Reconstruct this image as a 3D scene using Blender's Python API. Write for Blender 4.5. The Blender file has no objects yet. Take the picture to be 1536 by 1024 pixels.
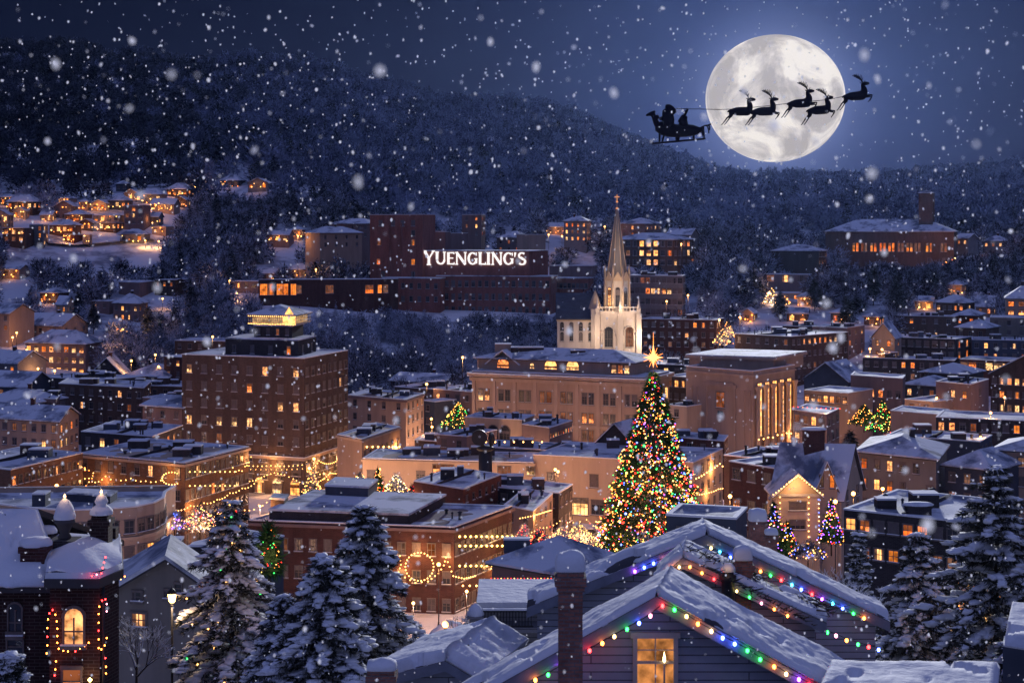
import bpy, math, random
import numpy as np
from mathutils import Vector, Matrix
random.seed(7)
rng = np.random.default_rng(11)
C = bpy.context.scene.collection
CAMZ = 62.0
LPOW = 0.62
F = 2400.0
def P(px, py, D):
    return Vector(((px-768)/F*D, D, CAMZ+(340-py)/F*D))
def XY(px, D):
    return ((px-768)/F*D, D)
def ZY(py, D):
    return CAMZ+(340-py)/F*D

# ------------------------------------------------------------------ materials
MATS = {}
def newmat(name):
    m = bpy.data.materials.new(name); m.use_nodes = True
    nt = m.node_tree; nt.nodes.clear()
    out = nt.nodes.new('ShaderNodeOutputMaterial')
    MATS[name] = m
    return m, nt, out
def N(nt, t, **kw):
    n = nt.nodes.new(t)
    for k, v in kw.items(): setattr(n, k, v)
    return n
def surf(name, col, rough=0.8, var=0.25, scale=0.6, bump=0.0, bscale=8, uvbrick=None, spec=0.3, fine=None, streak=False):
    m, nt, out = newmat(name)
    p = N(nt, 'ShaderNodeBsdfPrincipled')
    p.inputs['Roughness'].default_value = rough
    p.inputs['Specular IOR Level'].default_value = spec
    tc = N(nt, 'ShaderNodeTexCoord')
    geo = N(nt, 'ShaderNodeNewGeometry')
    n1 = N(nt, 'ShaderNodeTexNoise'); n1.inputs['Scale'].default_value = scale; n1.inputs['Detail'].default_value = 6
    n1.inputs['Roughness'].default_value = 0.65
    nt.links.new(geo.outputs['Position'], n1.inputs['Vector'])
    if streak:
        mp = N(nt, 'ShaderNodeMapping'); mp.inputs['Scale'].default_value = (1, 1, 0.18)
        nt.links.new(geo.outputs['Position'], mp.inputs['Vector']); nt.links.new(mp.outputs[0], n1.inputs['Vector'])
    mr = N(nt, 'ShaderNodeMapRange'); mr.inputs[1].default_value = 0.3; mr.inputs[2].default_value = 0.7
    mr.inputs[3].default_value = 1-var; mr.inputs[4].default_value = 1+var
    nt.links.new(n1.outputs['Fac'], mr.inputs[0])
    mul = N(nt, 'ShaderNodeVectorMath', operation='SCALE')
    nt.links.new(mr.outputs[0], mul.inputs['Scale'])
    if uvbrick:
        b = N(nt, 'ShaderNodeTexBrick')
        w, h, mort, c2, cm = uvbrick
        b.inputs['Scale'].default_value = 1; b.inputs['Brick Width'].default_value = w; b.inputs['Row Height'].default_value = h
        b.inputs['Mortar Size'].default_value = mort; b.inputs['Color1'].default_value = (*col, 1)
        b.inputs['Color2'].default_value = (*c2, 1); b.inputs['Mortar'].default_value = (*cm, 1)
        b.inputs['Bias'].default_value = -0.2
        nt.links.new(tc.outputs['UV'], b.inputs['Vector'])
        nt.links.new(b.outputs['Color'], mul.inputs[0])
    else:
        mul.inputs[0].default_value = col
    nt.links.new(mul.outputs[0], p.inputs['Base Color'])
    if bump:
        nb = N(nt, 'ShaderNodeTexNoise'); nb.inputs['Scale'].default_value = bscale; nb.inputs['Detail'].default_value = 4
        nt.links.new(geo.outputs['Position'], nb.inputs['Vector'])
        bp = N(nt, 'ShaderNodeBump'); bp.inputs['Strength'].default_value = bump; bp.inputs['Distance'].default_value = 0.1
        nt.links.new(nb.outputs['Fac'], bp.inputs['Height']); nt.links.new(bp.outputs[0], p.inputs['Normal'])
    nt.links.new(p.outputs[0], out.inputs[0])
    return m
def emis(name, col, strength, sample=False):
    m, nt, out = newmat(name)
    e = N(nt, 'ShaderNodeEmission'); e.inputs[0].default_value = (*col, 1); e.inputs[1].default_value = strength
    nt.links.new(e.outputs[0], out.inputs[0])
    m.cycles.emission_sampling = 'FRONT_BACK' if sample else 'NONE'
    return m
def brick(name, c, v=0.8):
    c2 = tuple(x*0.6 for x in c)
    return surf(name, c, 0.9, 0.28, 0.5, uvbrick=(0.5, 0.16, 0.018, c2, tuple(x*v+0.05 for x in c)), streak=True)
# snow: packed, wind scoured patches show the darker roofing through a thinner cover
def snowmat(name, lo, hi, sc, thr=0.42, bump=0.4):
    m, nt, out = newmat(name)
    p = N(nt, 'ShaderNodeBsdfPrincipled'); p.inputs['Roughness'].default_value = 0.75; p.inputs['Specular IOR Level'].default_value = 0.25
    geo = N(nt, 'ShaderNodeNewGeometry')
    n1 = N(nt, 'ShaderNodeTexNoise'); n1.inputs['Scale'].default_value = sc; n1.inputs['Detail'].default_value = 7; n1.inputs['Roughness'].default_value = 0.62
    nt.links.new(geo.outputs['Position'], n1.inputs['Vector'])
    r = N(nt, 'ShaderNodeValToRGB'); r.color_ramp.elements[0].position = thr-0.07; r.color_ramp.elements[1].position = thr+0.07
    r.color_ramp.elements[0].color = (*lo, 1); r.color_ramp.elements[1].color = (*hi, 1)
    nt.links.new(n1.outputs['Fac'], r.inputs[0]); nt.links.new(r.outputs[0], p.inputs['Base Color'])
    nb = N(nt, 'ShaderNodeTexNoise'); nb.inputs['Scale'].default_value = 3.0; nb.inputs['Detail'].default_value = 6
    nt.links.new(geo.outputs['Position'], nb.inputs['Vector'])
    bp = N(nt, 'ShaderNodeBump'); bp.inputs['Strength'].default_value = bump; bp.inputs['Distance'].default_value = 0.12
    nt.links.new(nb.outputs['Fac'], bp.inputs['Height']); nt.links.new(bp.outputs[0], p.inputs['Normal'])
    nt.links.new(p.outputs[0], out.inputs[0])
    return m
SNOW = snowmat('snow', (0.50, 0.53, 0.60), (0.82, 0.83, 0.87), 0.35, 0.36)
SNOWR = snowmat('roof snow', (0.17, 0.19, 0.25), (0.72, 0.74, 0.80), 0.16, 0.44)
SNOWT = snowmat('clump snow', (0.62, 0.64, 0.70), (0.85, 0.86, 0.90), 2.0, 0.36, 0.6)
GROUND = snowmat('ground snow', (0.22, 0.23, 0.28), (0.70, 0.72, 0.78), 0.05, 0.44)
BR = {
 'hotel': brick('hotel brick', (0.105, 0.066, 0.056)),
 'red': brick('red brick', (0.16, 0.050, 0.032)),
 'darkred': brick('dark red brick', (0.095, 0.036, 0.030)),
 'brown': brick('brown brick', (0.105, 0.066, 0.055)),
 'brewery': brick('brewery brick', (0.30, 0.11, 0.085)),
 'dark': brick('dark brick', (0.050, 0.040, 0.042)),
 'amber': brick('amber brick', (0.19, 0.095, 0.055)),
 'beige': surf('beige stone', (0.46, 0.335, 0.26), 0.85, 0.16, 0.4, streak=True),
 'cream': surf('cream stucco', (0.54, 0.40, 0.29), 0.85, 0.14, 0.35, streak=True),
 'pink': surf('pinkish render', (0.24, 0.165, 0.155), 0.85, 0.18, 0.4, streak=True),
 'grey': surf('grey clapboard', (0.24, 0.23, 0.24), 0.8, 0.15, 0.5, uvbrick=(60, 0.2, 0.02, (0.23, 0.22, 0.24), (0.10, 0.10, 0.11))),
 'greybeige': surf('grey beige render', (0.24, 0.21, 0.185), 0.85, 0.18, 0.4, streak=True),
 'slate': surf('slate blue wall', (0.065, 0.075, 0.105), 0.7, 0.2, 0.5),
 'black': surf('dark iron', (0.03, 0.03, 0.035), 0.5, 0.2, 2),
 'stone': surf('pale limestone', (0.62, 0.54, 0.48), 0.85, 0.18, 0.6, bump=0.3, bscale=2, streak=True),
 'tan': surf('tan stone', (0.42, 0.295, 0.225), 0.85, 0.16, 0.4, streak=True),
}
TRIM = surf('pale trim', (0.50, 0.45, 0.40), 0.6, 0.12, 1.5)
WFRAME = surf('weathered window frame', (0.17, 0.14, 0.13), 0.6, 0.3, 1.5)
TRIMD = surf('dark trim', (0.06, 0.055, 0.06), 0.6, 0.2, 1.5)
DARKROOF = surf('dark slate roof', (0.045, 0.055, 0.085), 0.6, 0.3, 0.5)
BLACK = surf('backlit silhouette tone', (0.012, 0.014, 0.028), 0.9, 0.2, 1)  # near-black colour stands in for the backlit shade on the flying figures
BARK = surf('bark', (0.06, 0.045, 0.038), 0.95, 0.3, 3, bump=0.5, bscale=12)
def glassmat(name, col, rough=0.25, spec=0.6):
    return surf(name, col, rough, 0.35, 1.2, spec=spec)
GDARK = glassmat('dark window glass', (0.035, 0.038, 0.05))
GDIM = glassmat('curtained window glass', (0.13, 0.105, 0.11), 0.35)
def litmat(name, c1, c2, s1, s2, sample=False, sc=0.9):
    """a lit room: colour differs per window, curtains and furniture vary it within the pane"""
    m, nt, out = newmat(name)
    oi = N(nt, 'ShaderNodeObjectInfo'); geo = N(nt, 'ShaderNodeNewGeometry')
    n1 = N(nt, 'ShaderNodeTexNoise'); n1.inputs['Scale'].default_value = sc; n1.inputs['Detail'].default_value = 4
    nt.links.new(geo.outputs['Position'], n1.inputs['Vector'])
    r = N(nt, 'ShaderNodeValToRGB')
    r.color_ramp.elements[0].color = (*c1, 1); r.color_ramp.elements[1].color = (*c2, 1)
    nt.links.new(oi.outputs['Random'], r.inputs[0])
    mr = N(nt, 'ShaderNodeMapRange'); mr.inputs[1].default_value = 0.35; mr.inputs[2].default_value = 0.65
    mr.inputs[3].default_value = s1; mr.inputs[4].default_value = s2
    nt.links.new(n1.outputs['Fac'], mr.inputs[0])
    e = N(nt, 'ShaderNodeEmission'); nt.links.new(r.outputs[0], e.inputs[0]); nt.links.new(mr.outputs[0], e.inputs[1])
    nt.links.new(e.outputs[0], out.inputs[0])
    m.cycles.emission_sampling = 'FRONT_BACK' if sample else 'NONE'
    return m
GLIT = litmat('lit window', (1.0, 0.20, 0.03), (1.0, 0.58, 0.24), 0.15, 2.5, sc=1.7)
GORANGE = litmat('orange lit window', (1.0, 0.16, 0.02), (1.0, 0.28, 0.04), 0.35, 1.7, sc=0.5)
GBRIGHT = litmat('bright lit window', (1.0, 0.36, 0.08), (1.0, 0.50, 0.17), 0.9, 3.2)
GHALF = litmat('dimly lit window', (0.9, 0.22, 0.06), (0.6, 0.30, 0.20), 0.10, 0.40)
BULB = {
 'w': emis('warm bulb', (1.0, 0.46, 0.12), 8), 'y': emis('yellow bulb', (1.0, 0.55, 0.12), 8),
 'o': emis('orange bulb', (1.0, 0.26, 0.04), 7), 'r': emis('red bulb', (1.0, 0.03, 0.02), 6),
 'g': emis('green bulb', (0.05, 1.0, 0.14), 5), 'b': emis('blue bulb', (0.10, 0.16, 1.0), 8),
 'c': emis('cyan bulb', (0.08, 0.65, 1.0), 5), 'p': emis('pink bulb', (1.0, 0.35, 0.5), 5), 'v': emis('violet bulb', (0.40, 0.10, 1.0), 7),
 's': emis('white bulb', (1.0, 0.80, 0.60), 7),
}
BULBN = {k: emis('near '+k+' bulb', c, s, True) for k, c, s in [
 ('w', (1.0, 0.55, 0.2), 14), ('y', (1.0, 0.66, 0.2), 9), ('o', (1.0, 0.22, 0.03), 22), ('r', (1.0, 0.02, 0.02), 26),
 ('g', (0.03, 1.0, 0.10), 11), ('b', (0.07, 0.13, 1.0), 30), ('c', (0.06, 0.60, 1.0), 13), ('p', (1.0, 0.3, 0.45), 12),
 ('v', (0.4, 0.08, 1.0), 22), ('s', (1.0, 0.82, 0.62), 12)]}
LAMPE = emis('lamp glass', (1.0, 0.50, 0.15), 12)
LAMPO = emis('sodium lamp glass', (1.0, 0.42, 0.10), 12)

# ------------------------------------------------------------------ mesh helpers
class MB:
    def __init__(s): s.v = []; s.f = []; s.m = []; s.uv = []; s.sm = []
    def face(s, pts, mi=0, uv=None, smooth=False):
        i = len(s.v); s.v.extend([tuple(p) for p in pts]); n = len(pts)
        s.f.append(tuple(range(i, i+n))); s.m.append(mi); s.sm.append(smooth)
        s.uv.extend(uv if uv else [(0.0, 0.0)]*n)
    def wall(s, p, q, z0, z1, mi=0, u0=0.0):
        L = math.hypot(q[0]-p[0], q[1]-p[1])
        s.face([(p[0], p[1], z0), (q[0], q[1], z0), (q[0], q[1], z1), (p[0], p[1], z1)], mi, [(u0, z0), (u0+L, z0), (u0+L, z1), (u0, z1)])
        return u0+L
    def prism(s, poly, z0, z1, mi=0, top=None, bottom=False):
        u = 0; n = len(poly)
        for i in range(n): u = s.wall(poly[i], poly[(i+1) % n], z0, z1, mi, u)
        s.face([(p[0], p[1], z1) for p in poly], mi if top is None else top)
        if bottom: s.face([(p[0], p[1], z0) for p in reversed(poly)], mi)
    def box(s, x0, x1, y0, y1, z0, z1, mi=0):
        s.prism([(x0, y0), (x1, y0), (x1, y1), (x0, y1)], z0, z1, mi, bottom=True)
    def tube(s, p, q, r0, r1=None, n=6, mi=0, cap=True):
        p = Vector(p); q = Vector(q); r1 = r0 if r1 is None else r1
        d = (q-p); 
        if d.length < 1e-6: return
        d.normalize(); a = d.orthogonal().normalized(); b = d.cross(a)
        c = [(math.cos(t*2*math.pi/n), math.sin(t*2*math.pi/n)) for t in range(n)]
        R0 = [p+a*x*r0+b*y*r0 for x, y in c]; R1 = [q+a*x*r1+b*y*r1 for x, y in c]
        for i in range(n):
            j = (i+1) % n; s.face([R0[i], R0[j], R1[j], R1[i]], mi, smooth=True)
        if cap: s.face(list(reversed(R0)), mi); s.face(R1, mi)
    def lathe(s, c, prof, n=12, mi=0, sy=1.0):
        """prof: list of (r, z) from bottom to top"""
        for k in range(len(prof)-1):
            (r0, z0), (r1, z1) = prof[k], prof[k+1]
            for i in range(n):
                a0 = 2*math.pi*i/n; a1 = 2*math.pi*(i+1)/n
                q = [(c[0]+r*math.cos(a), c[1]+r*math.sin(a)*sy, c[2]+z) for r, a, z in ((r0, a0, z0), (r0, a1, z0), (r1, a1, z1), (r1, a0, z1))]
                if r0 < 1e-5: q = [q[0], q[2], q[3]]
                elif r1 < 1e-5: q = [q[0], q[1], q[2]]
                s.face(q, mi, smooth=True)
    def build(s, name, mats, parent=None, smooth_merge=False):
        me = bpy.data.meshes.new(name); me.from_pydata(s.v, [], s.f)
        if not isinstance(mats, (list, tuple)): mats = [mats]
        for m in mats: me.materials.append(m)
        me.polygons.foreach_set('material_index', s.m)
        me.polygons.foreach_set('use_smooth', s.sm)
        uvl = me.uv_layers.new(name='UVMap'); uvl.data.foreach_set('uv', [c for t in s.uv for c in t])
        if smooth_merge or any(s.sm):
            import bmesh
            bm = bmesh.new(); bm.from_mesh(me); bmesh.ops.remove_doubles(bm, verts=bm.verts, dist=1e-4); bm.to_mesh(me); bm.free()
        me.update()
        return link(name, me, parent)
def wm(o):
    return (wm(o.parent) @ o.matrix_parent_inverse if o.parent else Matrix()) @ o.matrix_basis
def par(o, parent):
    """parent o, keeping the coordinates it was modelled in as world coordinates"""
    o.parent = parent; o.matrix_parent_inverse = wm(parent).inverted()
def link(name, me, parent=None, loc=None):
    o = bpy.data.objects.new(name, me); C.objects.link(o)
    if parent is not None: par(o, parent)
    if loc is not None: o.location = loc
    return o
def npmesh(name, V, Fc, mat, parent=None, smooth=False, mi=None):
    me = bpy.data.meshes.new(name); k = Fc.shape[1]
    me.vertices.add(len(V)); me.vertices.foreach_set('co', np.ascontiguousarray(V, dtype=np.float32).ravel())
    me.loops.add(Fc.size); me.loops.foreach_set('vertex_index', Fc.astype(np.int32).ravel())
    me.polygons.add(len(Fc)); me.polygons.foreach_set('loop_start', np.arange(0, Fc.size, k, dtype=np.int32))
    for m in (mat if isinstance(mat, list) else [mat]): me.materials.append(m)
    if mi is not None: me.polygons.foreach_set('material_index', mi.astype(np.int32))
    me.polygons.foreach_set('use_smooth', np.full(len(Fc), smooth))
    me.update(calc_edges=True); me.validate()
    return link(name, me, parent)
def ico(sub=1):
    import bmesh
    bm = bmesh.new(); bmesh.ops.create_icosphere(bm, subdivisions=sub, radius=1)
    V = np.array([v.co[:] for v in bm.verts]); Fc = np.array([[v.index for v in f.verts] for f in bm.faces]); bm.free()
    return V, Fc
ICO0, ICO1, ICO2 = ico(1), ico(2), ico(3)
def scatter(proto, pos, scl, rotz=None, jit=0.0):
    """many copies of proto in one array; scl (n,3)"""
    V, Fc = proto; n = len(pos)
    W = np.repeat(V[None], n, 0)
    if jit: W = W*(1+rng.normal(0, jit, (n, len(V), 1)))
    W = W*scl[:, None, :]
    if rotz is not None:
        c, s_ = np.cos(rotz)[:, None], np.sin(rotz)[:, None]
        W = np.stack([W[..., 0]*c-W[..., 1]*s_, W[..., 0]*s_+W[..., 1]*c, W[..., 2]], -1)
    W = W+pos[:, None, :]
    G = Fc[None]+(np.arange(n)*len(V))[:, None, None]
    return W.reshape(-1, 3), G.reshape(-1, 3)
def thing(name, label, cat, loc=(0, 0, 0), rz=0.0, group=None):
    o = bpy.data.objects.new(name, None); C.objects.link(o); o.location = loc; o.rotation_euler = (0, 0, rz); o.empty_display_size = 0.3
    tag(o, label, cat, group); return o
USED = {}
def tag(o, label, cat, group=None, kind=None):
    if label: o['label'] = label
    if cat: o['category'] = cat
    if group: o['group'] = group
    if kind: o['kind'] = kind
    return o
def point(name, parent, loc, power, col=(1, 0.55, 0.22), r=0.25):
    l = bpy.data.lights.new(name, 'POINT'); l.energy = power*(1 if power < 100 else LPOW); l.color = col; l.shadow_soft_size = r
    o = bpy.data.objects.new(name, l); C.objects.link(o); o.location = loc
    if parent is not None: par(o, parent)
    return o

# ------------------------------------------------------------------ terrain
TPX = np.array([-500, 0, 384, 768, 1152, 1536, 2050.])
TD = np.array([0, 30, 60, 85, 130, 190, 230, 300, 400, 480, 560, 650, 750, 850, 1000, 1300, 1700, 2000, 2300.])
# height relative to the eye for the near rows, photo row for the far ones
_near = {0: -16, 30: -17, 60: -20, 85: -27, 130: -42, 190: -56, 230: -60, 300: -61, 400: -61}
_far = {480: (575, 600, 640, 640, 620, 610, 610), 560: (545, 545, 575, 570, 540, 530, 530), 650: (480, 470, 475, 480, 478, 470, 465),
        750: (395, 400, 425, 445, 432, 425, 420), 850: (330, 330, 335, 375, 385, 385, 385), 1000: (268, 270, 265, 315, 335, 335, 330),
        1300: (180, 190, 200, 258, 304, 306, 306), 1700: (98, 112, 135, 192, 286, 280, 280), 2000: (66, 76, 98, 164, 280, 262, 258), 2300: (110, 110, 150, 210, 300, 300, 300)}
TZ = np.array([[CAMZ+_near[int(d)]]*7 if int(d) in _near else [CAMZ+(340-y)/F*d for y in _far[int(d)]] for d in TD])
def _ss(t): return t*t*(3-2*t)
def gz_np(x, y):
    D = np.maximum(y, 1.0); px = np.clip(768+x/D*F, TPX[0], TPX[-1]); D = np.clip(D, 0, 2300)
    i = np.clip(np.searchsorted(TD, D)-1, 0, len(TD)-2); j = np.clip(np.searchsorted(TPX, px)-1, 0, len(TPX)-2)
    t = (D-TD[i])/(TD[i+1]-TD[i]); s = _ss((px-TPX[j])/(TPX[j+1]-TPX[j]))
    z = (TZ[i, j]*(1-t)+TZ[i+1, j]*t)*(1-s)+(TZ[i, j+1]*(1-t)+TZ[i+1, j+1]*t)*s
    far = np.clip((D-480)/500, 0, 1)
    z = z+far*(5*np.sin(x*0.021+1)*np.sin(y*0.017)+2.5*np.sin(x*0.06+y*0.03))
    return z
def gz(x, y): return float(gz_np(np.array([x]), np.array([y]))[0])
def Dg(px, py, lo=430, hi=1400):
    """depth at which the ground shows at this row of the photograph"""
    Ds = np.linspace(lo, hi, 400); z = gz_np((px-768)/F*Ds, Ds); yy = 340-(z-CAMZ)*F/Ds
    k = np.argmax(yy <= py)
    return float(Ds[k]) if yy[k] <= py else hi
def make_terrain():
    ds = np.concatenate([np.linspace(-60, 0, 5), np.linspace(4, 60, 15), np.linspace(66, 460, 60), np.linspace(470, 2300, 150)])
    us = np.linspace(-0.75, 0.75, 150)
    V = []
    for d in ds:
        w = max(d, 60)
        V.append(np.stack([us*(w+80), np.full_like(us, d), gz_np(us*(w+80), np.full_like(us, max(d, 1.0)))], -1))
    V = np.concatenate(V); n = len(us); m = len(ds)
    a = (np.arange(m-1)[:, None]*n+np.arange(n-1)[None]).ravel()
    Fc = np.stack([a, a+1, a+n+1, a+n], -1)
    o = npmesh('ground', V, Fc, GROUND, smooth=True); tag(o, None, None, kind='structure'); return o
make_terrain()
RECTS = []   # where each far building shows, so that no tree stands before it
FOOT = []   # building footprints (cx, cy, r) kept clear of trees
# ------------------------------------------------------------------ windows
WCACHE = {}
def window_mesh(w, h, style, state):
    var = random.choice([0, 0, 1, 2, 3]) if style != 'tall' else 0
    key = (round(w, 2), round(h, 2), style, state, var)
    if key in WCACHE: return WCACHE[key]
    b = MB(); t = min(0.16, w*0.12); hw = w/2; hh = h/2
    # frame ring standing 8 cm proud of the wall, sill and lintel further out (local -y is outward)
    for x0, x1, z0, z1 in ((-hw-t, -hw, -hh, hh), (hw, hw+t, -hh, hh)): b.box(x0, x1, -0.10, 0.02, z0, z1, 0)
    b.box(-hw-t*1.6, hw+t*1.6, -0.22, 0.02, -hh-0.18, -hh, 0)
    b.box(-hw-t*1.6, hw+t*1.6, -0.24, 0.0, -hh, -hh+0.06, 2)
    if style == 'arch':
        n = 8; pts = [(math.cos(math.pi*i/n)*hw, hh+math.sin(math.pi*i/n)*hw) for i in range(n+1)]
        o = [(x*(1+t*1.4/hw), hh+(z-hh)*(1+t*1.4/hw)) for x, z in pts]
        for i in range(n):
            a, c = pts[i], pts[i+1]; d, e = o[i], o[i+1]
            b.face([(c[0], -0.10, c[1]), (a[0], -0.10, a[1]), (d[0], -0.10, d[1]), (e[0], -0.10, e[1])], 0)
            b.face([(d[0], 0.02, d[1]), (e[0], 0.02, e[1]), (e[0], -0.10, e[1]), (d[0], -0.10, d[1])], 0)
            b.face([(c[0], 0.02, c[1]), (a[0], 0.02, a[1]), (a[0], -0.10, a[1]), (c[0], -0.10, c[1])], 0)
        b.face([(-hw, -0.012, -hh), (hw, -0.012, -hh)]+[(x, -0.012, z) for x, z in pts], 1)
    else:
        b.box(-hw-t*1.3, hw+t*1.3, -0.13, 0.02, hh, hh+0.18, 0)
        b.face([(-hw, -0.012, -hh), (hw, -0.012, -hh), (hw, -0.012, hh), (-hw, -0.012, hh)], 1)
    m = 0.035 if w < 3 else 0.06
    b.box(-hw, hw, -0.05, -0.014, -m, m, 0)
    nv = 0 if style == 'sash' and w < 1.0 else max(1, int(round(w/1.0))-0) if style != 'tall' else 1
    for k in range(nv):
        x = -hw+w*(k+1)/(nv+1); b.box(x-m, x+m, -0.06, -0.014, -hh, hh, 0)
    if style == 'tall':
        for k in (-0.3, 0.3): b.box(-hw, hw, -0.05, -0.014, k*h-m, k*h+m, 0)
    g = {'L': GLIT, 'D': GDIM, 'K': GDARK, 'O': GORANGE, 'B': GBRIGHT, 'H': GHALF}[state]
    if var in (1, 2): zb = hh-h*(.32 if var == 1 else .55); b.face([(-hw, -.0135, zb), (hw, -.0135, zb), (hw, -.0135, hh), (-hw, -.0135, hh)], 3)   # a blind pulled part way
    if var == 3:
        for x0, x1 in ((-hw, -hw*.45), (hw*.5, hw)): b.face([(x0, -.0135, -hh), (x1, -.0135, -hh), (x1, -.0135, hh), (x0, -.0135, hh)], 3)   # curtains
    me = bpy.data.meshes.new('window'); me.from_pydata(b.v, [], b.f)
    for mm in (WFRAME, g, SNOW, GDIM if state in 'DK' else GHALF): me.materials.append(mm)
    me.polygons.foreach_set('material_index', b.m); me.update()
    WCACHE[key] = me; return me
class Wins:
    """collects a building's windows; the ones past 90 go into one mesh"""
    def __init__(s, root): s.root = root; s.items = []
    def add(s, p, rz, me): s.items.append((p, rz, me))
    def flush(s):
        s.items.sort(key=lambda t: t[0][1])
        for p, rz, me in s.items[:92]:
            o = bpy.data.objects.new('window', me); C.objects.link(o); par(o, s.root); o.location = p; o.rotation_euler = (0, 0, rz)
        rest = s.items[92:]
        if rest:
            V = []; Fs = []; mi = []; base = 0
            for p, rz, me in rest:
                M = Matrix.Translation(p) @ Matrix.Rotation(rz, 4, 'Z')
                gi = {'dark window glass': 1, 'curtained window glass': 2, 'lit window': 3, 'dimly lit window': 4, 'orange lit window': 3, 'bright lit window': 3}[me.materials[1].name]
                V += [tuple(M @ v.co) for v in me.vertices]
                for f in me.polygons: Fs.append(tuple(i+base for i in f.vertices)); mi.append([0, gi, 5, 2 if gi in (1, 2) else 4][f.material_index])
                base += len(me.vertices)
            m2 = bpy.data.meshes.new('windows'); m2.from_pydata(V, [], Fs)
            for m in (WFRAME, GDARK, GDIM, GLIT, GHALF, SNOW): m2.materials.append(m)
            m2.polygons.foreach_set('material_index', mi); m2.update()
            tag(link('windows', m2, s.root), None, None, kind='stuff')
def pick(s):
    """a string of states, or a probability of lit"""
    if isinstance(s, str): return s
    r = random.random()
    if r < s: return random.choice('LLLOB')
    return 'H' if r < s*1.5 else 'D' if r < s*1.5+0.38 else 'K'
    return 'L' if r < s else 'H' if r < s*1.5 else 'D' if r < s*1.5+0.38 else 'K'
def face_windows(W, p, q, zs, n, w, h, style='sash', lit=0.2, m=None, pat=None, pair=0):
    """rows of windows at heights zs on the wall p -> q (left to right seen from outside)"""
    dx, dy = q[0]-p[0], q[1]-p[1]; L = math.hypot(dx, dy); ux, uy = dx/L, dy/L; rz = math.atan2(dy, dx)
    m = L/(2*n) if m is None else m
    for r, z in enumerate(zs):
        for k in range(n):
            d = m+(L-2*m)*(k/(n-1) if n > 1 else 0.5)
            st = pat[r][k] if pat and r < len(pat) and k < len(pat[r]) else pick(lit)
            if st == '.': st = 'D' if random.random() < 0.7 else 'K'
            if st == ' ': continue
            for off in ((-pair/2, pair/2) if pair else (0,)):
                W.add(Vector((p[0]+ux*(d+off), p[1]+uy*(d+off), z)), rz, window_mesh(w, h, style, st))
# ------------------------------------------------------------------ roofs
def snowdeck(b, poly, z, amp=0.12, inset=0.45, n=9, mi=0):
    """wind shaped snow on a flat quad roof"""
    c = Vector((sum(p[0] for p in poly)/4, sum(p[1] for p in poly)/4))
    q = [Vector((p[0], p[1])) for p in poly]; q = [p+(c-p).normalized()*inset*1.3 for p in q]
    g = [[None]*(n+1) for _ in range(n+1)]
    ph = random.random()*9
    for i in range(n+1):
        for j in range(n+1):
            u, v = i/n, j/n; p = (q[0]*(1-u)+q[1]*u)*(1-v)+(q[3]*(1-u)+q[2]*u)*v
            e = min(u, 1-u, v, 1-v)
            g[i][j] = (p.x, p.y, z+(amp*(math.sin(p.x*0.7+ph)*math.cos(p.y*0.5+ph)+0.6*random.random()) if e > 0 else -0.05)+(0.35 if e == 0 else 0.0))
    for i in range(n):
        for j in range(n): b.face([g[i][j], g[i+1][j], g[i+1][j+1], g[i][j+1]], mi, smooth=True)
def inset(poly, d):
    n = len(poly); out = []
    for i in range(n):
        a, b, c = Vector(poly[i-1]).to_2d(), Vector(poly[i]).to_2d(), Vector(poly[(i+1) % n]).to_2d()
        d1 = (b-a).normalized(); d2 = (c-b).normalized(); n1 = Vector((-d1.y, d1.x)); n2 = Vector((-d2.y, d2.x))
        k = n1+n2; k = k/max(k.length_squared, 0.3)*2
        out.append((b.x+k.x*d, b.y+k.y*d))
    return out
def slab(b, top, th, mi_top=0, mi_under=1):
    """a roof plane: snow on top, dark edge and underside"""
    bot = [(x, y, z-th) for x, y, z in top]; n = len(top)
    lip = [(x, y, z-th*0.65) for x, y, z in top]
    b.face(top, mi_top)
    for i in range(n):
        j = (i+1) % n
        b.face([lip[i], lip[j], top[j], top[i]], mi_top); b.face([bot[i], bot[j], lip[j], lip[i]], mi_under)
    b.face(list(reversed(bot)), mi_under)
def roof_hip(root, poly, z, h, ov=0.6, th=0.35, name='roof', flat=0.0, mats=None):
    q = inset(poly, -ov); A, B_, C_, E = [Vector((p[0], p[1], z)) for p in q]
    if (B_-A).length >= (C_-B_).length: s0, s1 = (A, E), (B_, C_); 
    else: s0, s1 = (A, B_), (E, C_)
    m0 = (s0[0]+s0[1])/2; m1 = (s1[0]+s1[1])/2; half = (s0[0]-s0[1]).length/2; d = (m1-m0); L = d.length; d.normalize()
    k = min(half, L*0.45); r0 = m0+d*k+Vector((0, 0, h)); r1 = m1-d*k+Vector((0, 0, h))
    b = MB()
    if (B_-A).length >= (C_-B_).length:
        planes = [(A, B_, r1, r0), (B_, C_, r1), (C_, E, r0, r1), (E, A, r0)]
    else:
        planes = [(A, B_, r0), (B_, C_, r1, r0), (C_, E, r1), (E, A, r0, r1)]
    for pl in planes: b.face([p+Vector((0, 0, th)) for p in pl], 0)
    Z = Vector((0, 0, 1)); qs = [A, B_, C_, E]
    for i in range(4):
        a, c = qs[i], qs[(i+1) % 4]
        b.face([a+Z*th*0.3, c+Z*th*0.3, c+Z*th, a+Z*th], 0); b.face([a-Z*0.1, c-Z*0.1, c+Z*th*0.3, a+Z*th*0.3], 1)
    b.face([p-Z*0.1 for p in reversed(qs)], 1)
    return b.build(name, mats or [SNOWR, TRIMD], root)
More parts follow.
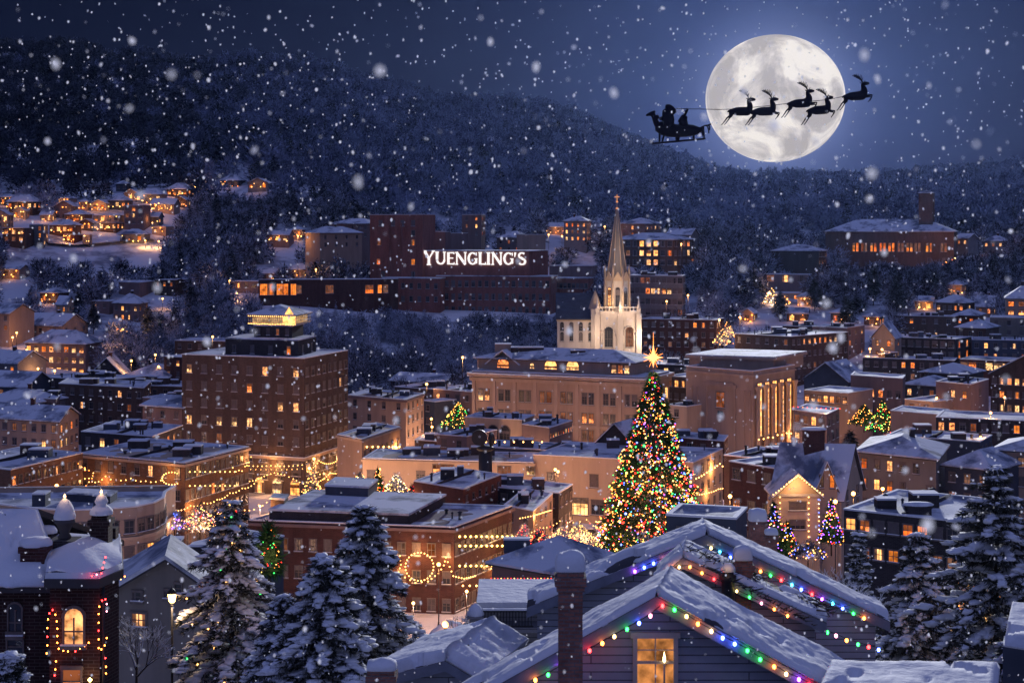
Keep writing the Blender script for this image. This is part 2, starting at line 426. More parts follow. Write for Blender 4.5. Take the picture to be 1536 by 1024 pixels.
def roof_gable(root, poly, z, h, axis='x', ov=0.6, th=0.35, name='roof', wallmat=None, mats=None, gable_name='gable'):
    """axis x: ridge parallel to the front wall; y: gable end over the front wall"""
    A, B_, C_, E = [Vector((p[0], p[1], z)) for p in poly]
    if axis == 'x': e0, e1 = (E, A), (C_, B_)     # gable ends: back-left..front-left, back-right..front-right
    else: e0, e1 = (A, B_), (E, C_)
    Z = Vector((0, 0, 1)); r0 = (e0[0]+e0[1])/2+Z*h; r1 = (e1[0]+e1[1])/2+Z*h
    dr = (r1-r0).normalized()*ov; r0o, r1o = r0-dr, r1+dr
    b = MB()
    for k in (0, 1):
        s0, s1 = e0[k], e1[k]; out = (s0-(r0-Z*h)); sl = Vector((out.x, out.y, -h)); sl = sl.normalized()*ov
        q0, q1 = s0+sl-dr, s1+sl+dr
        top = [q0+Z*th, q1+Z*th, r1o+Z*th, r0o+Z*th]
        if k == 1: top = [top[1], top[0], top[3], top[2]]
        nrm = (top[1]-top[0]).cross(top[2]-top[1])
        if nrm.z < 0: top = list(reversed(top))
        slab(b, [tuple(p) for p in top], th*1.25)
    o = b.build(name, mats or [SNOWR, TRIMD], root)
    if wallmat:
        for e, r in ((e0, r0), (e1, r1)):
            g = MB(); a, c = e
            L = (c-a).length
            g.face([a, c, r], 0, [(0, a.z), (L, a.z), (L/2, r.z)])
            g.build(gable_name, wallmat, root)
    return o
def chimney(root, x, y, z0, z1, w=0.9, mat='darkred', d=None, snow=True, loc=(0, 0, 0)):
    d = d or w; b = MB(); b.box(x-w/2, x+w/2, y-d/2, y+d/2, z0, z1-0.3, 0); b.box(x-w/2-0.08, x+w/2+0.08, y-d/2-0.08, y+d/2+0.08, z1-0.3, z1, 0)
    c = b.build('chimney', BR[mat], root)
    if snow:
        s = MB(); n = 8; k = w/2+0.05; kd = d/2+0.05
        s.lathe((x, y, z1), [(k*1.28, -0.02), (k*1.3, 0.1), (k*1.05, 0.28), (0.0, 0.36)], 10, 0, kd/k); s.build('snow_cap', SNOW, c)
    return c
def unit(root, x, y, z, w, d, h, mat='slate', name='rooftop_unit'):
    b = MB(); b.box(x-w/2, x+w/2, y-d/2, y+d/2, z, z+h); o = b.build(name, BR[mat], root)
    s = MB(); s.box(x-w/2-.04, x+w/2+.04, y-d/2-.04, y+d/2+.04, z+h, z+h+0.22); s.build('snow_cap', SNOW, o); return o
# ------------------------------------------------------------------ a building
BN = 0
def footprint(A, B_, C_):
    a, b, c = XY(*A), XY(*B_), XY(*C_); return [a, b, c, (a[0]+c[0]-b[0], a[1]+c[1]-b[1])]
def building(label, A, B_, C_=None, yt=500, base=None, wall='brown', roof='flat', rh=3.0, fw=None, sw=None, fh=3.5, n1=None, n2=None,
             lit=0.2, ws=(1.1, 1.7), depth=14, name='brick_building', cat='building', group=None, cornice=None, skip=0, style='sash', rows=None, top=1.9,
             units=1, parapet=0.45, ridge='x', chim=0, pair=0, pat=None, pat2=None, lit2=None, keep=False, roofmats=None, door=False):
    """A, B, C: (pixel column, depth) of the left, near and right corner of the walls in view; yt: row of the roof edge at B"""
    if C_ is None:
        bx, by = XY(*B_); ax, ay = XY(*A); v = Vector((bx-ax, by-ay)); nrm = Vector((-v.y, v.x)).normalized()
        c = (bx+nrm.x*depth, by+nrm.y*depth); poly = [(ax, ay), (bx, by), c, (ax+nrm.x*depth, ay+nrm.y*depth)]
    else: poly = footprint(A, B_, C_)
    z1 = ZY(yt, B_[1]); cx = sum(p[0] for p in poly)/4; cy = sum(p[1] for p in poly)/4
    g = min(gz(*p) for p in poly); z0 = g-1.0 if base is None else min(ZY(base, B_[1]), g)-0.5
    root = thing(name, label, cat, (cx, cy, g), group=group)
    FOOT.append((cx, cy, max(math.hypot(p[0]-cx, p[1]-cy) for p in poly)+2))
    pxs = [768+p[0]/p[1]*F for p in poly]
    if B_[1] > 480:
        zg = gz(*poly[1]); zl = max(zg+(z1-zg)*.30, z1-9.5); RECTS.append((min(pxs)-3, max(pxs)+3, 340-(zl-CAMZ)*F/B_[1], B_[1]))
    b = MB()
    if roof == 'flat':
        b.prism(poly, z0, z1-parapet, 0); w = b.build('wall', BR[wall], root)
        pin = inset(poly, 0.35); pb = MB()
        for i in range(4):
            j = (i+1) % 4
            pb.wall(poly[i], poly[j], z1-parapet, z1); pb.wall(pin[j], pin[i], z1-parapet, z1)
            pb.face([(*poly[i], z1), (*poly[j], z1), (*pin[j], z1), (*pin[i], z1)])
        pb.build('parapet', BR[wall], root)
        sb = MB(); po = inset(poly, -0.07); pi2 = inset(poly, 0.42)
        for i in range(4):
            j = (i+1) % 4; zt = z1+0.2
            sb.face([(*po[i], zt), (*po[j], zt), (*pi2[j], zt), (*pi2[i], zt)]); sb.face([(*po[i], z1+.003), (*po[j], z1+.003), (*po[j], zt), (*po[i], zt)])
            sb.face([(*pi2[j], z1+.003), (*pi2[i], z1+.003), (*pi2[i], zt), (*pi2[j], zt)])
        sb.build('parapet_snow', SNOW, root)
        db = MB(); snowdeck(db, poly, z1-parapet+0.25); db.build('roof_snow', SNOWR, root)
        if cornice:
            cb = MB(); co = inset(poly, -0.35)
            cb.prism(co, z1-parapet-0.15, z1-parapet+0.3, 0, bottom=True); 
            cb.build('cornice', BR[cornice], root)
        if units and B_[1] < 620:
            vb = MB(); pp = lambda u, v: (poly[0][0]*(1-u)*(1-v)+poly[1][0]*u*(1-v)+poly[2][0]*u*v+poly[3][0]*(1-u)*v, poly[0][1]*(1-u)*(1-v)+poly[1][1]*u*(1-v)+poly[2][1]*u*v+poly[3][1]*(1-u)*v)
            u = random.uniform(.3, .7); a0, a1 = pp(u, .03), pp(u, .97); b0, b1 = pp(u+.02, .97), pp(u+.02, .03); vb.prism([b1, b0, a1, a0], z1-parapet, z1-parapet+.75); vb.build('roof_divider', BR['dark'], root)
            for k in range(units*2+2):
                x, y = pp(random.uniform(.08, .92), random.uniform(.12, .9)); pb2 = MB(); h = random.uniform(.7, 1.7); r = random.uniform(.12, .3); pb2.tube((x, y, z1-parapet), (x, y, z1-parapet+h), r, n=6); pb2.lathe((x, y, z1-parapet+h), [(r*1.5, 0), (r*1.6, .12), (0, .3)], 6); pb2.build('vent', BR[random.choice(['slate', 'dark', 'black'])], root)
        for k in range(int(units*1.6+.5)):
            u, v = random.uniform(.2, .8), random.uniform(.3, .8)
            x = poly[0][0]*(1-u)*(1-v)+poly[1][0]*u*(1-v)+poly[2][0]*u*v+poly[3][0]*(1-u)*v; y = poly[0][1]*(1-u)*(1-v)+poly[1][1]*u*(1-v)+poly[2][1]*u*v+poly[3][1]*(1-u)*v
            s_ = random.uniform(.9, 2.8); unit(root, x, y, z1-parapet, s_*1.3, s_, random.uniform(1.2, 2.2), random.choice(['slate', 'dark', 'black', 'brown']))
    else:
        b.prism(poly, z0, z1, 0); b.build('wall', BR[wall], root)
        if roof == 'hip': roof_hip(root, poly, z1, rh, mats=roofmats)
        else: roof_gable(root, poly, z1, rh, ridge, wallmat=BR[wall], mats=roofmats)
        for k in range(units):
            if random.random() < 0.5:
                u = random.uniform(.3, .7); x = cx+(u-.5)*abs(poly[1][0]-poly[0][0]); chimney(root, x, cy, z1, z1+rh+1.3, 0.9, random.choice(['darkred', 'dark']))
    for k in range(chim):
        u = (k+0.5)/chim; x = poly[0][0]*(1-u)+poly[1][0]*u; y = cy; chimney(root, x, y, z1-0.5, z1+1.8+(rh if roof != 'flat' else 0), 1.0, 'darkred')
    W = Wins(root)
    H = z1-(gz(*poly[1])); nr = rows or max(1, int((H-top-0.4)/fh)+1); zs = [z1-top-fh*k for k in range(nr)]
    L1 = math.hypot(poly[1][0]-poly[0][0], poly[1][1]-poly[0][1]); L2 = math.hypot(poly[2][0]-poly[1][0], poly[2][1]-poly[1][1])
    if n1 is None: n1 = max(1, int(L1/3.2))
    if n2 is None: n2 = max(1, int(L2/3.4))
    if n1: face_windows(W, poly[0], poly[1], zs[skip:], n1, ws[0], ws[1], style, lit, pair=pair, pat=pat)
    if n2 and C_ is not None: face_windows(W, poly[1], poly[2], zs[skip:], n2, ws[0], ws[1], style, lit if lit2 is None else lit2, pat=pat2)
    W.flush()
    if door:
        p, q = Vector(poly[0]), Vector(poly[1]); d = (q-p).normalized(); rz = math.atan2(d.y, d.x); mp = p.lerp(q, 0.5+0.12)
        db = MB(); db.box(-0.6, 0.6, -0.08, 0.02, 0, 2.2); o = db.build('door', BR['darkred'], root); o.location = (mp.x, mp.y, gz(mp.x, mp.y)); o.rotation_euler = (0, 0, rz)
    return root, poly, z1
# ------------------------------------------------------------------ light strings, lamps
BPROTO = {}
def bulb_mesh(col, r, near=False):
    k = (col, round(r, 3), near)
    if k not in BPROTO:
        V, Fc = ICO1 if near else ICO0
        V = V*np.array([1, 1, 1.35])*r if near else V*r
        me = bpy.data.meshes.new('bulb'); me.from_pydata([tuple(v) for v in V], [], [tuple(f) for f in Fc]); me.materials.append((BULBN if near else BULB)[col])
        BPROTO[k] = me
    return BPROTO[k]
def bulbs(root, pts, cols, r, near=False, cap=92):
    """one object per bulb, past the cap one mesh"""
    for i, p in enumerate(pts[:cap]):
        c = cols[i % len(cols)] if isinstance(cols, str) and len(cols) < 30 else cols[i]
        o = bpy.data.objects.new('bulb', bulb_mesh(c, r[i] if isinstance(r, list) else r, near)); C.objects.link(o); par(o, root); o.location = p
    rest = pts[cap:]
    if len(rest):
        ks = sorted(set(cols)); pos = np.array([tuple(p) for p in rest]); n = len(pos)
        rr = np.array(r[cap:]) if isinstance(r, list) else np.full(n, r)
        V, Fc = scatter(ICO0, pos, np.stack([rr]*3, -1))
        ci = np.array([ks.index(cols[(i+cap) % len(cols)] if isinstance(cols, str) else cols[i+cap]) for i in range(n)])
        o = npmesh('bulbs', V, Fc, [(BULBN if near else BULB)[k] for k in ks], root, True, np.repeat(ci, len(ICO0[1]))); tag(o, None, None, kind='stuff')
def string_lights(label, pts, step=1.0, sag=0.0, cols='w', r=0.11, group=None, near=False, exact=False, light=0, lcol=(1, .45, .14)):
    pts = [Vector(p) for p in pts]
    root = thing('light_string', label, 'string lights', tuple(pts[0]), group=group)
    if exact: path = pts; bp = pts
    else:
        path = []
        for a, c in zip(pts[:-1], pts[1:]):
            n = max(2, int((c-a).length/step))
            for k in range(n):
                t = k/n; p = a.lerp(c, t); p.z -= sag*4*t*(1-t); path.append(p)
        path.append(pts[-1]); bp = path
    w = MB()
    for a, c in zip(path[:-1], path[1:]): w.tube(a, c, 0.018 if not near else 0.012, n=4, cap=False)
    w.build('wire', BR['black'], root)
    bulbs(root, [p-Vector((0, 0, r*1.2)) for p in bp], cols, r, near)
    if light:
        for k in range(max(1, len(bp)//14)):
            p = bp[min(len(bp)-1, 7+14*k)]; point('string_light_glow', root, p+Vector((0, -1.0, -0.3)), light*1.7, lcol, 0.4)
    return root
def street_lamp(label, px, py, D, power=1500, col=(1, 0.52, 0.2), head='globe', sc=1.0, group='street lamps in the snowy town'):
    p = P(px, py, D); g = gz(p.x, p.y); H = max(3.0, p.z-g)
    root = thing('street_lamp', label, 'street lamp', (p.x, p.y, g), group=group)
    b = MB(); b.tube((p.x, p.y, g-0.3), (p.x, p.y, g+0.9), 0.14*sc, 0.12*sc, 8); b.tube((p.x, p.y, g+0.9), (p.x, p.y, p.z-0.45*sc), 0.075*sc, 0.055*sc, 8)
    b.build('pole', BR['black'], root)
    if head == 'lantern':
        h = MB(); h.lathe((p.x, p.y, p.z), [(0.10, -0.36), (0.16, -0.30), (0.24, 0.12)], 8); h.build('lamp_glass', LAMPE, root)
        c = MB(); c.lathe((p.x, p.y, p.z), [(0.05, -0.50), (0.12, -0.37), (0.0, -0.37)], 8); c.lathe((p.x, p.y, p.z), [(0.0, 0.125), (0.28, 0.125), (0.12, 0.34), (0.03, 0.40), (0.02, 0.52), (0, 0.53)], 8)
        c.build('lamp_hood', BR['black'], root)
    else:
        h = MB(); R = 0.26*sc; h.lathe((p.x, p.y, p.z), [(0.0, -R), (R*.6, -R*.8), (R, 0), (R*.7, R*.7), (0, R)], 10); h.build('lamp_globe', LAMPO if col[1] < 0.5 else LAMPE, root)
        c = MB(); c.lathe((p.x, p.y, p.z), [(0.0, -R*1.7), (R*.5, -R*1.6), (R*.4, -R*.85), (0, -R*.85)], 8); c.build('lamp_collar', BR['black'], root)
    point('lamp_light', root, (p.x, p.y-0.0, p.z-0.55*sc), power, col, 0.3)
    return root
# ================================================================== the town
R_ = random.random
# ---- hotel
def hotel():
    pat = ["L.....L.L"[:8].replace(' ', '.'), "....L...", "......LL", "L.LLL...", "..H.....", "...L....", "........"]
    pat = ["LDDDDLDL", "DDDDLDDD", "DDDDDDLL", "LKLLLDKK", "KKHKDDKD", "DDKDKHDD", "DKDKDKKK"]
    root, poly, z1 = building('tall brown brick hotel with rows of sash windows and a lit rooftop penthouse', (273, 374), (456, 362), (522, 386), yt=538, wall='hotel', n1=8, n2=8,
        fh=3.95, top=3.2, rows=7, pat=pat, lit2=0.05, ws=(1.25, 2.0), cat='hotel', name='hotel', units=0)
    b = MB(); co = inset(poly, -0.3); zc = ZY(689, 362); b.prism(co, zc-0.3, zc+0.3, bottom=True); b.build('cornice', BR['beige'], root)
    s = MB(); s.prism(inset(poly, -0.32), zc+0.303, zc+0.5); s.build('ledge_snow', SNOW, root)
    # street level arches
    W = Wins(root); face_windows(W, poly[0], poly[1], [zc-2.6], 8, 2.0, 2.6, 'sash', 0, pat=["DDDDDDDD"]); face_windows(W, poly[0], poly[1], [zc-7.0], 7, 2.3, 2.4, 'arch', 0, pat=["BLBLBLB"])
    face_windows(W, poly[1], poly[2], [zc-2.6], 6, 2.0, 2.6, 'sash', 0.3); W.flush()
    # penthouse storeys
    def box(A, B_, C_, yt, zb, mat, nm='penthouse'):
        pl = footprint(A, B_, C_); zt = ZY(yt, B_[1]); m = MB(); m.prism(pl, zb, zt); o = m.build(nm, BR[mat], root)
        s = MB(); s.prism(inset(pl, -0.1), zt+0.003, zt+0.3); s.build('roof_snow', SNOWR, o); return pl, zt, o
    z0 = z1-0.9
    pl, zt, o = box((338, 377), (447, 371), (474, 385), 511, z0, 'dark'); W = Wins(o)
    face_windows(W, pl[0], pl[1], [z0+2.0], 4, 0.9, 1.9, lit=0, pat=["KDDO"]); face_windows(W, pl[1], pl[2], [z0+2.0], 2, 0.9, 1.9, pat=["DK"]); W.flush()
    pl, zt2, o = box((381, 379), (438, 376), (455, 386), 490, zt+0.3, 'dark', 'roof_tower'); W = Wins(o)
    face_windows(W, pl[0], pl[1], [zt+1.6], 4, 0.7, 1.5, lit=0, pat=["DDHD"]); W.flush()
    # glazed mansard lantern, its slats picked out in lights, snow on top
    pl = footprint((373, 380), (443, 376), (466, 390)); zb = zt2+0.3; zm = ZY(474, 376); ztp = ZY(461, 376)
    m = MB(); m.prism(pl, zb, zb+0.3, bottom=True); 
    i1 = inset(pl, 0.7); m.prism(i1, zb+0.3, zm-0.3, 1); lan = m.build('roof_lantern', [TRIM, litmat('lantern glow', (1, .55, .22), (1, .6, .28), 0.25, 0.9, True, 1.5)], root)
    sl = MB()
    for p, q, n in ((pl[0], pl[1], 24), (pl[1], pl[2], 10)):
        for k in range(n+1):
            t = k/n; x = p[0]*(1-t)+q[0]*t; y = p[1]*(1-t)+q[1]*t; sl.tube((x, y, zb+.2), (x, y, zm-.2), 0.07, n=4)
        for zz in (zb+.9, zb+1.7): sl.tube((p[0], p[1], zz), (q[0], q[1], zz), 0.05, n=4)
    sl.build('slats', TRIM, lan)
    roof_hip(lan, pl, zm, ztp-zm, 0.4, 0.3)
    # gable facing the corner, lit from inside
    g = MB(); a = Vector((*pl[1], zm-2.0)); d = (Vector((*pl[0], 0))-Vector((*pl[1], 0))).normalized()
    w = 3.2; g.face([a+d*w*1.0+Vector((0, -.25, 0)), a+Vector((0, -.25, 0)), a+Vector((0, -.25, 1.6)), a+d*w*.5+Vector((0, -.25, 4.2)), a+d*w+Vector((0, -.25, 1.6))])
    g.build('lit_gable', GBRIGHT, lan)
    bp = []
    p, q = Vector((*pl[0], zb+.3)), Vector((*pl[1], zb+.3))
    for k in range(30): bp.append(p.lerp(q, k/29)+Vector((0, -.4, random.uniform(-.05, .1))))
    for k in range(24): bp.append(p.lerp(q, k/23)+Vector((0, -.4, 1.9)))
    string_lights('string of warm bulbs round the glazed lantern on the hotel roof', bp, cols='w', r=0.10, exact=True)
    return poly, z1
hot_poly, hot_z = hotel()
# ---- the list of plain buildings: label, A, B, C, row of the roof edge, keywords
def bl(label, A, B_, C_, yt, **k): return building(label, A, B_, C_, yt=yt, **k)
# left side
b2, b2p, b2z = bl('three storey amber brick block with warm garlands under a pale cornice', (118, 294), (277, 282), (373, 303), 695, wall='amber', cornice='cream', n1=8, n2=13, ws=(1.0, 1.9), fh=3.9, lit=0.05, lit2=0.12, units=3, rows=4)
b3, b3p, b3z = bl('tan block with a flat snowy roof at the left edge above the curved building', (-80, 276), (16, 268), (124, 288), 705, wall='amber', n1=2, n2=12, ws=(.9, 1.5), lit2=0.12, rows=2, units=1)
bl('long low building whose snowy roof slopes beside the hotel', (122, 330), (229, 322), (274, 340), 655, wall='dark', n1=5, lit=0.35, units=3, rows=2)
bl('dark brown brick apartment block with a bright arched shop below', (88, 432), (216, 420), (226, 436), 582, wall='brown', n1=9, lit=0.06, rows=3, units=2)
bl('row house with twin front gables and a square chimney', (-14, 384), (88, 376), (118, 390), 632, wall='tan', roof='gable', rh=2.6, n1=7, lit=0.22, units=0, chim=1, name='row_house', cat='house')
bl('small pinkish block behind the twin gabled row house', (48, 412), (84, 408), (93, 420), 599, wall='pink', lit=0.3, rows=2, units=1)
bl('low pale house at the left edge under a snowy hip roof', (-30, 410), (50, 405), None, 606, wall='grey', roof='hip', rh=3, lit=0.2, rows=2)
bl('flat roofed block behind the brown apartments', (44, 480), (160, 470), (222, 482), 570, wall='dark', lit=0.08, rows=2, units=5)
bl('long flat roof of the block left of the hotel', (178, 452), (272, 446), None, 580, wall='brown', lit=0.1, rows=2, units=3)
bl('pinkish two storey block touching the hotel', (214, 410), (274, 404), None, 600, wall='pink', lit=0.1, rows=2, units=1, depth=10)
bl('low salmon building with a slanted snowy roof left of the hotel', (214, 380), (275, 374), None, 612, wall='pink', roof='gable', rh=1.8, n1=3, lit=0.0, rows=1)
bl('dark house with a steep snowy gable below the porch lit mansion', (134, 506), (186, 500), (196, 515), 565, wall='dark', roof='gable', rh=5.5, ridge='y', lit=0.0, name='gabled_house', cat='house')
bl('pale barrel roofed hall glowing beside the hotel', (188, 500), (246, 495), None, 566, wall='pink', roof='hip', rh=3.4, lit=0.1, rows=1)
man, manp, manz = bl('three storey mansion with bright porches and twin roof gables', (38, 556), (128, 548), (153, 562), 517, wall='pink', roof='hip', rh=4.2, n1=8, n2=2, lit=0.85, lit2=0.0, ws=(1.6, 1.9), rows=3, fh=3.6, name='mansion', cat='mansion')
bl('brown house with a broad snowy roof up the slope from the mansion', (30, 604), (92, 596), (132, 610), 489, wall='tan', roof='gable', rh=4, n1=3, n2=3, lit=0.0, name='hill_house', cat='house')
bl('bare pinkish warehouse with a snow white shed roof', (178, 700), (209, 690), (233, 712), 424, wall='pink', n1=0, n2=0, units=0, rows=1, name='warehouse', cat='warehouse')
bl('dark cafe with tiny coloured lights beside the bare warehouse', (232, 700), (262, 695), None, 420, wall='dark', lit=0.6, rows=1, units=0)
bl('house with a lit porch among trees below the warehouse', (170, 640), (208, 634), (222, 646), 456, wall='pink', roof='hip', rh=3.6, lit=0.4, rows=2, name='hill_house', cat='house')
bl('narrow glowing house at the edge of the conifers', (84, 640), (100, 636), (112, 648), 457, wall='cream', roof='gable', rh=3, lit=0.5, rows=2, name='hill_house', cat='house')
bl('flat salmon roofed house below the warehouse', (136, 650), (164, 646), None, 452, wall='pink', lit=0.5, rows=1, units=0, name='hill_house', cat='house')
bl('half seen house at the left edge above the mansion', (-30, 590), (14, 585), None, 470, wall='tan', roof='gable', lit=0.5, rows=2, name='hill_house', cat='house')
bl('small snowbound house left of the mansion', (-20, 520), (26, 515), None, 545, wall='grey', roof='gable', rh=3.4, lit=0.4, rows=1, name='hill_house', cat='house')
bl('low white roofed cottage at the far left below the mansion', (-20, 470), (40, 466), None, 580, wall='slate', roof='gable', rh=3.6, lit=0.2, rows=1, name='hill_house', cat='house')
bl('dark corner house with an orange window behind the hotel shoulder', (246, 500), (274, 496), None, 536, wall='darkred', lit=0.3, rows=3, units=0)
bl('far flat roof just above the hotel parapet', (262, 560), (338, 556), None, 512, wall='brown', lit=0.0, rows=1, units=0)
# centre left, right of the hotel
bl('beige corner block with a dark recessed facade right of the hotel', (522, 424), (609, 412), (636, 428), 600, wall='tan', n1=4, n2=4, ws=(1.0, 1.7), lit=0.0, lit2=0.1, units=3, rows=3, cornice='pink')
upl, uplp, uplz = bl('tan block with a row of uplights under its cornice', (506, 362), (543, 354), (600, 376), 659, wall='tan', n1=0, n2=7, lit=0.0, ws=(.9, 1.8), fh=4.2, top=3.6, units=2, cornice='cream')
bl('low brick block behind the beige corner block', (592, 470), (650, 462), None, 584, wall='brown', lit=0.05, rows=2, units=2)
bl('salmon building with a bright upper door behind the wreath lit shrub', (650, 452), (708, 444), None, 588, wall='pink', lit=0.25, rows=3, units=1)
bl('flat red roofed block close under the wooded slope', (586, 520), (664, 512), None, 574, wall='darkred', lit=0.0, rows=1, roof='gable', rh=2)
bl('slate house wedged beside the beige corner block', (632, 440), (652, 436), None, 603, wall='slate', lit=0.0, rows=2, units=0, depth=8)
bl('little pinkish shop between the yellow arcade and the long cream store', (655, 372), (700, 368), None, 655, wall='pink', lit=0.1, rows=2, units=1)
bl('low slate roofed annex in front of the salmon building', (622, 388), (700, 382), (712, 392), 665, wall='brown', lit=0.0, rows=1, units=2)
arc, arcp, arcz = bl('yellow arcaded building with three dark arches', (697, 388), (783, 382), (803, 392), 630, wall='cream', n1=0, n2=0, units=2)
W = Wins(arc); face_windows(W, arcp[0], arcp[1], [ZY(652, 385)], 3, 2.4, 2.2, 'arch', 0, m=4.4, pat=["KKK"]); W.flush()
bl('small gabled annex with a line of tiny windows beside the yellow arcade', (783, 379), (824, 372), (858, 386), 642, wall='pink', n1=0, n2=9, ws=(.6, 1.0), lit2=0.9, rows=1, units=1)
bl('flat dark roof edged with round bulbs behind the long cream store', (715, 360), (880, 352), None, 678, wall='slate', lit=0, n1=0, units=2, depth=12)
# post office: palazzo block with attic
def palazzo():
    root, poly, z1 = building('grand beige palazzo with arched attic windows lit from inside and a wide snowy roof', (708, 430), (966, 412), (1004, 430), yt=566, wall='tan', n1=0, n2=4, fh=8.2, ws=(2.2, 3.0), top=5.6, lit2=0.3, rows=3,
        name='palazzo', cat='building', units=0, parapet=0.5, lit=0.3)
    pat = ["LKKHLDK", "KKHHHLK", "KKKLLKK"]; W = Wins(root)
    z = [ZY(y, 420) for y in (597, 626, 653)]
    face_windows(W, poly[0], poly[1], z[:1], 8, 1.25, 3.0, 'sash', 0, m=3.5, pat=["LKKHHKKK"], pair=1.9)
    face_windows(W, poly[0], poly[1], z[1:2], 8, 1.25, 2.6, 'sash', 0, m=3.5, pat=["KKKHHLKK"], pair=1.9)
    face_windows(W, poly[0], poly[1], z[2:], 8, 1.3, 3.2, 'sash', 0, m=3.5, pat=["KKHLLHKK"], pair=1.9); W.flush()
    c = MB()
    for y, o, h in ((567, 1.0, .7), (573, .5, .9), (638, .45, .6)):
        zz = ZY(y, 420); c.prism(inset(poly, -o), zz-h/2, zz+h/2, bottom=True)
    c.build('cornice', BR['beige'], root)
    pil = MB(); a, q = Vector(poly[0]), Vector(poly[1]); d = (q-a).normalized(); nr = Vector((d.y, -d.x)); L = (q-a).length
    for k in range(9):
        t = 0.6+(L-1.2)*k/8; p = a+d*t
        e = [p-d*.45, p+d*.45, p+d*.45+nr*.35, p-d*.45+nr*.35]; e = [e[3], e[2], e[1], e[0]]
        pil.prism([tuple(v) for v in e], ZY(700, 420), ZY(575, 420)-.1)
    pil.build('pilasters', BR['beige'], root)
    s = MB(); s.prism(inset(poly, -1.05), ZY(567, 420)+.353, ZY(567, 420)+.65); s.build('ledge_snow', SNOW, root)
    # attic storey
    ap = footprint((716, 436), (950, 420), (985, 436)); za = z1-.4; zt = ZY(545, 420); m = MB(); m.prism(ap, za, zt); at = m.build('attic', BR['tan'], root)
    W = Wins(at); dd = Vector(ap[1])-Vector(ap[0])
    for f, st in ((.17, 'L'), (.48, 'B'), (.62, 'B'), (.36, 'L')):
        p = Vector(ap[0])+dd*f; W.add(Vector((p.x, p.y, (za+zt)/2-.2)), math.atan2(dd.y, dd.x), window_mesh(3.4 if f != .36 else 1.2, 0.9, 'arch', st))
    for f in (.88, .92, .96): p = Vector(ap[0])+dd*f; W.add(Vector((p.x, p.y, (za+zt)/2)), math.atan2(dd.y, dd.x), window_mesh(1.3, 2.2, 'sash', 'L'))
    W.flush(); roof_hip(at, ap, zt, ZY(522, 440)-zt, 0.9, 0.35)
    # front gable over the left arch
    gp = Vector(ap[0])+dd*.17; u = dd.normalized(); g = MB(); base = Vector((gp.x, gp.y, zt-1.2))
    U = Vector((u.x, u.y, 0)); Nn = Vector((u.y, -u.x, 0))
    l, r, t = base-U*5, base+U*5, base+Vector((0, 0, 3.8))
    for s0, s1 in ((l, t), (t, r)): slab(g, [tuple(v) for v in (s0+Nn*.9, s1+Nn*.9, s1-Nn*3, s0-Nn*3)], .4)
    g.build('entrance_gable', [SNOW, TRIM], at)
    # roof lights box and chimneys
    for f, w, h in ((.17, 4.5, 2.4), (.33, 9, 1.7), (.66, 4, 1.3)):
        p = Vector(ap[0])+dd*f+Vector((0, 7)); unit(at, p.x, p.y, zt+1.2, w, 3, h, 'tan' if f < .2 else 'dark', 'dormer')
    for x in (755, 812, 868, 925):
        p = P(x, 560, 419); q = MB(); q.tube(p+Vector((0, 0, -1)), p+Vector((0, 0, .2)), .12)
    return root, poly
pal, palp = palazzo()
bl('narrow brown side building between the palazzo and the bank', (1000, 440), (1030, 436), None, 566, wall='brown', lit=0.3, rows=4, units=0, n1=3)
bl('dark red block behind the christmas tree with roof machinery', (1004, 366), (1086, 358), (1092, 368), 662, wall='darkred', lit=0.0, rows=1, units=3)
bl('white walled yard building below the bank side', (1000, 400), (1030, 396), None, 610, wall='cream', lit=0.0, rows=1, units=1)
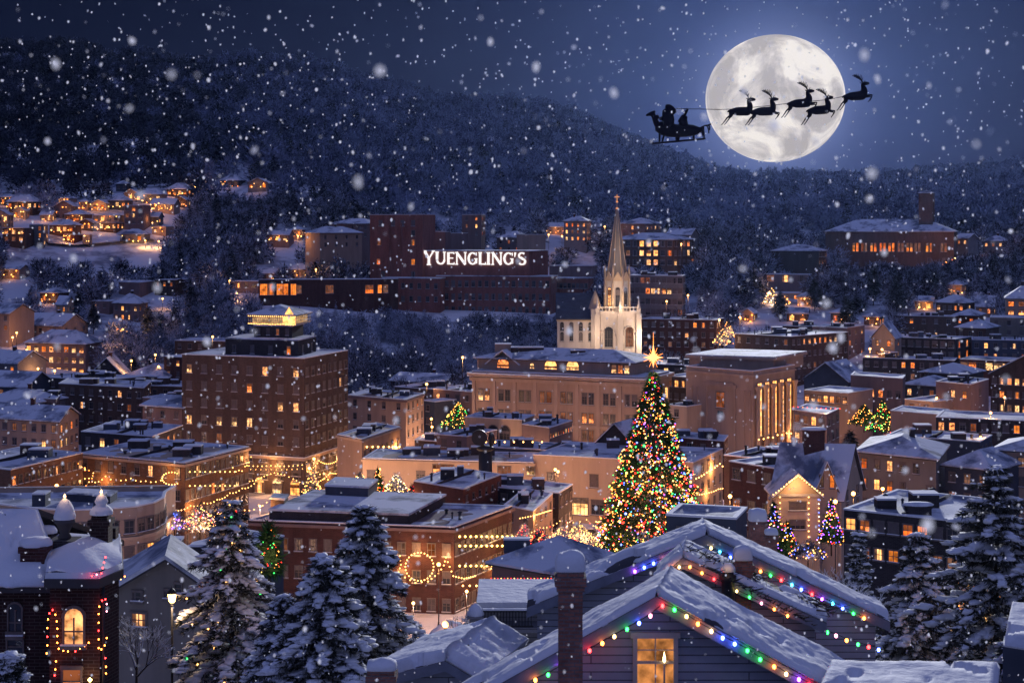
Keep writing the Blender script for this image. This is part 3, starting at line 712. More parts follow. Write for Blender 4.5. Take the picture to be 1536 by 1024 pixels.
# bank
def bank():
    root, poly, z1 = building('tan stone bank with giant glowing column bays on its right side', (1029, 404), (1130, 390), (1192, 408), yt=557, wall='tan', n1=0, n2=0, units=0, name='bank', cat='building', cornice='beige', parapet=1.2)
    up = footprint((1034, 410), (1160, 402), (1205, 420)); m = MB(); zt = ZY(540, 402); m.prism(up, z1-1.2, zt); u = m.build('upper_storey', BR['tan'], root)
    s = MB(); s.prism(inset(up, -.8), zt+.003, zt+.6); s.build('cornice', BR['beige'], u); s = MB(); s.prism(inset(up, -.7), zt+.603, zt+.9); s.build('roof_snow', SNOWR, u)
    # right side bays
    a, q = Vector(poly[1]), Vector(poly[2]); d = (q-a); L = d.length; d.normalize(); W = Wins(root); rz = math.atan2(d.y, d.x); nr = Vector((d.y, -d.x))
    zc = ZY(630, 398)
    for k in range(5):
        p = a+d*(L*(k+.8)/5.6); W.add(Vector((p.x, p.y, zc+3.2)), rz, window_mesh(2.2, 13.0, 'tall', 'L' if k % 2 else 'B')); W.add(Vector((p.x, p.y, zc-8.6)), rz, window_mesh(2.2, 5.4, 'tall', 'L' if k % 2 == 0 else 'D'))
    W.flush(); c = MB()
    for k in range(6):
        p = a+d*(L*(k+.3)/5.6)+nr*.7; c.lathe((p.x, p.y, ZY(694, 398)), [(.75, 0), (.75, .8), (.58, 1.0), (.52, 18.6), (.8, 19.2), (.8, 19.8)], 10)
    c.build('columns', BR['beige'], root)
    # blind front with a framed panel, one lit window and a plaque
    a2, q2 = Vector(poly[0]), Vector(poly[1]); d2 = (q2-a2).normalized(); L2 = (q2-a2).length; rz2 = math.atan2(d2.y, d2.x)
    p = a2+d2*L2*.52; W = Wins(root); W.add(Vector((p.x, p.y, ZY(600, 396))), rz2, window_mesh(2.4, 3.8, 'tall', 'H')); W.flush()
    f = MB(); n2 = Vector((d2.y, -d2.x))
    def bar(t0, t1, z0, z1_, o):
        e = [a2+d2*t0+n2*o, a2+d2*t1+n2*o, a2+d2*t1, a2+d2*t0]; f.prism([tuple(v) for v in e], z0, z1_, bottom=True)
    zt2, zb2 = ZY(580, 397), ZY(690, 397); m0 = L2*.52
    bar(m0-4.6, m0-4.0, zb2, zt2, .35); bar(m0+4.0, m0+4.6, zb2, zt2, .35); bar(m0-5, m0+5, zt2+.003, zt2+.7, .55); bar(m0-4.2, m0+4.2, zt2+.703, zt2+1.2, .35)
    for t in (L2*.08, L2*.16, L2*.86, L2*.94): bar(t, t+.45, zb2, zt2-.3, .3)
    f.build('portal_frame', BR['tan'], root)
    pq = MB(); e = [a2+d2*(m0-.7)+n2*.2, a2+d2*(m0+.7)+n2*.2, a2+d2*(m0+.7)+n2*.004, a2+d2*(m0-.7)+n2*.004]; pq.prism([tuple(v) for v in e], ZY(622, 397), ZY(616, 397), bottom=True); pq.build('plaque', BR['black'], root)
    bp = [Vector((*(a+d*(L*t/9)+nr*1.5), ZY(651, 398)+random.uniform(-.2, .2))) for t in range(10)]
    string_lights('row of warm bulbs across the column bays of the bank', bp, r=.2, exact=True, light=500)
    return poly
bkp = bank()
# church
def church():
    D = 500; p = P(925, 525, D); g = gz(p.x, p.y)
    root = thing('church', 'floodlit pale church with a tall pointed spire and slate nave roof', 'church', (p.x, p.y, g)); ST = BR['stone']
    def S(px): return (px-768)/F*D
    FOOT.append((S(900), D+10, 18))
    z = lambda y: ZY(y, D)
    # nave
    nav = [(S(836), D), (S(892), D-2), (S(896), D+30), (S(840), D+32)]; b = MB(); b.prism(nav, g-1, z(478)); nv = b.build('nave', ST, root)
    roof_gable(nv, nav, z(478), 7.2, 'x', .5, .3, wallmat=ST, mats=[DARKROOF, TRIMD]); W = Wins(nv)
    face_windows(W, nav[0], nav[1], [z(491), z(506)], 4, 1.0, 2.2, 'arch', 0, pat=["KDKK", "KKDK"]); W.flush()
    cb = MB(); cb.prism(inset(nav, -.3), z(480)-.3, z(480)+.2, bottom=True); cb.build('cornice', BR['cream'], nv)
    # left pavilion gable between nave and tower
    # tower base
    c = Vector((S(926), D)); w0 = S(957)-S(895); hw = w0/2
    tb = [(c.x-hw, D-3), (c.x+hw*.1, D-4.2), (c.x+hw, D-3), (c.x+hw, D+hw*2-3), (c.x-hw, D+hw*2-3)]
    b = MB(); b.prism(tb, g-1, z(468)); base = b.build('tower_base', ST, root)
    W = Wins(base)
    face_windows(W, tb[0], tb[1], [z(507)], 1, 2.4, 5.2, 'arch', 0, pat=["K"]); face_windows(W, tb[1], tb[2], [z(507)], 1, 2.4, 5.2, 'arch', 0, pat=["H"])
    W.add(Vector((c.x-hw*.8, D-3.15, z(505))), 0, window_mesh(.9, 3.4, 'arch', 'L')); W.flush()
    bt = MB()
    for x, y in ((tb[0][0], tb[0][1]), (tb[1][0], tb[1][1]), (tb[2][0], tb[2][1])):
        bt.box(x-.8, x+.8, y-.9, y+.7, g-1, z(470)); bt.box(x-.55, x+.55, y-.6, y+.5, z(470), z(462)); bt.lathe((x, y, z(462)), [(.75, 0), (.5, .5), (0, 4.2)], 6)
    bt.box(tb[0][0]-.3, tb[2][0]+.3, D-3.4, D-2.6, z(470), z(466))
    for k in range(12): x = tb[0][0]+(tb[2][0]-tb[0][0])*(k+.5)/12; bt.box(x-.12, x+.12, D-3.2, D-2.9, z(466), z(461))
    bt.box(tb[0][0], tb[2][0], D-3.3, D-2.8, z(461), z(459.5)); bt.build('buttresses', ST, base)
    # arch mouldings
    mo = MB()
    for a, q in ((tb[0], tb[1]), (tb[1], tb[2])):
        m = Vector(a).lerp(Vector(q), .5); d = (Vector(q)-Vector(a)).normalized(); n = Vector((d.y, -d.x))
        pts = [(math.cos(t)*2.1, math.sin(t)*2.9) for t in np.linspace(math.pi, 0, 9)]
        for (x0, z0), (x1, z1) in zip(pts[:-1], pts[1:]):
            A = Vector((*(m+d*x0+n*.2), z(502)+z0)); B_ = Vector((*(m+d*x1+n*.2), z(502)+z1)); mo.tube(A, B_, .16, n=5)
        for sx in (-2.1, 2.1): mo.tube(Vector((*(m+d*sx+n*.2), z(525))), Vector((*(m+d*sx+n*.2), z(502))), .16, n=5)
    mo.build('arch_moulding', ST, base)
    # gabled lit side pavilion left
    pv = [(S(886), D-2.5), (S(899), D-3.6), (S(899), D+3), (S(886), D+3)]; b = MB(); b.prism(pv, g-1, z(463)); pvv = b.build('side_turret', ST, root)
    t = MB(); t.lathe((S(892.5), D-.5, z(463)), [(2.1, 0), (1.3, 2.6), (0, 6.0)], 4); t.build('turret_roof', BR['cream'], pvv)
    # belfry octagon
    r = (S(941.5)-S(905))/2; n = 8; oc = [(c.x+r*math.cos(math.pi*(i+.5)/4), D+1.5+r*math.sin(math.pi*(i+.5)/4)) for i in range(n)]
    b = MB(); b.prism(oc, z(468), z(420)); bf = b.build('belfry', ST, root); W = Wins(bf)
    for i in range(8):
        a, q = oc[i], oc[(i+1) % 8]
        if (a[1]+q[1])/2 < D+1.5: face_windows(W, a, q, [z(447)], 1, 1.2, 5.4, 'arch', 0, pat=["K" if i != 4 else "L"])
    W.flush(); pn = MB()
    for i in range(8):
        x, y = oc[i]; dx, dy = (x-c.x)*.08, (y-D-1.5)*.08
        pn.tube((x+dx, y+dy, z(470)), (x+dx, y+dy, z(410)), .42, .3, 6); pn.lathe((x+dx, y+dy, z(410)), [(.5, 0), (.3, .5), (0, 3.0)], 6)
        a = Vector((x, y)); q = Vector(oc[(i+1) % 8]); m = a.lerp(q, .5); o = (m-Vector((c.x, D+1.5))).normalized()*.3
        A, B_, T = Vector((*(a+o), z(421))), Vector((*(q+o), z(421))), Vector((*(m+o), z(408)))
        pn.tube(A, T, .22, n=5); pn.tube(B_, T, .22, n=5); pn.face([A, B_, T])
    pn.build('pinnacles', BR['cream'], bf)
    # spire
    r2 = r*.93; sp = MB(); so = [(c.x+r2*math.cos(math.pi*(i+.5)/4), D+1.5+r2*math.sin(math.pi*(i+.5)/4)) for i in range(8)]; top = Vector((c.x, D+1.5, z(303)))
    for i in range(8): sp.face([(*so[i], z(420)), (*so[(i+1) % 8], z(420)), tuple(top)])
    s = sp.build('spire', surf('spire slate', (.20, .18, .18), .6, .25, .8, streak=True), root)
    rb = MB()
    for i in range(8): rb.tube((*so[i], z(420)), tuple(top), .16, .07, 5)
    rb.build('ribs', BR['cream'], s)
    cr = MB(); t = top; cr.tube(t, t+Vector((0, 0, 2.4)), .12); cr.lathe((t.x, t.y, t.z-.3), [(0, 0), (.42, .35), (.0, .8)], 8); cr.tube(t+Vector((-.6, 0, 1.6)), t+Vector((.6, 0, 1.6)), .12)
    cr.lathe((t.x, t.y, t.z-2.4), [(.2, 0), (.5, .4), (.2, .8)], 8)
    for dx in (-.6, .6): cr.lathe((t.x+dx, t.y, t.z+1.35), [(0, 0), (.2, .25), (0, .5)], 6)
    cr.build('cross', emis('gilded cross with painted glow', (1, .38, .16), 0.9), s)  # the cross gets its lit look from its own emission
    for (px, py, dy, pw) in ((918, 520, -16, 4200), (964, 505, -7, 5200), (888, 500, -9, 2400), (936, 455, -7, 2200), (914, 455, -6, 1200), (925, 400, -11, 2800), (924, 360, -9, 2200), (858, 520, -13, 1200)):
        point('flood_light', root, (S(px), D+dy, z(py)), pw*.9, (1, .72, .48), .5)
church()
bl('dark brown apartment house right of the church with two lit windows', (962, 562), (1074, 555), (1086, 566), 480, wall='darkred', n1=9, lit=0.12, rows=4, fh=3.4, units=2)
bl('low block peeking from behind the star topped tree', (975, 470), (1040, 466), None, 548, wall='dark', lit=0.1, rows=1, units=1)
# ---- brewery on the slope
def brewery():
    root, poly, z1 = building('old dark red brick brewery with a square tower and white letters along its upper wall', (555, 704), (634, 692), (653, 706), yt=322, base=440, wall='brewery', n1=0, n2=0, units=0, name='brewery', cat='brewery', parapet=.8)
    W = Wins(root); Z = lambda y: ZY(y, 694)
    pat = [" D DDDD", "      K", "      ", "  O   O", "     ", "O     O"]
    a, q = poly[0], poly[1]
    for y, xs in ((335, [(571, 'D'), (590, 'D'), (604, 'D'), (620, 'D')]), (364, [(569, 'H'), (620, 'O')]), (393, [(568, 'O'), (620, 'O')]), (350, [(620, 'K')]), (412, [(575, 'D'), (620, 'K')])):
        for x, s in xs:
            t = (x-555)/(634-555); W.add(Vector((a[0]*(1-t)+q[0]*t, a[1]*(1-t)+q[1]*t, Z(y))), math.atan2(q[1]-a[1], q[0]-a[0]), window_mesh(1.6, 2.5, 'sash', s))
    W.flush()
    pi = MB()
    for t in (.38, .60): 
        x = a[0]*(1-t)+q[0]*t; y = a[1]*(1-t)+q[1]*t; pi.box(x-.3, x+.3, y-.35, y+.1, Z(440), Z(334))
    pi.build('pilasters', BR['brewery'], root)
    def wing(A, B_, C_, yt, yb, mat, n1, rows, st, nm='wing', w=1.3, h=2.2, fh=5.6, top=3.2, sn=True):
        pl = footprint(A, B_, C_); zt = ZY(yt, B_[1]); zb = min(gz(*p) for p in pl)-1; m = MB(); m.prism(pl, zb, zt); o = m.build(nm, BR[mat], root)
        s = MB(); s.prism(inset(pl, -.25), zt+.003, zt+.35); s.build('roof_snow', SNOWR, o)
        if n1:
            W = Wins(o); face_windows(W, pl[0], pl[1], [zt-top-fh*k for k in range(rows)], n1, w, h, 'sash', st); W.flush()
        cx = sum(p[0] for p in pl)/4; cy = sum(p[1] for p in pl)/4; 
        L = math.hypot(pl[1][0]-pl[0][0], 1); nf = max(1, int(L/14))
        for k in range(nf):
            t = (k+.5)/nf; FOOT.append((pl[0][0]*(1-t)+pl[1][0]*t, cy, 9))
        return pl, zt, o
    pl, zt, o = wing((636, 694), (794, 684), (822, 704), 377, 440, 'brewery', 0, 0, 0)
    # letters of the sign: flared serif capitals standing on the wall
    a, q = Vector(pl[0]), Vector(pl[1]); d = (q-a).normalized(); n = Vector((d.y, -d.x)); rz = math.atan2(d.y, d.x)
    sg = thing('rooftop_sign', 'white capital letters across the dark brick brewery wall', 'sign', (0, 0, 0)); sg.location = (*(a+n*.3), ZY(397, 687)); sg.rotation_euler = (0, 0, rz)
    def pos(px):   # x along the wall for a pixel column
        k = (px-768)/F; t = (k*a.y-a.x)/(d.x-k*d.y); return t
    WHT = emis('lit white sign face', (1.0, .95, .92), 1.15)
    H = 5.3
    def stroke(b, p0, p1, w0, w1, y=0.0):
        p0, p1 = Vector(p0), Vector(p1); dd = (p1-p0).normalized(); nn = Vector((-dd.y, dd.x))
        ring = [p0-nn*w0/2, p1-nn*w1/2, p1+nn*w1/2, p0+nn*w0/2]
        f = [(r.x, -.35-y, r.y) for r in ring]; k = [(r.x, -.05, r.y) for r in ring]
        b.face(f); 
        for i in range(4): b.face([k[i], k[(i+1) % 4], f[(i+1) % 4], f[i]])
    def serif(b, x, z, w=1.5, h=.42, y=.02): stroke(b, (x-w/2, z), (x+w/2, z), h, h, y)
    def arc(b, cx, cz, rx, rz_, a0, a1, w0, w1, n=10, thick=None):
        pts = [(cx+rx*math.cos(math.radians(a0+(a1-a0)*i/n)), cz+rz_*math.sin(math.radians(a0+(a1-a0)*i/n))) for i in range(n+1)]
        for i in range(n):
            am = math.radians(a0+(a1-a0)*(i+.5)/n); w = w0+(w1-w0)*abs(math.cos(am)); stroke(b, pts[i], pts[i+1], w, w, .004*(i % 2))
    T, t = 1.0, .55   # thick and thin
    def letter(ch, W_):
        b = MB(); h = H
        if ch == 'Y':
            stroke(b, (W_*.5, h*.45), (.55, h), T*.9, T*1.25); stroke(b, (W_*.5, h*.45), (W_-.45, h), t, t*1.2, .01); stroke(b, (W_*.5, 0), (W_*.5, h*.5), T*1.15, T, .02); serif(b, .6, h, 1.7); serif(b, W_-.5, h, 1.4); serif(b, W_*.5, .1, 1.9)
        if ch == 'U':
            stroke(b, (.6, h*.38), (.6, h), T, T*1.15); stroke(b, (W_-.6, h*.38), (W_-.6, h), t, t*1.2); arc(b, W_/2, h*.38, W_/2-.6, h*.33, 180, 360, t*1.1, T*.9); serif(b, .6, h, 1.6); serif(b, W_-.6, h, 1.3)
        if ch == 'E':
            stroke(b, (.6, 0), (.6, h), T*1.05, T*1.05); stroke(b, (.6, h-.25), (W_-.1, h-.25), .45, .6, .01); stroke(b, (.6, h*.52), (W_-.5, h*.52), .42, .5, .01); stroke(b, (.6, .25), (W_, .25), .45, .65, .01); stroke(b, (W_-.2, h-.9), (W_-.2, h), .3, .4, .02); stroke(b, (W_-.1, 1.0), (W_-.1, 0), .3, .4, .02)
        if ch == 'N':
            stroke(b, (.5, 0), (.5, h), t, t); stroke(b, (.35, h), (W_-.45, 0), T*1.05, T*1.05, .01); stroke(b, (W_-.5, 0), (W_-.5, h), t, t, .02); serif(b, .4, .1, 1.3); serif(b, W_-.5, h-.1, 1.3); serif(b, .3, h-.1, 1.0, .4, .03)
        if ch in 'G':
            arc(b, W_*.52, h*.5, W_*.5-.45, h*.5-.25, 50, 330, t, T, 14); stroke(b, (W_-.55, .5), (W_-.55, h*.48), T*.85, T*.9, .012); serif(b, W_-.7, h*.48, 1.5); stroke(b, (W_-.5, h*.72), (W_-.5, h*.98), .35, .45, .02)
        if ch == 'L':
            stroke(b, (.6, 0), (.6, h), T*1.05, T*1.1); stroke(b, (.6, .25), (W_, .25), .45, .65, .01); stroke(b, (W_-.1, 1.1), (W_-.1, 0), .3, .45, .02); serif(b, .6, h-.1, 1.6)
        if ch == 'I':
            stroke(b, (W_/2, 0), (W_/2, h), T*1.05, T*1.05); serif(b, W_/2, .15, 1.7); serif(b, W_/2, h-.15, 1.7)
        if ch == "'":
            stroke(b, (W_*.35, h*.62), (W_*.6, h*1.0), .3, .95)
        if ch == 'S':
            arc(b, W_*.5, h*.745, W_*.5-.5, h*.215, 40, 255, t, T*.9, 9); arc(b, W_*.5, h*.265, W_*.5-.4, h*.235, 75, -145, t, T, 9)
            stroke(b, (W_*.36, h*.60), (W_*.66, h*.44), T*1.0, T*1.0, .01)
        return b
    xs = [('Y', 635.5, 652), ('U', 654, 669), ('E', 671, 682), ('N', 684, 700), ('G', 701.5, 716.5), ('L', 718.5, 729), ('I', 730, 736), ('N', 738, 753.5), ('G', 755, 770.5), ("'", 771, 775), ('S', 777, 789.5)]
    for ch, x0, x1 in xs:
        p0, p1 = pos(x0), pos(x1); b = letter(ch, p1-p0)
        me_o = b.build('letter', WHT); me_o.parent = sg; me_o.location = (p0, 0, 0 if ch != 'Y' else -.2)
        if ch == 'Y': me_o.scale = (1, 1, 1.12)
    wing((655, 690), (826, 682), (836, 694), 415, 475, 'brewery', 17, 3, 0.0, 'long_wing', h=2.6)
    wing((574, 688), (660, 680), (668, 690), 418, 470, 'brewery', 7, 2, 0.0, 'long_wing')
    wing((826, 700), (882, 694), (890, 706), 418, 470, 'brewery', 9, 2, 0.0, 'long_wing')
    wing((646, 720), (668, 716), (676, 724), 348, 380, 'pink', 0, 0, 0, 'annex')
    return root
brewery()
RECTS += [(600, 885, 462, 690), (388, 600, 449, 664), (555, 655, 440, 700), (1143, 1220, 449, 735), (1236, 1438, 391, 822), (1157, 1242, 404, 784), (915, 1042, 388, 790), (944, 1028, 452, 632), (0, 250, 386, 790), (176, 264, 450, 690), (1143, 1192, 466, 680)]
rest, rp, rz_ = bl('long low red building with a glowing orange glass front below the brewery', (388, 664), (560, 668), (597, 676), 419, wall='darkred', n1=0, n2=0, units=0, rows=1, parapet=.4)
W = Wins(rest)
for x0, x1, st in ((390, 401, 'O'), (402, 411, 'O'), (415, 424, 'O'), (425, 432, 'O'), (436, 444, 'O'), (445, 452, 'H'), (488, 500, 'H'), (548, 560, 'O'), (565, 577, 'O'), (578, 592, 'H')):
    t = (x0+x1)/2; f = (t-388)/(560-388); f = min(f, 1.15); a, q = Vector(rp[0]), Vector(rp[1]); p = a.lerp(q, f) if f <= 1 else Vector(rp[1]).lerp(Vector(rp[2]), .6*(t-560)/37)
    dd = (q-a); W.add(Vector((p.x, p.y-.02, ZY(434, 666))), math.atan2(dd.y, dd.x), window_mesh((x1-x0)*.27, 4.6 if x0 < 440 else 3.4, 'sash', st))
W.flush()
bl('salmon shed on the brewery roofline toward the church', (824, 760), (888, 755), None, 399, wall='pink', n1=0, rows=1, units=0)
bl('beige cliffside house above the orange glass building', (458, 765), (480, 752), (543, 772), 350, wall='tan', n1=0, n2=4, rows=2, lit2=.0, roof='hip', rh=3, name='hill_house', cat='house')
bl('flat house with glinting skylights behind the brewery tower', (496, 800), (553, 790), None, 336, wall='pink', rows=2, lit=.2, roof='hip', rh=2.5, name='hill_house', cat='house')
bl('pinkish tower house with a balcony of lights above the brewery sign', (693, 760), (722, 752), (728, 764), 322, base=380, wall='pink', n1=2, rows=3, lit=.5, units=0, name='tower_house', cat='house')
bl('low house with a lit corner behind the sign wall', (745, 765), (782, 758), (800, 770), 357, wall='grey', n1=3, rows=2, lit=.3, roof='hip', rh=3, name='hill_house', cat='house')
bl('pink shed next to the brewery tower top', (653, 740), (670, 735), None, 350, wall='pink', n1=0, rows=1, units=0)
bl('tall slim white block right of the sign', (775, 752), (793, 748), None, 352, base=385, wall='beige', n1=0, rows=1, units=0)
bl('wide stone lodge with nine lit panes on the far slope', (916, 800), (1010, 790), (1042, 806), 360, wall='brown', n1=9, rows=3, fh=4.6, roof='hip', rh=3.2, ws=(2.0, 2.7), units=0, name='lodge', cat='lodge',
   pat=["KKKKBBBKK", "KHHKBBBKO", "KKKKKLLKK"])
bl('terraced house stepping up behind the lodge', (930, 830), (968, 822), (992, 836), 336, wall='pink', n1=3, rows=2, lit=.5, roof='hip', rh=3, name='hill_house', cat='house')
bl('house hung with a web of lights left of the spire', (846, 830), (880, 822), (886, 832), 332, wall='grey', n1=4, rows=3, lit=.9, roof='hip', rh=2.5, name='hill_house', cat='house')
bl('balconied flats with a lit middle floor right of the spire', (944, 640), (1024, 632), (1028, 644), 414, wall='grey', n1=10, rows=4, fh=4.2, ws=(1.6, 2.2), pat=["KKHHDDDDKK", "KDDLLLLLDD", "DDKKDDKKDK", "DKDKDDKKDH"], units=2)
bl('snow roofed cottage in the woods right of the lodge', (1000, 810), (1036, 805), None, 352, wall='grey', roof='gable', rh=3, lit=.1, rows=1, name='hill_house', cat='house')
# ---- hall with a square chimney tower on the right hill
sch, schp, schz = bl('long brown brick hall with a hip roof, orange slit windows and a square tower', (1238, 838), (1431, 822), (1436, 850), 348, base=400, wall='brown', roof='hip', rh=6.4, n1=0, n2=0, units=0, name='assembly_hall', cat='hall')
W = Wins(sch); a, q = Vector(schp[0]), Vector(schp[1]); dd = q-a
for px, st in ((1284, 'B'), (1297, 'H'), (1311, 'O'), (1325, 'O'), (1338, 'O'), (1352, 'H'), (1365, 'O'), (1377, 'H'), (1394, 'O'), (1416, 'H')):
    t = (px-1238)/193
    for o in (-.9, .9): p = a+dd*t+dd.normalized()*o; W.add(Vector((p.x, p.y, ZY(371, 830))), math.atan2(dd.y, dd.x), window_mesh(1.1, 4.4, 'sash', 'O' if st in 'BO' else 'H'))
for px in (1262, 1345, 1394, 1416):
    p = a+dd*((px-1238)/193); W.add(Vector((p.x, p.y, ZY(390, 830))), math.atan2(dd.y, dd.x), window_mesh(1.3, 2.2, 'sash', 'K'))
W.flush(); m = MB(); pl = footprint((1378, 834), (1399, 832), (1402, 840)); m.prism(pl, schz, ZY(290, 832)); tw = m.build('tower', BR['brown'], sch)
roof_hip(tw, pl, ZY(290, 832), 1.4, .4, .3)
bl('plain dark brown house with a hip roof left of the hall', (1158, 792), (1228, 784), (1240, 800), 377, wall='dark', n1=0, rows=2, roof='hip', rh=3, units=0, name='hill_house', cat='house')
bl('modern pale house with one big lit picture window over a terrace', (1144, 742), (1214, 735), (1217, 745), 412, wall='pink', n1=3, n2=0, rows=1, ws=(3.2, 3.0), pat=["HBK"], units=0, name='modern_house', cat='house')
bl('low terrace house with snowy balcony below the picture window', (1150, 715), (1212, 710), None, 440, wall='beige', n1=5, rows=1, lit=.8, units=0, name='hill_house', cat='house')
bl('cottage at the right end of the hall with a pale porch', (1434, 850), (1452, 846), None, 358, wall='grey', rows=1, lit=.6, roof='gable', rh=2.5, name='hill_house', cat='house')
bl('ridge house with a string of porch lights beyond the hall', (1474, 868), (1506, 862), None, 362, wall='grey', rows=1, lit=.9, roof='hip', rh=3, name='hill_house', cat='house')
bl('porch lit wooden house at the right edge above the town', (1509, 600), (1570, 596), None, 449, wall='beige', rows=3, lit=.9, roof='hip', rh=5, fh=3.2, name='hill_house', cat='house', ws=(1.8, 1.7))
# ---- right middle
bl('wide brown apartment block with a lit top row right of the bank', (1102, 528), (1186, 514), (1272, 536), 505, wall='brown', n1=6, n2=11, rows=4, lit=.1, fh=3.9, units=4, pat2=["DKLLLLOLLKK", "DDKKDDDKKDK", "KDDDHKDDKDD", "DKKDDKHKDDO"])
bl('tall brown block closing the street behind the apartment block', (1218, 566), (1270, 558), (1297, 574), 492, wall='pink', n1=3, n2=3, rows=4, lit=.1, lit2=.25, units=1)
bl('small cabin roofed penthouse block above the bank', (1174, 590), (1206, 585), None, 490, wall='brown', rows=2, lit=.1, units=1)
bl('gabled chalet outlined in warm lights on the back street', (1308, 530), (1342, 524), (1352, 534), 507, wall='cream', roof='gable', rh=4.6, ridge='y', n1=2, n2=1, rows=3, lit=.6, name='chalet', cat='house', units=0)
bl('long dark block with a lit stair tower window pair', (1324, 545), (1433, 532), (1456, 544), 509, wall='dark', n1=9, n2=2, rows=2, lit=.05, pat2=["LL", "OO"], units=3, ws=(1.5, 2.1))
bl('brown block with a pyramid roofed turret on the right slope', (1340, 596), (1432, 588), (1438, 596), 475, wall='brown', n1=5, rows=2, lit=.1, units=2, fh=5)
bl('orange doored house right of the pyramid roof', (1430, 600), (1466, 596), None, 474, wall='red', n1=2, rows=1, lit=1., units=0, roof='hip', rh=2)
bl('snow roofed brown house above the right slope blocks', (1404, 640), (1446, 634), (1462, 642), 455, wall='brown', n1=5, n2=1, rows=1, lit=.4, roof='hip', rh=3, name='hill_house', cat='house')
bl('house with a glowing gable end above the right slope', (1464, 640), (1490, 634), (1496, 642), 460, wall='tan', roof='gable', rh=4, n1=2, rows=1, lit=.5, name='hill_house', cat='house')
bl('grey institutional block at the far right with small dark windows', (1485, 570), (1600, 562), None, 478, wall='greybeige', n1=6, rows=2, lit=0, units=0)
bl('mid slope house with a wide snowy hip roof', (1434, 556), (1478, 550), None, 493, wall='brown', rows=1, lit=.0, roof='hip', rh=2.4, name='hill_house', cat='house')
bl('dark block with a curtained corner at the right edge', (1458, 538), (1600, 530), None, 512, wall='slate', n1=10, rows=2, lit=.25, units=1)
bl('low dark block under a wavy snow roof with one lit bay', (1294, 512), (1432, 500), (1436, 510), 541, wall='dark', n1=10, rows=2, pat=["KKDDOLKDDK"], units=4)
bl('brown shop row with three bright orange windows', (1440, 500), (1516, 492), None, 542, wall='darkred', n1=6, rows=1, pat=["HLKLLL"], ws=(2.2, 2.2), units=0)
bl('dark block with a snowy roof and round lit porch', (1382, 470), (1450, 462), None, 562, wall='dark', rows=2, lit=.3, roof='hip', rh=2.4)
bl('pinkish block with a pair of bright windows', (1276, 434), (1354, 424), (1358, 434), 568, wall='pink', n1=6, n2=0, rows=2, pat=["KKLLDK", "KKKKKK"], fh=5, top=4.4, ws=(1.2, 1.9), units=0)
bl('low dark red wing beside the pinkish block', (1256, 446), (1280, 442), None, 585, wall='darkred', rows=1, lit=.0, units=0)
bl('dark slate house with a small lit door right of the pinkish block', (1356, 440), (1406, 434), None, 580, wall='slate', rows=2, lit=.3, roof='hip', rh=2)
bl('plain pinkish cube of flats with a lit pair near the roof', (1404, 402), (1456, 394), (1483, 408), 577, wall='pink', n1=3, n2=3, rows=1, pat=[" LL"], pat2=[" D "], units=1, top=2.6, name='apartment_house', cat='building')
bl('gabled brown house with rows of lit windows at the right edge', (1486, 424), (1590, 412), None, 566, wall='brown', roof='gable', rh=5, ridge='y', n1=9, rows=3, lit=.35, name='gabled_house', cat='house')
bl('low beige shop with a glowing door below the pinkish cube', (1357, 398), (1400, 392), None, 603, wall='tan', rows=1, lit=.9, units=0)
bl('row of low orange lit shopfronts behind the bank', (1206, 420), (1272, 412), None, 590, wall='tan', n1=7, rows=1, lit=.6, units=0)
bl('dark peaked hall between the bank and the apartment block', (1206, 470), (1272, 462), None, 572, wall='slate', roof='gable', rh=5, ridge='y', rows=1, lit=0, n1=0)
rl, rlp, rlz = bl('beige building edged with red lights at its flat roof', (1190, 374), (1240, 364), (1259, 376), 622, wall='pink', n1=4, n2=3, rows=3, fh=3.6, ws=(1.5, 1.9), lit=.5, lit2=.0, units=0)
bl('warm lit low wall building behind the small christmas tree', (1336, 374), (1408, 366), (1424, 376), 622, wall='tan', rows=1, n1=0, lit=.0, units=0)
bl('long low dark roof with two street lamps at the right', (1404, 356), (1600, 346), None, 634, wall='dark', n1=12, rows=1, lit=.2, units=0)
bl('snowy roof terrace dotted with round lamps', (1330, 322), (1470, 312), (1488, 322), 663, wall='slate', n1=0, rows=1, lit=0, units=1)
bl('grey beige three storey block with a broad snow roof', (1287, 292), (1404, 282), (1420, 300), 690, wall='greybeige', roof='hip', rh=2.4, n1=6, n2=0, rows=3, fh=3.6, pat=["OKLKK ", "OBOK D", "KKKKKK"], ws=(1.0, 1.8))
bl('slate blue house right of the grey beige block', (1417, 286), (1486, 280), None, 706, wall='slate', roof='hip', rh=2.6, n1=3, rows=2, pat=["DHH"], name='row_house', cat='house')
bl('tan house at the right edge behind the dark pine', (1492, 290), (1600, 284), None, 682, wall='tan', roof='hip', rh=2, n1=4, rows=2, lit=.1)
bl('dark brown brick block between the bank and the gabled house', (1094, 266), (1162, 258), None, 703, wall='darkred', n1=3, rows=3, fh=5, lit=.1, units=1, ws=(1.5, 1.8))
bl('low dark store with a snow roof left of the gabled house', (1086, 300), (1160, 294), None, 690, wall='brown', n1=0, rows=1, units=2)
shp, shpp, shpz = bl('low building with a snow covered flat roof and brick chimney beside the conifers', (1266, 190), (1440, 182), None, 783, wall='dark', n1=8, rows=2, lit=.35, fh=3.2, ws=(1.1, 1.3), units=1, top=1.6, depth=17)
chimney(shp, *XY(1377, 188), shpz-.5, ZY(757, 188), 2.8, 'dark', 1.6)
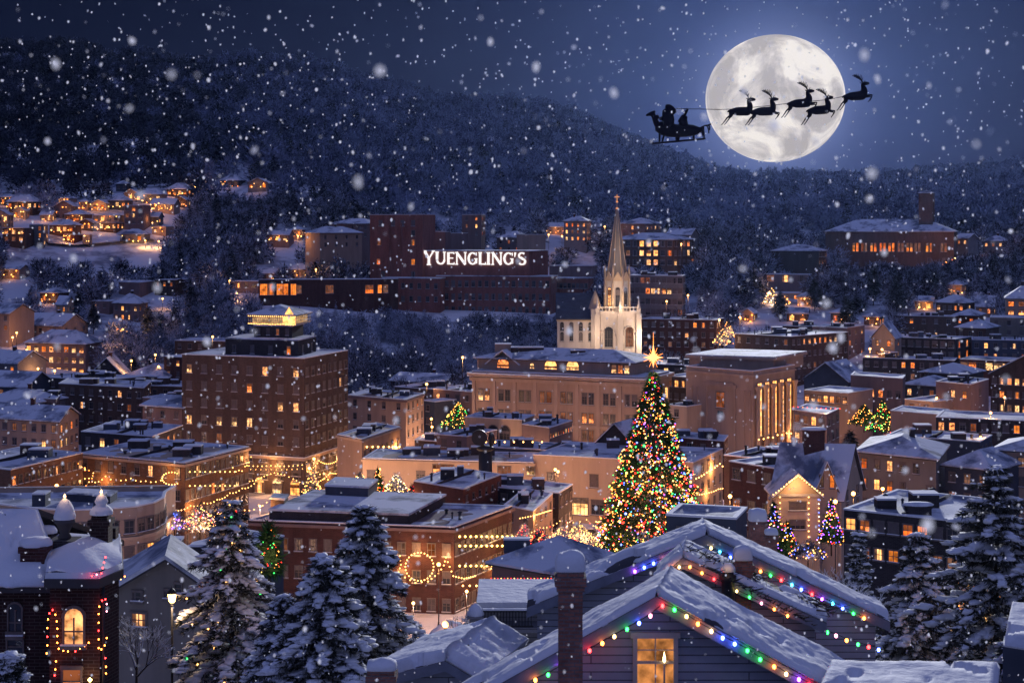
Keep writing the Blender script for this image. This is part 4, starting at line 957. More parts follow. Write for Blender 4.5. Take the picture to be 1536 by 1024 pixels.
# ---- centre front
lng, lngp, lngz = bl('long cream store building with a flat snowy roof across the square', (544, 338), (800, 332), (812, 346), 694, wall='cream', n1=0, rows=1, units=5, cornice='cream')
W = Wins(lng); a, q = Vector(lngp[0]), Vector(lngp[1]); dd = q-a; rzz = math.atan2(dd.y, dd.x)
for px, py, w, h, st in ((560, 719, 2.4, 2.6, 'K'), (632, 716, 1.6, 2.0, 'K'), (660, 704, 2.6, 1.6, 'L'), (672, 704, 2.6, 1.6, 'H'), (757, 704, 2.6, 1.6, 'H'), (796, 704, 1.6, 1.6, 'L'), (778, 718, 1.4, 1.4, 'H')):
    p = a+dd*((px-544)/256); W.add(Vector((p.x, p.y, ZY(py, 334))), rzz, window_mesh(w, h, 'sash', st))
W.flush()
lb, lbp, lbz = bl('blank cream side of the square with a lit garage doorway', (800, 333), (1040, 322), (1084, 342), 694, wall='cream', n1=0, n2=5, rows=3, fh=4, lit2=.1, units=2)
W = Wins(lb); a, q = Vector(lbp[0]), Vector(lbp[1]); dd = q-a; rzz = math.atan2(dd.y, dd.x)
for px, py, w, h, st in ((827, 717, 1.4, 1.6, 'K'), (870, 759, 3.8, 3.4, 'B'), (898, 759, 2.4, 3.0, 'K'), (893, 720, 1.6, 2.6, 'D')):
    p = a+dd*((px-800)/240); W.add(Vector((p.x, p.y, ZY(py, 330))), rzz, window_mesh(w, h, 'sash', st))
W.flush()
sgb, _, _ = bl('triangular snow covered roof left of the christmas tree', (884, 352), (962, 346), None, 680, wall='dark', roof='gable', rh=6.0, ridge='y', n1=0, rows=1, units=0)
bl('dark grey brick block with paired windows in front of the cream store', (700, 304), (838, 294), (859, 304), 740, wall='dark', n1=6, n2=3, rows=3, fh=3.8, lit=.0, pat=["  DD D", " DD DD"], units=3, ws=(1.2, 1.7), lit2=.1)
bl('low red block with a glowing brick end on the near roofs', (621, 294), (695, 285), (752, 302), 734, wall='red', n1=0, n2=6, rows=2, lit2=.0, units=1, ws=(.8, 1.2))
wr, wrp, wrz = bl('long brown brick block hung with a big bulb wreath and rows of candle lights', (372, 255), (681, 249), (768, 268), 791, wall='darkred', n1=14, n2=11, rows=3, fh=4.3, top=3.6, ws=(1.1, 1.9), lit2=.0, pat=["DHHKKDDDDDHDHD", "DKDKDDKDDKDKDK", "DKDKDDKDDKDKDK"], units=2, cornice='pink', parapet=.6)
def penthouse_on(root, A, B_, C_, yt, zb, mat, nm='roof_block'):
    pl = footprint(A, B_, C_); zt = ZY(yt, B_[1]); m = MB(); m.prism(pl, zb, zt); o = m.build(nm, BR[mat], root); s = MB(); s.prism(inset(pl, -.15), zt+.003, zt+.35); s.build('roof_snow', SNOWR, o); return o, pl, zt
penthouse_on(wr, (404, 257), (612, 252.5), (668, 271), 773, wrz-.6, 'dark'); penthouse_on(wr, (488, 270), (552, 268), (566, 276), 732, wrz-.6, 'slate')
penthouse_on(wr, (406, 262), (426, 261), (432, 265), 750, wrz-.6, 'brown')
lw, lwp, lwz = bl('low wing with lit garlands between the brown brick block and the square', (756, 280), (800, 274), (829, 292), 767, wall='tan', n1=2, n2=4, rows=3, lit=.2, units=1, ws=(1, 1.5))
crv_pts = [(-60, 222), (-20, 217), (40, 213), (100, 211), (160, 212), (205, 214), (232, 217), (246, 221), (249, 226)]
def curved():
    pts = [XY(*p) for p in crv_pts]; back = [(pts[-1][0]+.3, 231), (pts[0][0]-2, 229)]; poly = pts+back; zt = ZY(762, 213); g = gz(pts[4][0], pts[4][1])
    root = thing('curved_building', 'rounded beige office block with ribbon windows behind the brick house chimneys', 'building', (pts[4][0], pts[4][1]+15, g)); FOOT.append((pts[4][0], 235, 26))
    b = MB(); b.prism(poly, g-1, zt-.8); b.build('wall', BR['beige'], root)
    pb = MB(); pi = inset(poly, .35)
    for i in range(len(poly)):
        j = (i+1) % len(poly); pb.wall(poly[i], poly[j], zt-.8, zt); pb.wall(pi[j], pi[i], zt-.8, zt); pb.face([(*poly[i], zt), (*poly[j], zt), (*pi[j], zt), (*pi[i], zt)])
    pb.build('parapet', BR['beige'], root)
    sb = MB(); po = inset(poly, -.08)
    for i in range(len(poly)):
        j = (i+1) % len(poly); sb.face([(*po[i], zt+.18), (*po[j], zt+.18), (*pi[j], zt+.18), (*pi[i], zt+.18)]); sb.face([(*po[i], zt+.003), (*po[j], zt+.003), (*po[j], zt+.18), (*po[i], zt+.18)])
    sb.build('parapet_snow', SNOW, root)
    d = MB(); d.face([(*p, zt-.6) for p in inset(poly, .3)]); d.build('roof_snow', SNOWR, root)
    W = Wins(root); bands = MB()
    for k in range(len(pts)-1):
        L = math.dist(pts[k], pts[k+1]); n = max(1, int(L/1.55))
        for r in range(4): face_windows(W, pts[k], pts[k+1], [zt-2.6-3.5*r], n, 1.15, 1.7, 'sash', .0 if r < 1 else .22)
    W.flush()
    for r in range(4):
        zz = zt-4.1-3.5*r; o = inset(poly, -.22); bands.prism(o, zz-.25, zz+.2, bottom=True)
    bands.build('ledges', BR['cream'], root)
    for x, y, w in ((62, 219, 1.8), (150, 218, 1.2)):
        if w: p = XY(x, y); unit(root, p[0], p[1], zt-.6, w, 2.5, 1.6, 'slate')
    m = MB(); pl = footprint((100, 222), (165, 220), (176, 224)); m.prism(pl, zt-.7, zt+.4); o = m.build('roof_block', BR['slate'], root); s = MB(); s.prism(inset(pl, -.1), zt+.403, zt+.6); s.build('roof_snow', SNOWR, o)
    return zt
curved()
# ---- gabled beige house outlined in lights
def gablehouse():
    D = 232; p = P(1230, 800, D); g = gz(p.x, p.y)-1
    root = thing('gabled_house', 'steep gabled beige house outlined with warm lights and a thick brick chimney', 'house', (p.x, p.y, g)); FOOT.append((p.x, D+6, 12))
    S = lambda px, d=D: (px-768)/F*d
    z = lambda y, d=D: ZY(y, d)
    body = [(S(1162), D+2), (S(1262), D), (S(1296, D+9), D+10), (S(1190, D+12), D+12)]; b = MB(); b.prism(body, g, z(748)); b.build('wall', BR['cream'], root)
    roof_gable(root, body, z(748), 7.0, 'x', .5, .3, wallmat=BR['cream'])
    for (x0, x1, ya, ye, d0, dep, nm) in ((1157, 1236, 712, 742, D-2.5, 7, 'front_gable'), (1218, 1262, 694, 732, D-.4, 5, 'side_gable')):
        pl = [(S(x0+6, d0), d0), (S(x1-6, d0), d0), (S(x1-6, d0), d0+dep), (S(x0+6, d0), d0+dep)]; m = MB(); m.prism(pl, g, z(ye, d0)); o = m.build(nm, BR['cream'], root); roof_gable(o, pl, z(ye, d0), (ye-ya)/F*D, 'y', .6, .28, wallmat=BR['cream'])
        if nm == 'front_gable':
            W = Wins(o); face_windows(W, pl[0], pl[1], [z(759, d0)], 1, 2.2, 1.2, 'sash', 0, pat=["D"]); face_windows(W, pl[0], pl[1], [z(787, d0)], 1, 2.0, 1.3, 'sash', 0, pat=["K"]); W.flush()
            tr = MB(); tr.box(pl[0][0]-.1, pl[1][0]+.1, d0-.25, d0+.1, z(744, d0), z(740, d0)); tr.build('trim_board', TRIM, o)
        else:
            W = Wins(o); face_windows(W, pl[0], pl[1], [z(722, d0)], 2, .6, 1.8, 'sash', 0, pat=["KO"]); W.flush()
    W = Wins(root); face_windows(W, body[1], body[2], [z(748), z(770)], 2, .8, 1.5, 'sash', .5); W.flush()
    x = S(1220, D+6); chimney(root, x, D+6, z(720), z(644, D+6), 3.0, 'darkred', 1.8)
    pts = [(1160, 740), (1168, 734), (1176, 728), (1184, 721), (1192, 716), (1197, 712), (1203, 716), (1210, 722), (1218, 728), (1226, 734), (1234, 740)]
    string_lights('warm bulbs following the front gable of the beige house', [P(x, y, D-3.3) for x, y in pts], step=.5, r=.10, light=220)
    for x in (1170, 1213): string_lights('vertical row of warm bulbs on the %s corner of the beige gable' % ('left' if x < 1200 else 'right'), [P(x, 744, D-2.75), P(x, 812, D-2.75)], step=.75, r=.1)
    string_lights('zigzag of cool bulbs on the downpipe beside the beige gable', [P(1228, 748, D-2.6), P(1229, 812, D-2.6)], step=.6, r=.08, cols='bsw')
    point('porch_light', root, P(1196, 732, D-4.2), 350, (1, .6, .25), .3)
gablehouse()
# small house in front of the square, red lights on its eaves
hs, hsp, hsz = bl('red trimmed cottage with a lit window under a snowy hip roof', (738, 192), (836, 186), None, 862, wall='pink', roof='hip', rh=2.6, n1=0, rows=1, depth=12, name='cottage', cat='house', units=0)
W = Wins(hs); a, q = Vector(hsp[0]), Vector(hsp[1]); dd = q-a
for px, w, h, st in ((773, 1.9, 2.0, 'B'), (804, .9, 1.8, 'D'), (750, .8, 1.7, 'K')): p = a+dd*((px-738)/98); W.add(Vector((p.x, p.y, ZY(888, 189))), math.atan2(dd.y, dd.x), window_mesh(w, h, 'sash', st))
W.flush(); m = MB(); u0 = XY(775, 196); unit(hs, u0[0], u0[1], hsz+.6, 3.2, 1.2, 1.6, 'slate', 'dormer')
string_lights('red and orange bulbs along the cottage eaves', [P(737, 866, 188), P(837, 866, 184)], step=.42, cols='rorw', r=.055)
# dark pedestal with a round ornament on the near roofs
def tank():
    p = P(728, 745, 316); g = gz(p.x, p.y); root = thing('roof_monument', 'dark pillar topped by a snow edged round disc and stub on the rooftops', 'monument', (p.x, p.y, g))
    b = MB(); b.tube((p.x, p.y, g-1), (p.x, p.y, ZY(676, 316)), 1.5, 1.35, 12); b.lathe((p.x, p.y, ZY(676, 316)), [(1.35, 0), (1.7, .3), (1.7, .7), (.9, 1.0), (0, 1.1)], 12); b.build('pillar', BR['black'], root)
    d = MB(); c = P(719, 656, 315); d.tube(c+Vector((0, .5, 0)), c+Vector((0, -.5, 0)), 1.55, n=16); d.tube(c+Vector((.3, 0, -1.2)), (p.x, p.y, ZY(672, 316)), .4); d.build('disc', BR['black'], root)
    e = MB(); c2 = P(737, 657, 316); e.lathe(c2, [(.3, -1.6), (.7, -.6), (.55, .8), (0, 1.2)], 8); e.build('stub', BR['black'], root)
tank()
# ---- hillside settlement at the left: x0, x1, eaves row, base row, wall, roof, lit share, label
HILL = [
 (10, 62, 303, 322, 'brown', 'hip', .9, 'wide hip roofed house with a glowing porch at the top left of the hill town'),
 (-12, 20, 322, 350, 'tan', 'gable', .3, 'tan gabled house at the left frame edge of the hill town'),
 (44, 72, 337, 372, 'grey', 'flat', .25, 'grey flat roofed block with small lit windows low on the hill'),
 (82, 118, 309, 330, 'pink', 'gable', .3, 'salmon gabled house on the hill between lit porches'),
 (118, 136, 303, 318, 'tan', 'hip', .6, 'tiny house behind the salmon gable'),
 (137, 160, 305, 318, 'cream', 'gable', 1., 'brightest cream gable on the hill crest'),
 (139, 180, 323, 344, 'tan', 'flat', .5, 'low tan house with a shed roof mid hill'),
 (186, 216, 308, 348, 'pink', 'flat', .1, 'tall pinkish cube standing up in the hill town'),
 (162, 199, 301, 316, 'slate', 'hip', .4, 'pale roofed slate house beside the hill crest'),
 (203, 243, 292, 306, 'grey', 'hip', .7, 'hill house with a strip of porch lights in the trees'),
 (250, 292, 284, 298, 'brown', 'hip', 1., 'highest brightly lit house on the wooded hill'),
 (4, 38, 342, 372, 'brown', 'flat', .5, 'brown box house under the left hill town'),
 (74, 112, 338, 356, 'amber', 'hip', .7, 'amber house with strings of porch light'),
 (95, 112, 352, 366, 'red', 'flat', 1., 'small house glowing orange on the hill'),
 (124, 138, 352, 372, 'tan', 'flat', .3, 'narrow tan house on the lower hill'),
 (139, 186, 334, 350, 'amber', 'flat', .9, 'long orange porch house in the hill centre'),
 (216, 245, 325, 342, 'grey', 'gable', .3, 'grey gabled house at the right end of the hill town'),
 (174, 196, 276, 288, 'slate', 'hip', .1, 'faint snowy roof high in the trees'),
 (330, 368, 271, 282, 'slate', 'hip', .3, 'lone hill house with white lamps high in the forest'),
 (372, 402, 274, 290, 'grey', 'gable', .4, 'forest house beside the lone lamps'),
 (226, 262, 306, 320, 'tan', 'gable', .8, 'house wrapped in dots of light below the crest'),
 (180, 216, 352, 366, 'grey', 'hip', .3, 'low house above the snowy road'),
 (60, 84, 322, 334, 'tan', 'gable', .5, 'small tan gable tucked mid hill left'),
 (400, 434, 352, 372, 'pink', 'gable', .4, 'pinkish gabled house on the slope left of the brewery'),
 (436, 458, 345, 362, 'tan', 'hip', .6, 'tan house with porch lamps left of the brewery'),
 (392, 420, 410, 424, 'pink', 'gable', .3, 'snowy roofed house just behind the orange glass building'),
 (340, 388, 422, 440, 'pink', 'flat', .2, 'pinkish flat house with lamps left of the orange glass building'),
 (20, 44, 316, 330, 'cream', 'gable', .8, 'cream gable squeezed beside the wide crest house'),
 (98, 128, 322, 336, 'amber', 'hip', .8, 'amber bungalow in the middle of the hill town'),
 (118, 140, 334, 348, 'brown', 'gable', .5, 'brown gable under the amber bungalow'),
 (186, 214, 290, 300, 'tan', 'gable', .8, 'tan gable high beside the strip of porch lights'),
 (258, 286, 300, 312, 'amber', 'gable', .8, 'last amber gable at the right of the hill crest'),
 (0, 26, 296, 310, 'slate', 'hip', .6, 'slate house above the left frame edge of the hill town'),
 (228, 250, 340, 354, 'tan', 'flat', .7, 'little lit flat at the lower right of the hill town'),
 (84, 104, 298, 308, 'tan', 'hip', .9, 'small bright house on the crest left of centre'),
 (2, 30, 404, 420, 'tan', 'gable', .5, 'tan gable on the bank under the hill road at far left'),
 (60, 88, 440, 456, 'brown', 'hip', .7, 'brown hip roofed house left of the narrow glowing house'),
 (1112, 1136, 470, 484, 'tan', 'gable', .6, 'tan gable below the glittering terrace trees'),
 (1196, 1222, 446, 460, 'cream', 'hip', .7, 'cream house right of the terrace house'),
 (1180, 1212, 470, 484, 'brown', 'gable', .4, 'brown gable in the trees over the bank roof'),
 (1246, 1276, 470, 484, 'slate', 'hip', .5, 'slate house between the wooded slope and the tall brown block'),
 (1372, 1400, 452, 464, 'tan', 'gable', .7, 'tan gable left of the snow roofed brown house'),
 (1296, 1326, 476, 490, 'brown', 'hip', .6, 'brown hip roof just above the outlined chalet'),
 (1000, 1030, 384, 398, 'pink', 'gable', .6, 'pinkish gable below the lodge'),
 (820, 846, 340, 352, 'tan', 'gable', .7, 'tan gable left of the light webbed house'),
 (1420, 1450, 428, 440, 'tan', 'hip', .5, 'tan hip roofed house above the right slope woods'),
 (480, 510, 362, 376, 'tan', 'gable', .7, 'tan gable before the beige cliffside house'),
 (430, 470, 405, 416, 'tan', 'hip', .4, 'lit cottage above the orange glass roof'),
]
for (x0, x1, ye, yb, wl, rf, lt, lab) in HILL:
    D = min(Dg((x0+x1)/2, yb), 1000); sk = random.choice([0, 1])
    dx = (x1-x0)
    if sk: A, B_, C_ = (x0, D+4), (x1-dx*.25, D), (x1, D+8)
    else: A, B_, C_ = (x0, D+2), (x1-1, D), None
    ppm = F/D
    hr, hp, hz = building(lab, A, B_, C_, yt=ye, wall=wl, roof=rf, rh=max(1.8, dx/ppm*.22), lit=lt, ws=(1.7, 2.0), fh=3.4, rows=max(1, int((yb-ye)/ppm/3.6)), depth=9, name='hill_house', cat='house', units=0, parapet=.5, top=1.9, ridge=random.choice(['x', 'y']), group='houses of the hillside settlement')
    if lt > .25:
        a, q = Vector(hp[0]), Vector(hp[1]); nb = int(2+lt*7)
        for k in range(nb):
            p = a.lerp(q, (k+.5)/nb); o = bpy.data.objects.new('porch_light', bulb_mesh(random.choice('oowy'), random.choice([.16, .22, .32]))); C.objects.link(o); par(o, hr); o.location = (p.x+random.uniform(-1, 1), p.y-.6-random.random()*2, hz-random.choice([.6, 2.4, 3.2]))
        point('porch_glow', hr, ((a.x+q.x)/2, min(a.y, q.y)-3, hz-1.2), 900*lt, (1, .42, .13), .4)
# ================================================================== foreground roofs
def V3(*a): return Vector(a)
SIDING = surf('blue grey clapboard', (0.34, 0.36, 0.41), .7, .16, .8, uvbrick=(3.6, .19, .014, (.30, .32, .37), (.09, .095, .11)))
NEARBRICK = surf('soot dark brick', (.42, .17, .12), .9, .35, 1.4, bump=.6, bscale=14, uvbrick=(.22, .075, .011, (.22, .09, .07), (.20, .17, .16)))
from mathutils import noise as NZ
def heightsnow(name, quad, th, parent, n=(26, 14), amp=.05, curl=.12, mat=None, seed=0, ridge=False):
    """thick wind shaped snow lying on a roof plane given by its four corners (eave a, eave b, ridge b, ridge a)"""
    q = [Vector(p) for p in quad]; nrm = (q[1]-q[0]).cross(q[3]-q[0]).normalized()
    if nrm.z < 0: nrm = -nrm
    nu, nv = n; b = MB(); rr = random.Random(seed); g = [[None]*(nv+1) for _ in range(nu+1)]; ph = [rr.random()*6 for _ in range(4)]
    for i in range(nu+1):
        for j in range(nv+1):
            u, v = i/nu, j/nv; p = (q[0]*(1-u)+q[1]*u)*(1-v)+(q[3]*(1-u)+q[2]*u)*v
            e = min(u*nu, (1-u)*nu, v*nv, (1-v)*nv if not ridge else 99); k = 0.12 if e < .5 else .8 if e < 1.5 else 1.0
            q3 = Vector((p.x, p.y, p.z)); bare_ = NZ.noise(q3*.75+Vector((seed, 0, 0)))+.35*NZ.noise(q3*2.6); h = th*k+(amp*(1.1*NZ.noise(q3*.9)+.55*NZ.noise(q3*3.1)+.25*NZ.noise(q3*9))+.006*rr.random())*(k > .5)
            if bare_ > .34: h = h*max(0.0, 1-(bare_-.34)*9)-.015
            g[i][j] = p+(nrm*h if v < .999 or not ridge else Vector((0, 0, (th+.03*math.sin(u*17+ph[0]))/max(nrm.z, .3))))
    for i in range(nu):
        for j in range(nv): b.face([g[i][j], g[i+1][j], g[i+1][j+1], g[i][j+1]] if (q[1]-q[0]).cross(q[3]-q[0]).z > 0 else [g[i][j], g[i][j+1], g[i+1][j+1], g[i+1][j]], smooth=True)
    # skirt
    ring = [(i, 0) for i in range(nu+1)]+[(nu, j) for j in range(1, nv+1)]+[(i, nv) for i in range(nu-1, -1, -1)]+[(0, j) for j in range(nv-1, 0, -1)]
    for k in range(len(ring)):
        i, j = ring[k]; i2, j2 = ring[(k+1) % len(ring)]; a, c = g[i][j], g[i2][j2]
        b.face([a, c, c-nrm*th*.14, a-nrm*th*.14], smooth=True)
    return b.build(name, mat or SNOW, parent)
def gable_front(label, apex, lpx, rpx, ls, rs, D, ridge, th=.30, base=7.0, ov=.45, name='gabled_house', snow_seed=1, panes=None):
    """a gable facing the camera: apex pixel, left and right eave columns, slopes in px per px, ridge vector"""
    a = P(*apex, D); L = P(lpx, apex[1]+(apex[0]-lpx)*ls, D); R = P(rpx, apex[1]+(rpx-apex[0])*rs, D)
    g = gz(a.x, a.y); root = thing(name, label, 'house', (a.x, a.y, g))
    rv = Vector(ridge); fr = Vector((0, ov, 0))
    Li, Ri = L.lerp(a, .06), R.lerp(a, .06)
    zb = min(L.z, R.z)-base
    dn = Vector((0, 0, -.22))
    w = MB(); A0, L0, R0 = a+fr+dn, Li+fr+dn, Ri+fr+dn
    w.face([(L0.x, L0.y, zb), (R0.x, R0.y, zb), tuple(R0), tuple(A0), tuple(L0)], 0, [(p[0], p[2]) for p in ((L0.x, 0, zb), (R0.x, 0, zb), R0, A0, L0)])
    B1, B2, B3 = L0+rv, R0+rv, A0+rv
    w.wall((R0.x, R0.y), (B2.x, B2.y), zb, R0.z); w.wall((B1.x, B1.y), (L0.x, L0.y), zb, L0.z)
    w.face([(B2.x, B2.y, zb), (B1.x, B1.y, zb), tuple(B1), tuple(B3), tuple(B2)], 0, [(p[0], p[2]) for p in ((B2.x, 0, zb), (B1.x, 0, zb), B1, B3, B2)])
    w.build('wall', SIDING, root)
    r = MB()
    e = rv.normalized()*ov
    for s in (L, R):
        top = [s, s+rv+e, a+rv+e, a] if s is L else [s, a, a+rv+e, s+rv+e]
        if (Vector(top[1])-Vector(top[0])).cross(Vector(top[3])-Vector(top[0])).z < 0: top = top[::-1]
        slab(r, [tuple(p) for p in top], .14, 0, 0)
    ro = r.build('roof', TRIMD, root)
    # rake boards under the overhang
    k = MB()
    for s in (L, R):
        d = (s-a); n = Vector((0, -.02, 0)); dz = Vector((0, 0, -.145))
        k.face([a+n+dz+V3(0, 0, .13), a+n+dz-V3(0, 0, .16), s+n+dz-V3(0, 0, .16), s+n+dz+V3(0, 0, .13)] if s is R else [s+n+dz+V3(0, 0, .13), s+n+dz-V3(0, 0, .16), a+n+dz-V3(0, 0, .16), a+n+dz+V3(0, 0, .13)])
        k.face([a+n+dz-V3(0, 0, .16), s+n+dz-V3(0, 0, .16), s+dz+fr-V3(0, 0, .16), a+dz+fr-V3(0, 0, .16)])
    k.build('rake_board', surf('weathered fascia '+str(D), (.22, .24, .30), .6, .2, 2), root)
    heightsnow('roof_snow', [L, L+rv+e, a+rv+e, a], th, ro, (34, 120), seed=snow_seed, amp=.05, ridge=True)
    heightsnow('roof_snow', [R, R+rv+e, a+rv+e, a], th, ro, (34, 120), seed=snow_seed+1, amp=.05, ridge=True)
    return root, a, L, R, A0
# near gable with the candle lit window
G1, a1, L1, R1, A1 = gable_front('nearest blue clapboard gable with a candle lit window and coloured bulbs under its snowy rake', (985, 893), 640, 1300, .56, .54, 36, (.5, 2.2, 0), th=.13, name='clapboard_house')
def near_window(root, px0, px1, py0, py1, D):
    p0, p1 = P(px0, py1, D), P(px1, py0, D); w, h = p1.x-p0.x, p1.z-p0.z; y = D+.45
    f = MB(); t = .10
    f.box(p0.x-t, p0.x, y-.09, y+.01, p0.z, p1.z); f.box(p1.x, p1.x+t, y-.09, y+.01, p0.z, p1.z); f.box(p0.x-t-.05, p1.x+t+.05, y-.11, y+.01, p1.z, p1.z+.13); f.box(p0.x-t-.06, p1.x+t+.06, y-.16, y+.01, p0.z-.12, p0.z)
    win = f.build('window', TRIM, root)
    s = MB(); cx = (p0.x+p1.x)/2; cz = (p0.z+p1.z)/2+.02
    s.box(p0.x, p1.x, y-.055, y-.005, cz-.03, cz+.03); s.box(cx-.012, cx+.012, y-.045, y-.012, cz+.03, p1.z); s.box(p0.x, p1.x, y-.044, y-.013, cz+(p1.z-cz)*.5-.01, cz+(p1.z-cz)*.5+.012)
    s.box(cx-.012, cx+.012, y-.045, y-.012, p0.z, cz-.03)
    s.build('sash', TRIM, win)
    g = MB(); g.face([(p0.x, y-.006, p0.z), (p1.x, y-.006, p0.z), (p1.x, y-.006, p1.z), (p0.x, y-.006, p1.z)]); g.build('pane', litmat('candle lit room', (1, .36, .10), (1, .40, .13), .15, .95, True, 2.6), win)
    return (p0, p1, win)
p0, p1, nwin = near_window(G1, 958, 1013, 963, 1040, 36)
cd = MB(); cx = p0.x+(p1.x-p0.x)*.74; cz = P(0, 1000, 36).z
cd.lathe((cx, 36.36, cz), [(.0, 0), (.035, .05), (.028, .12), (.008, .22), (0, .27)], 8); fl = cd.build('candle_flame', emis('candle flame', (1, .7, .3), 9), nwin)
cd = MB(); cd.tube((cx, 36.36, cz-.5), (cx, 36.36, cz), .022, n=8); cd.build('candle', TRIM, nwin)
def nearstring(label, pts, cols, D, dy=-.10, r=.038, lift=0):
    r = r*.72 if r > .04 else r
    P3 = [P(x, y+lift, D)+V3(0, dy, 0) for x, y in pts]; return string_lights(label, P3, cols=cols, r=r, exact=True, near=True)
nearstring('nearest string of coloured bulbs hanging under the front gable rake', [(884, 970), (903, 959), (921, 949), (940, 938), (958, 929), (975, 918), (993, 903), (1011, 909), (1029, 919), (1046, 930), (1066, 941), (1083, 951), (1101, 960), (1120, 970), (1139, 983), (1160, 994), (1178, 1005), (1197, 1013), (1212, 1021)], 'roybpsrgyowbbggowvr'.replace('psr', 'pr', 1) if False else 'roygbprgyowbbggowvr', 36, -.12)
nearstring('short string of bulbs under the left eave beyond the tall chimney', [(803, 1014), (822, 1006), (840, 996)], 'ogv', 36, -.12)
# tall chimney
def near_chimney(label, px0, px1, ytop, D, zdown, capy, mat=NEARBRICK, cone=False, d=None):
    p = P((px0+px1)/2, ytop, D); w = (px1-px0)/F*D; d = d or w*.9
    root = thing('chimney', label, 'chimney', (p.x, p.y+d/2, p.z-zdown)); y0 = p.y; b = MB()
    b.box(p.x-w/2, p.x+w/2, y0, y0+d, p.z-zdown, p.z-.42); b.box(p.x-w/2-.04, p.x+w/2+.04, y0-.04, y0+d+.04, p.z-.42, p.z-.30); b.box(p.x-w/2-.08, p.x+w/2+.08, y0-.08, y0+d+.08, p.z-.30, p.z-.12); b.box(p.x-w/2-.03, p.x+w/2+.03, y0-.03, y0+d+.03, p.z-.12, p.z)
    b.build('stack', mat, root); h = (ytop-capy)/F*D; s = MB(); r = w/2+.07
    # pillowy snow, a squared dome
    V, Fc = ICO2; q = V.copy(); q = np.sign(q)*np.abs(q)**np.array([.32, .32, .6]); q[:, 0] *= r*(1 if not cone else .9); q[:, 1] *= r*d/w; q[:, 2] = np.where(q[:, 2] > 0, q[:, 2]*h, q[:, 2]*.05)
    q[:, 2] += (q[:, 2] > .05)*(.035*np.sin(q[:, 0]*11+1)+.03*np.cos(q[:, 1]*9)); q += np.array([p.x, y0+d/2, p.z+.03])
    npmesh('snow_cap', q, Fc, SNOW, root, True)
    return root
near_chimney('tall dark brick chimney with a pillow of snow beside the nearest gable', 838, 874, 857, 33.5, 7, 833)
# rear large gable
G2, a2, L2, R2, A2 = gable_front('larger clapboard gable behind with cool coloured bulbs along both rakes', (1060, 801), 790, 1335, .405, .475, 47, (.05, 1.2, 0), th=.19, name='clapboard_house', snow_seed=7)
nearstring('blue and violet bulbs on the left rake of the rear gable', [(952, 853), (966, 847), (980, 841), (995, 835), (1010, 829)], 'vbbpv', 47, -.1, .055)
nearstring('string of coloured bulbs running down the right rake of the rear gable', [(1066, 818), (1079, 824), (1095, 832), (1112, 840), (1140, 853), (1155, 859), (1171, 866), (1187, 873), (1201, 880), (1217, 887), (1232, 894), (1248, 901), (1263, 908), (1279, 916), (1295, 923)], 'ycbcogrccrvccgo'.replace('cc', 'cb'), 47, -.1, .055)
# middle gable to the right with vines
G3, a3, L3, R3, A3 = gable_front('middle snowy gable roof streaked with dry vines between the two clapboard gables', (1024, 835), 985, 1240, .9, .455, 42, (.2, 1.2, 0), th=.15, name='clapboard_wing', snow_seed=12, base=3)
nearstring('warm bulbs along the rake of the vine streaked roof', [(1008, 872), (1018, 868), (1034, 868), (1052, 877), (1070, 886), (1087, 895), (1104, 904), (1123, 913), (1141, 922), (1160, 931), (1180, 941)], 'owoorpygpoo', 42, -.14, .045, -22)
nearstring('low slung string of coloured bulbs reaching into the conifer', [(1212, 930), (1226, 937), (1241, 945), (1254, 950), (1270, 957), (1287, 963), (1303, 967), (1318, 971)], 'owgpogrb', 45, 0, .06)
def vines():
    b = MB(); rr = random.Random(3)
    def on_roof(u, v):   # u down the right slope of the middle gable, v back
        return a3.lerp(R3, u)+Vector((.2, 1.2, 0))*v+V3(0, 0, .19)
    for k in range(120):
        u, v = rr.choice([(.12, .4), (.2, .5), (.33, .55), (.38, .45), (.5, .6), (.9, .7), (.97, .5)]); u += rr.gauss(0, .05); v += rr.gauss(0, .18)
        p = on_roof(min(max(u, .02), 1), min(max(v, .02), 1)); d = Vector((rr.gauss(.15, .3), rr.gauss(-.1, .3), rr.gauss(.0, .12))); q = p+d*.6; b.tube(p, q, .018, .008, 4); b.tube(q, q+Vector((rr.gauss(0, .18), rr.gauss(0, .12), rr.gauss(0, .1))), .010, .004, 3)
    for k in range(60):
        u = rr.random(); p = a1.lerp(R1, .12+u*.6)+Vector((.9, 4, 0))*(.95)+V3(0, 0, .22); q = p+Vector((rr.gauss(.1, .15), rr.gauss(0, .1), rr.gauss(.03, .06))); b.tube(p, q, .02, .006, 4)
    tag(b.build('dry_vines', BARK), 'tangle of dry dark vines lying on the snowy roofs between the gables', 'vine', kind='stuff')
vines()
near_chimney('small dark chimney with a cone of snow on the vine streaked roof', 1104, 1127, 840, 42.3, 2.6, 823, cone=True)
def pot(px, py, D):
    p = P(px, py, D); root = thing('chimney_pot', 'squat metal vent glowing warm beside the cone capped chimney', 'vent', (p.x, p.y, p.z-1)); b = MB()
    b.lathe((p.x, p.y, p.z-1.0), [(.17, 0), (.17, .62), (.22, .64), (.22, .74), (.15, .78), (.15, .86)], 10); b.build('vent_pipe', BR['black'], root)
    s = MB(); s.lathe((p.x, p.y, p.z-.14), [(.0, -.04), (.2, 0), (.19, .1), (.1, .2), (0, .23)], 10); s.build('snow_cap', SNOW, root); point('vent_glow', root, (p.x-.1, p.y-.55, p.z+.1), 3, (1, .55, .15), .05)
pot(1092, 848, 41.9)
near_chimney('distant chimney with a glowing white snow cap right of the christmas tree', 1126, 1150, 782, 92, 9, 765)
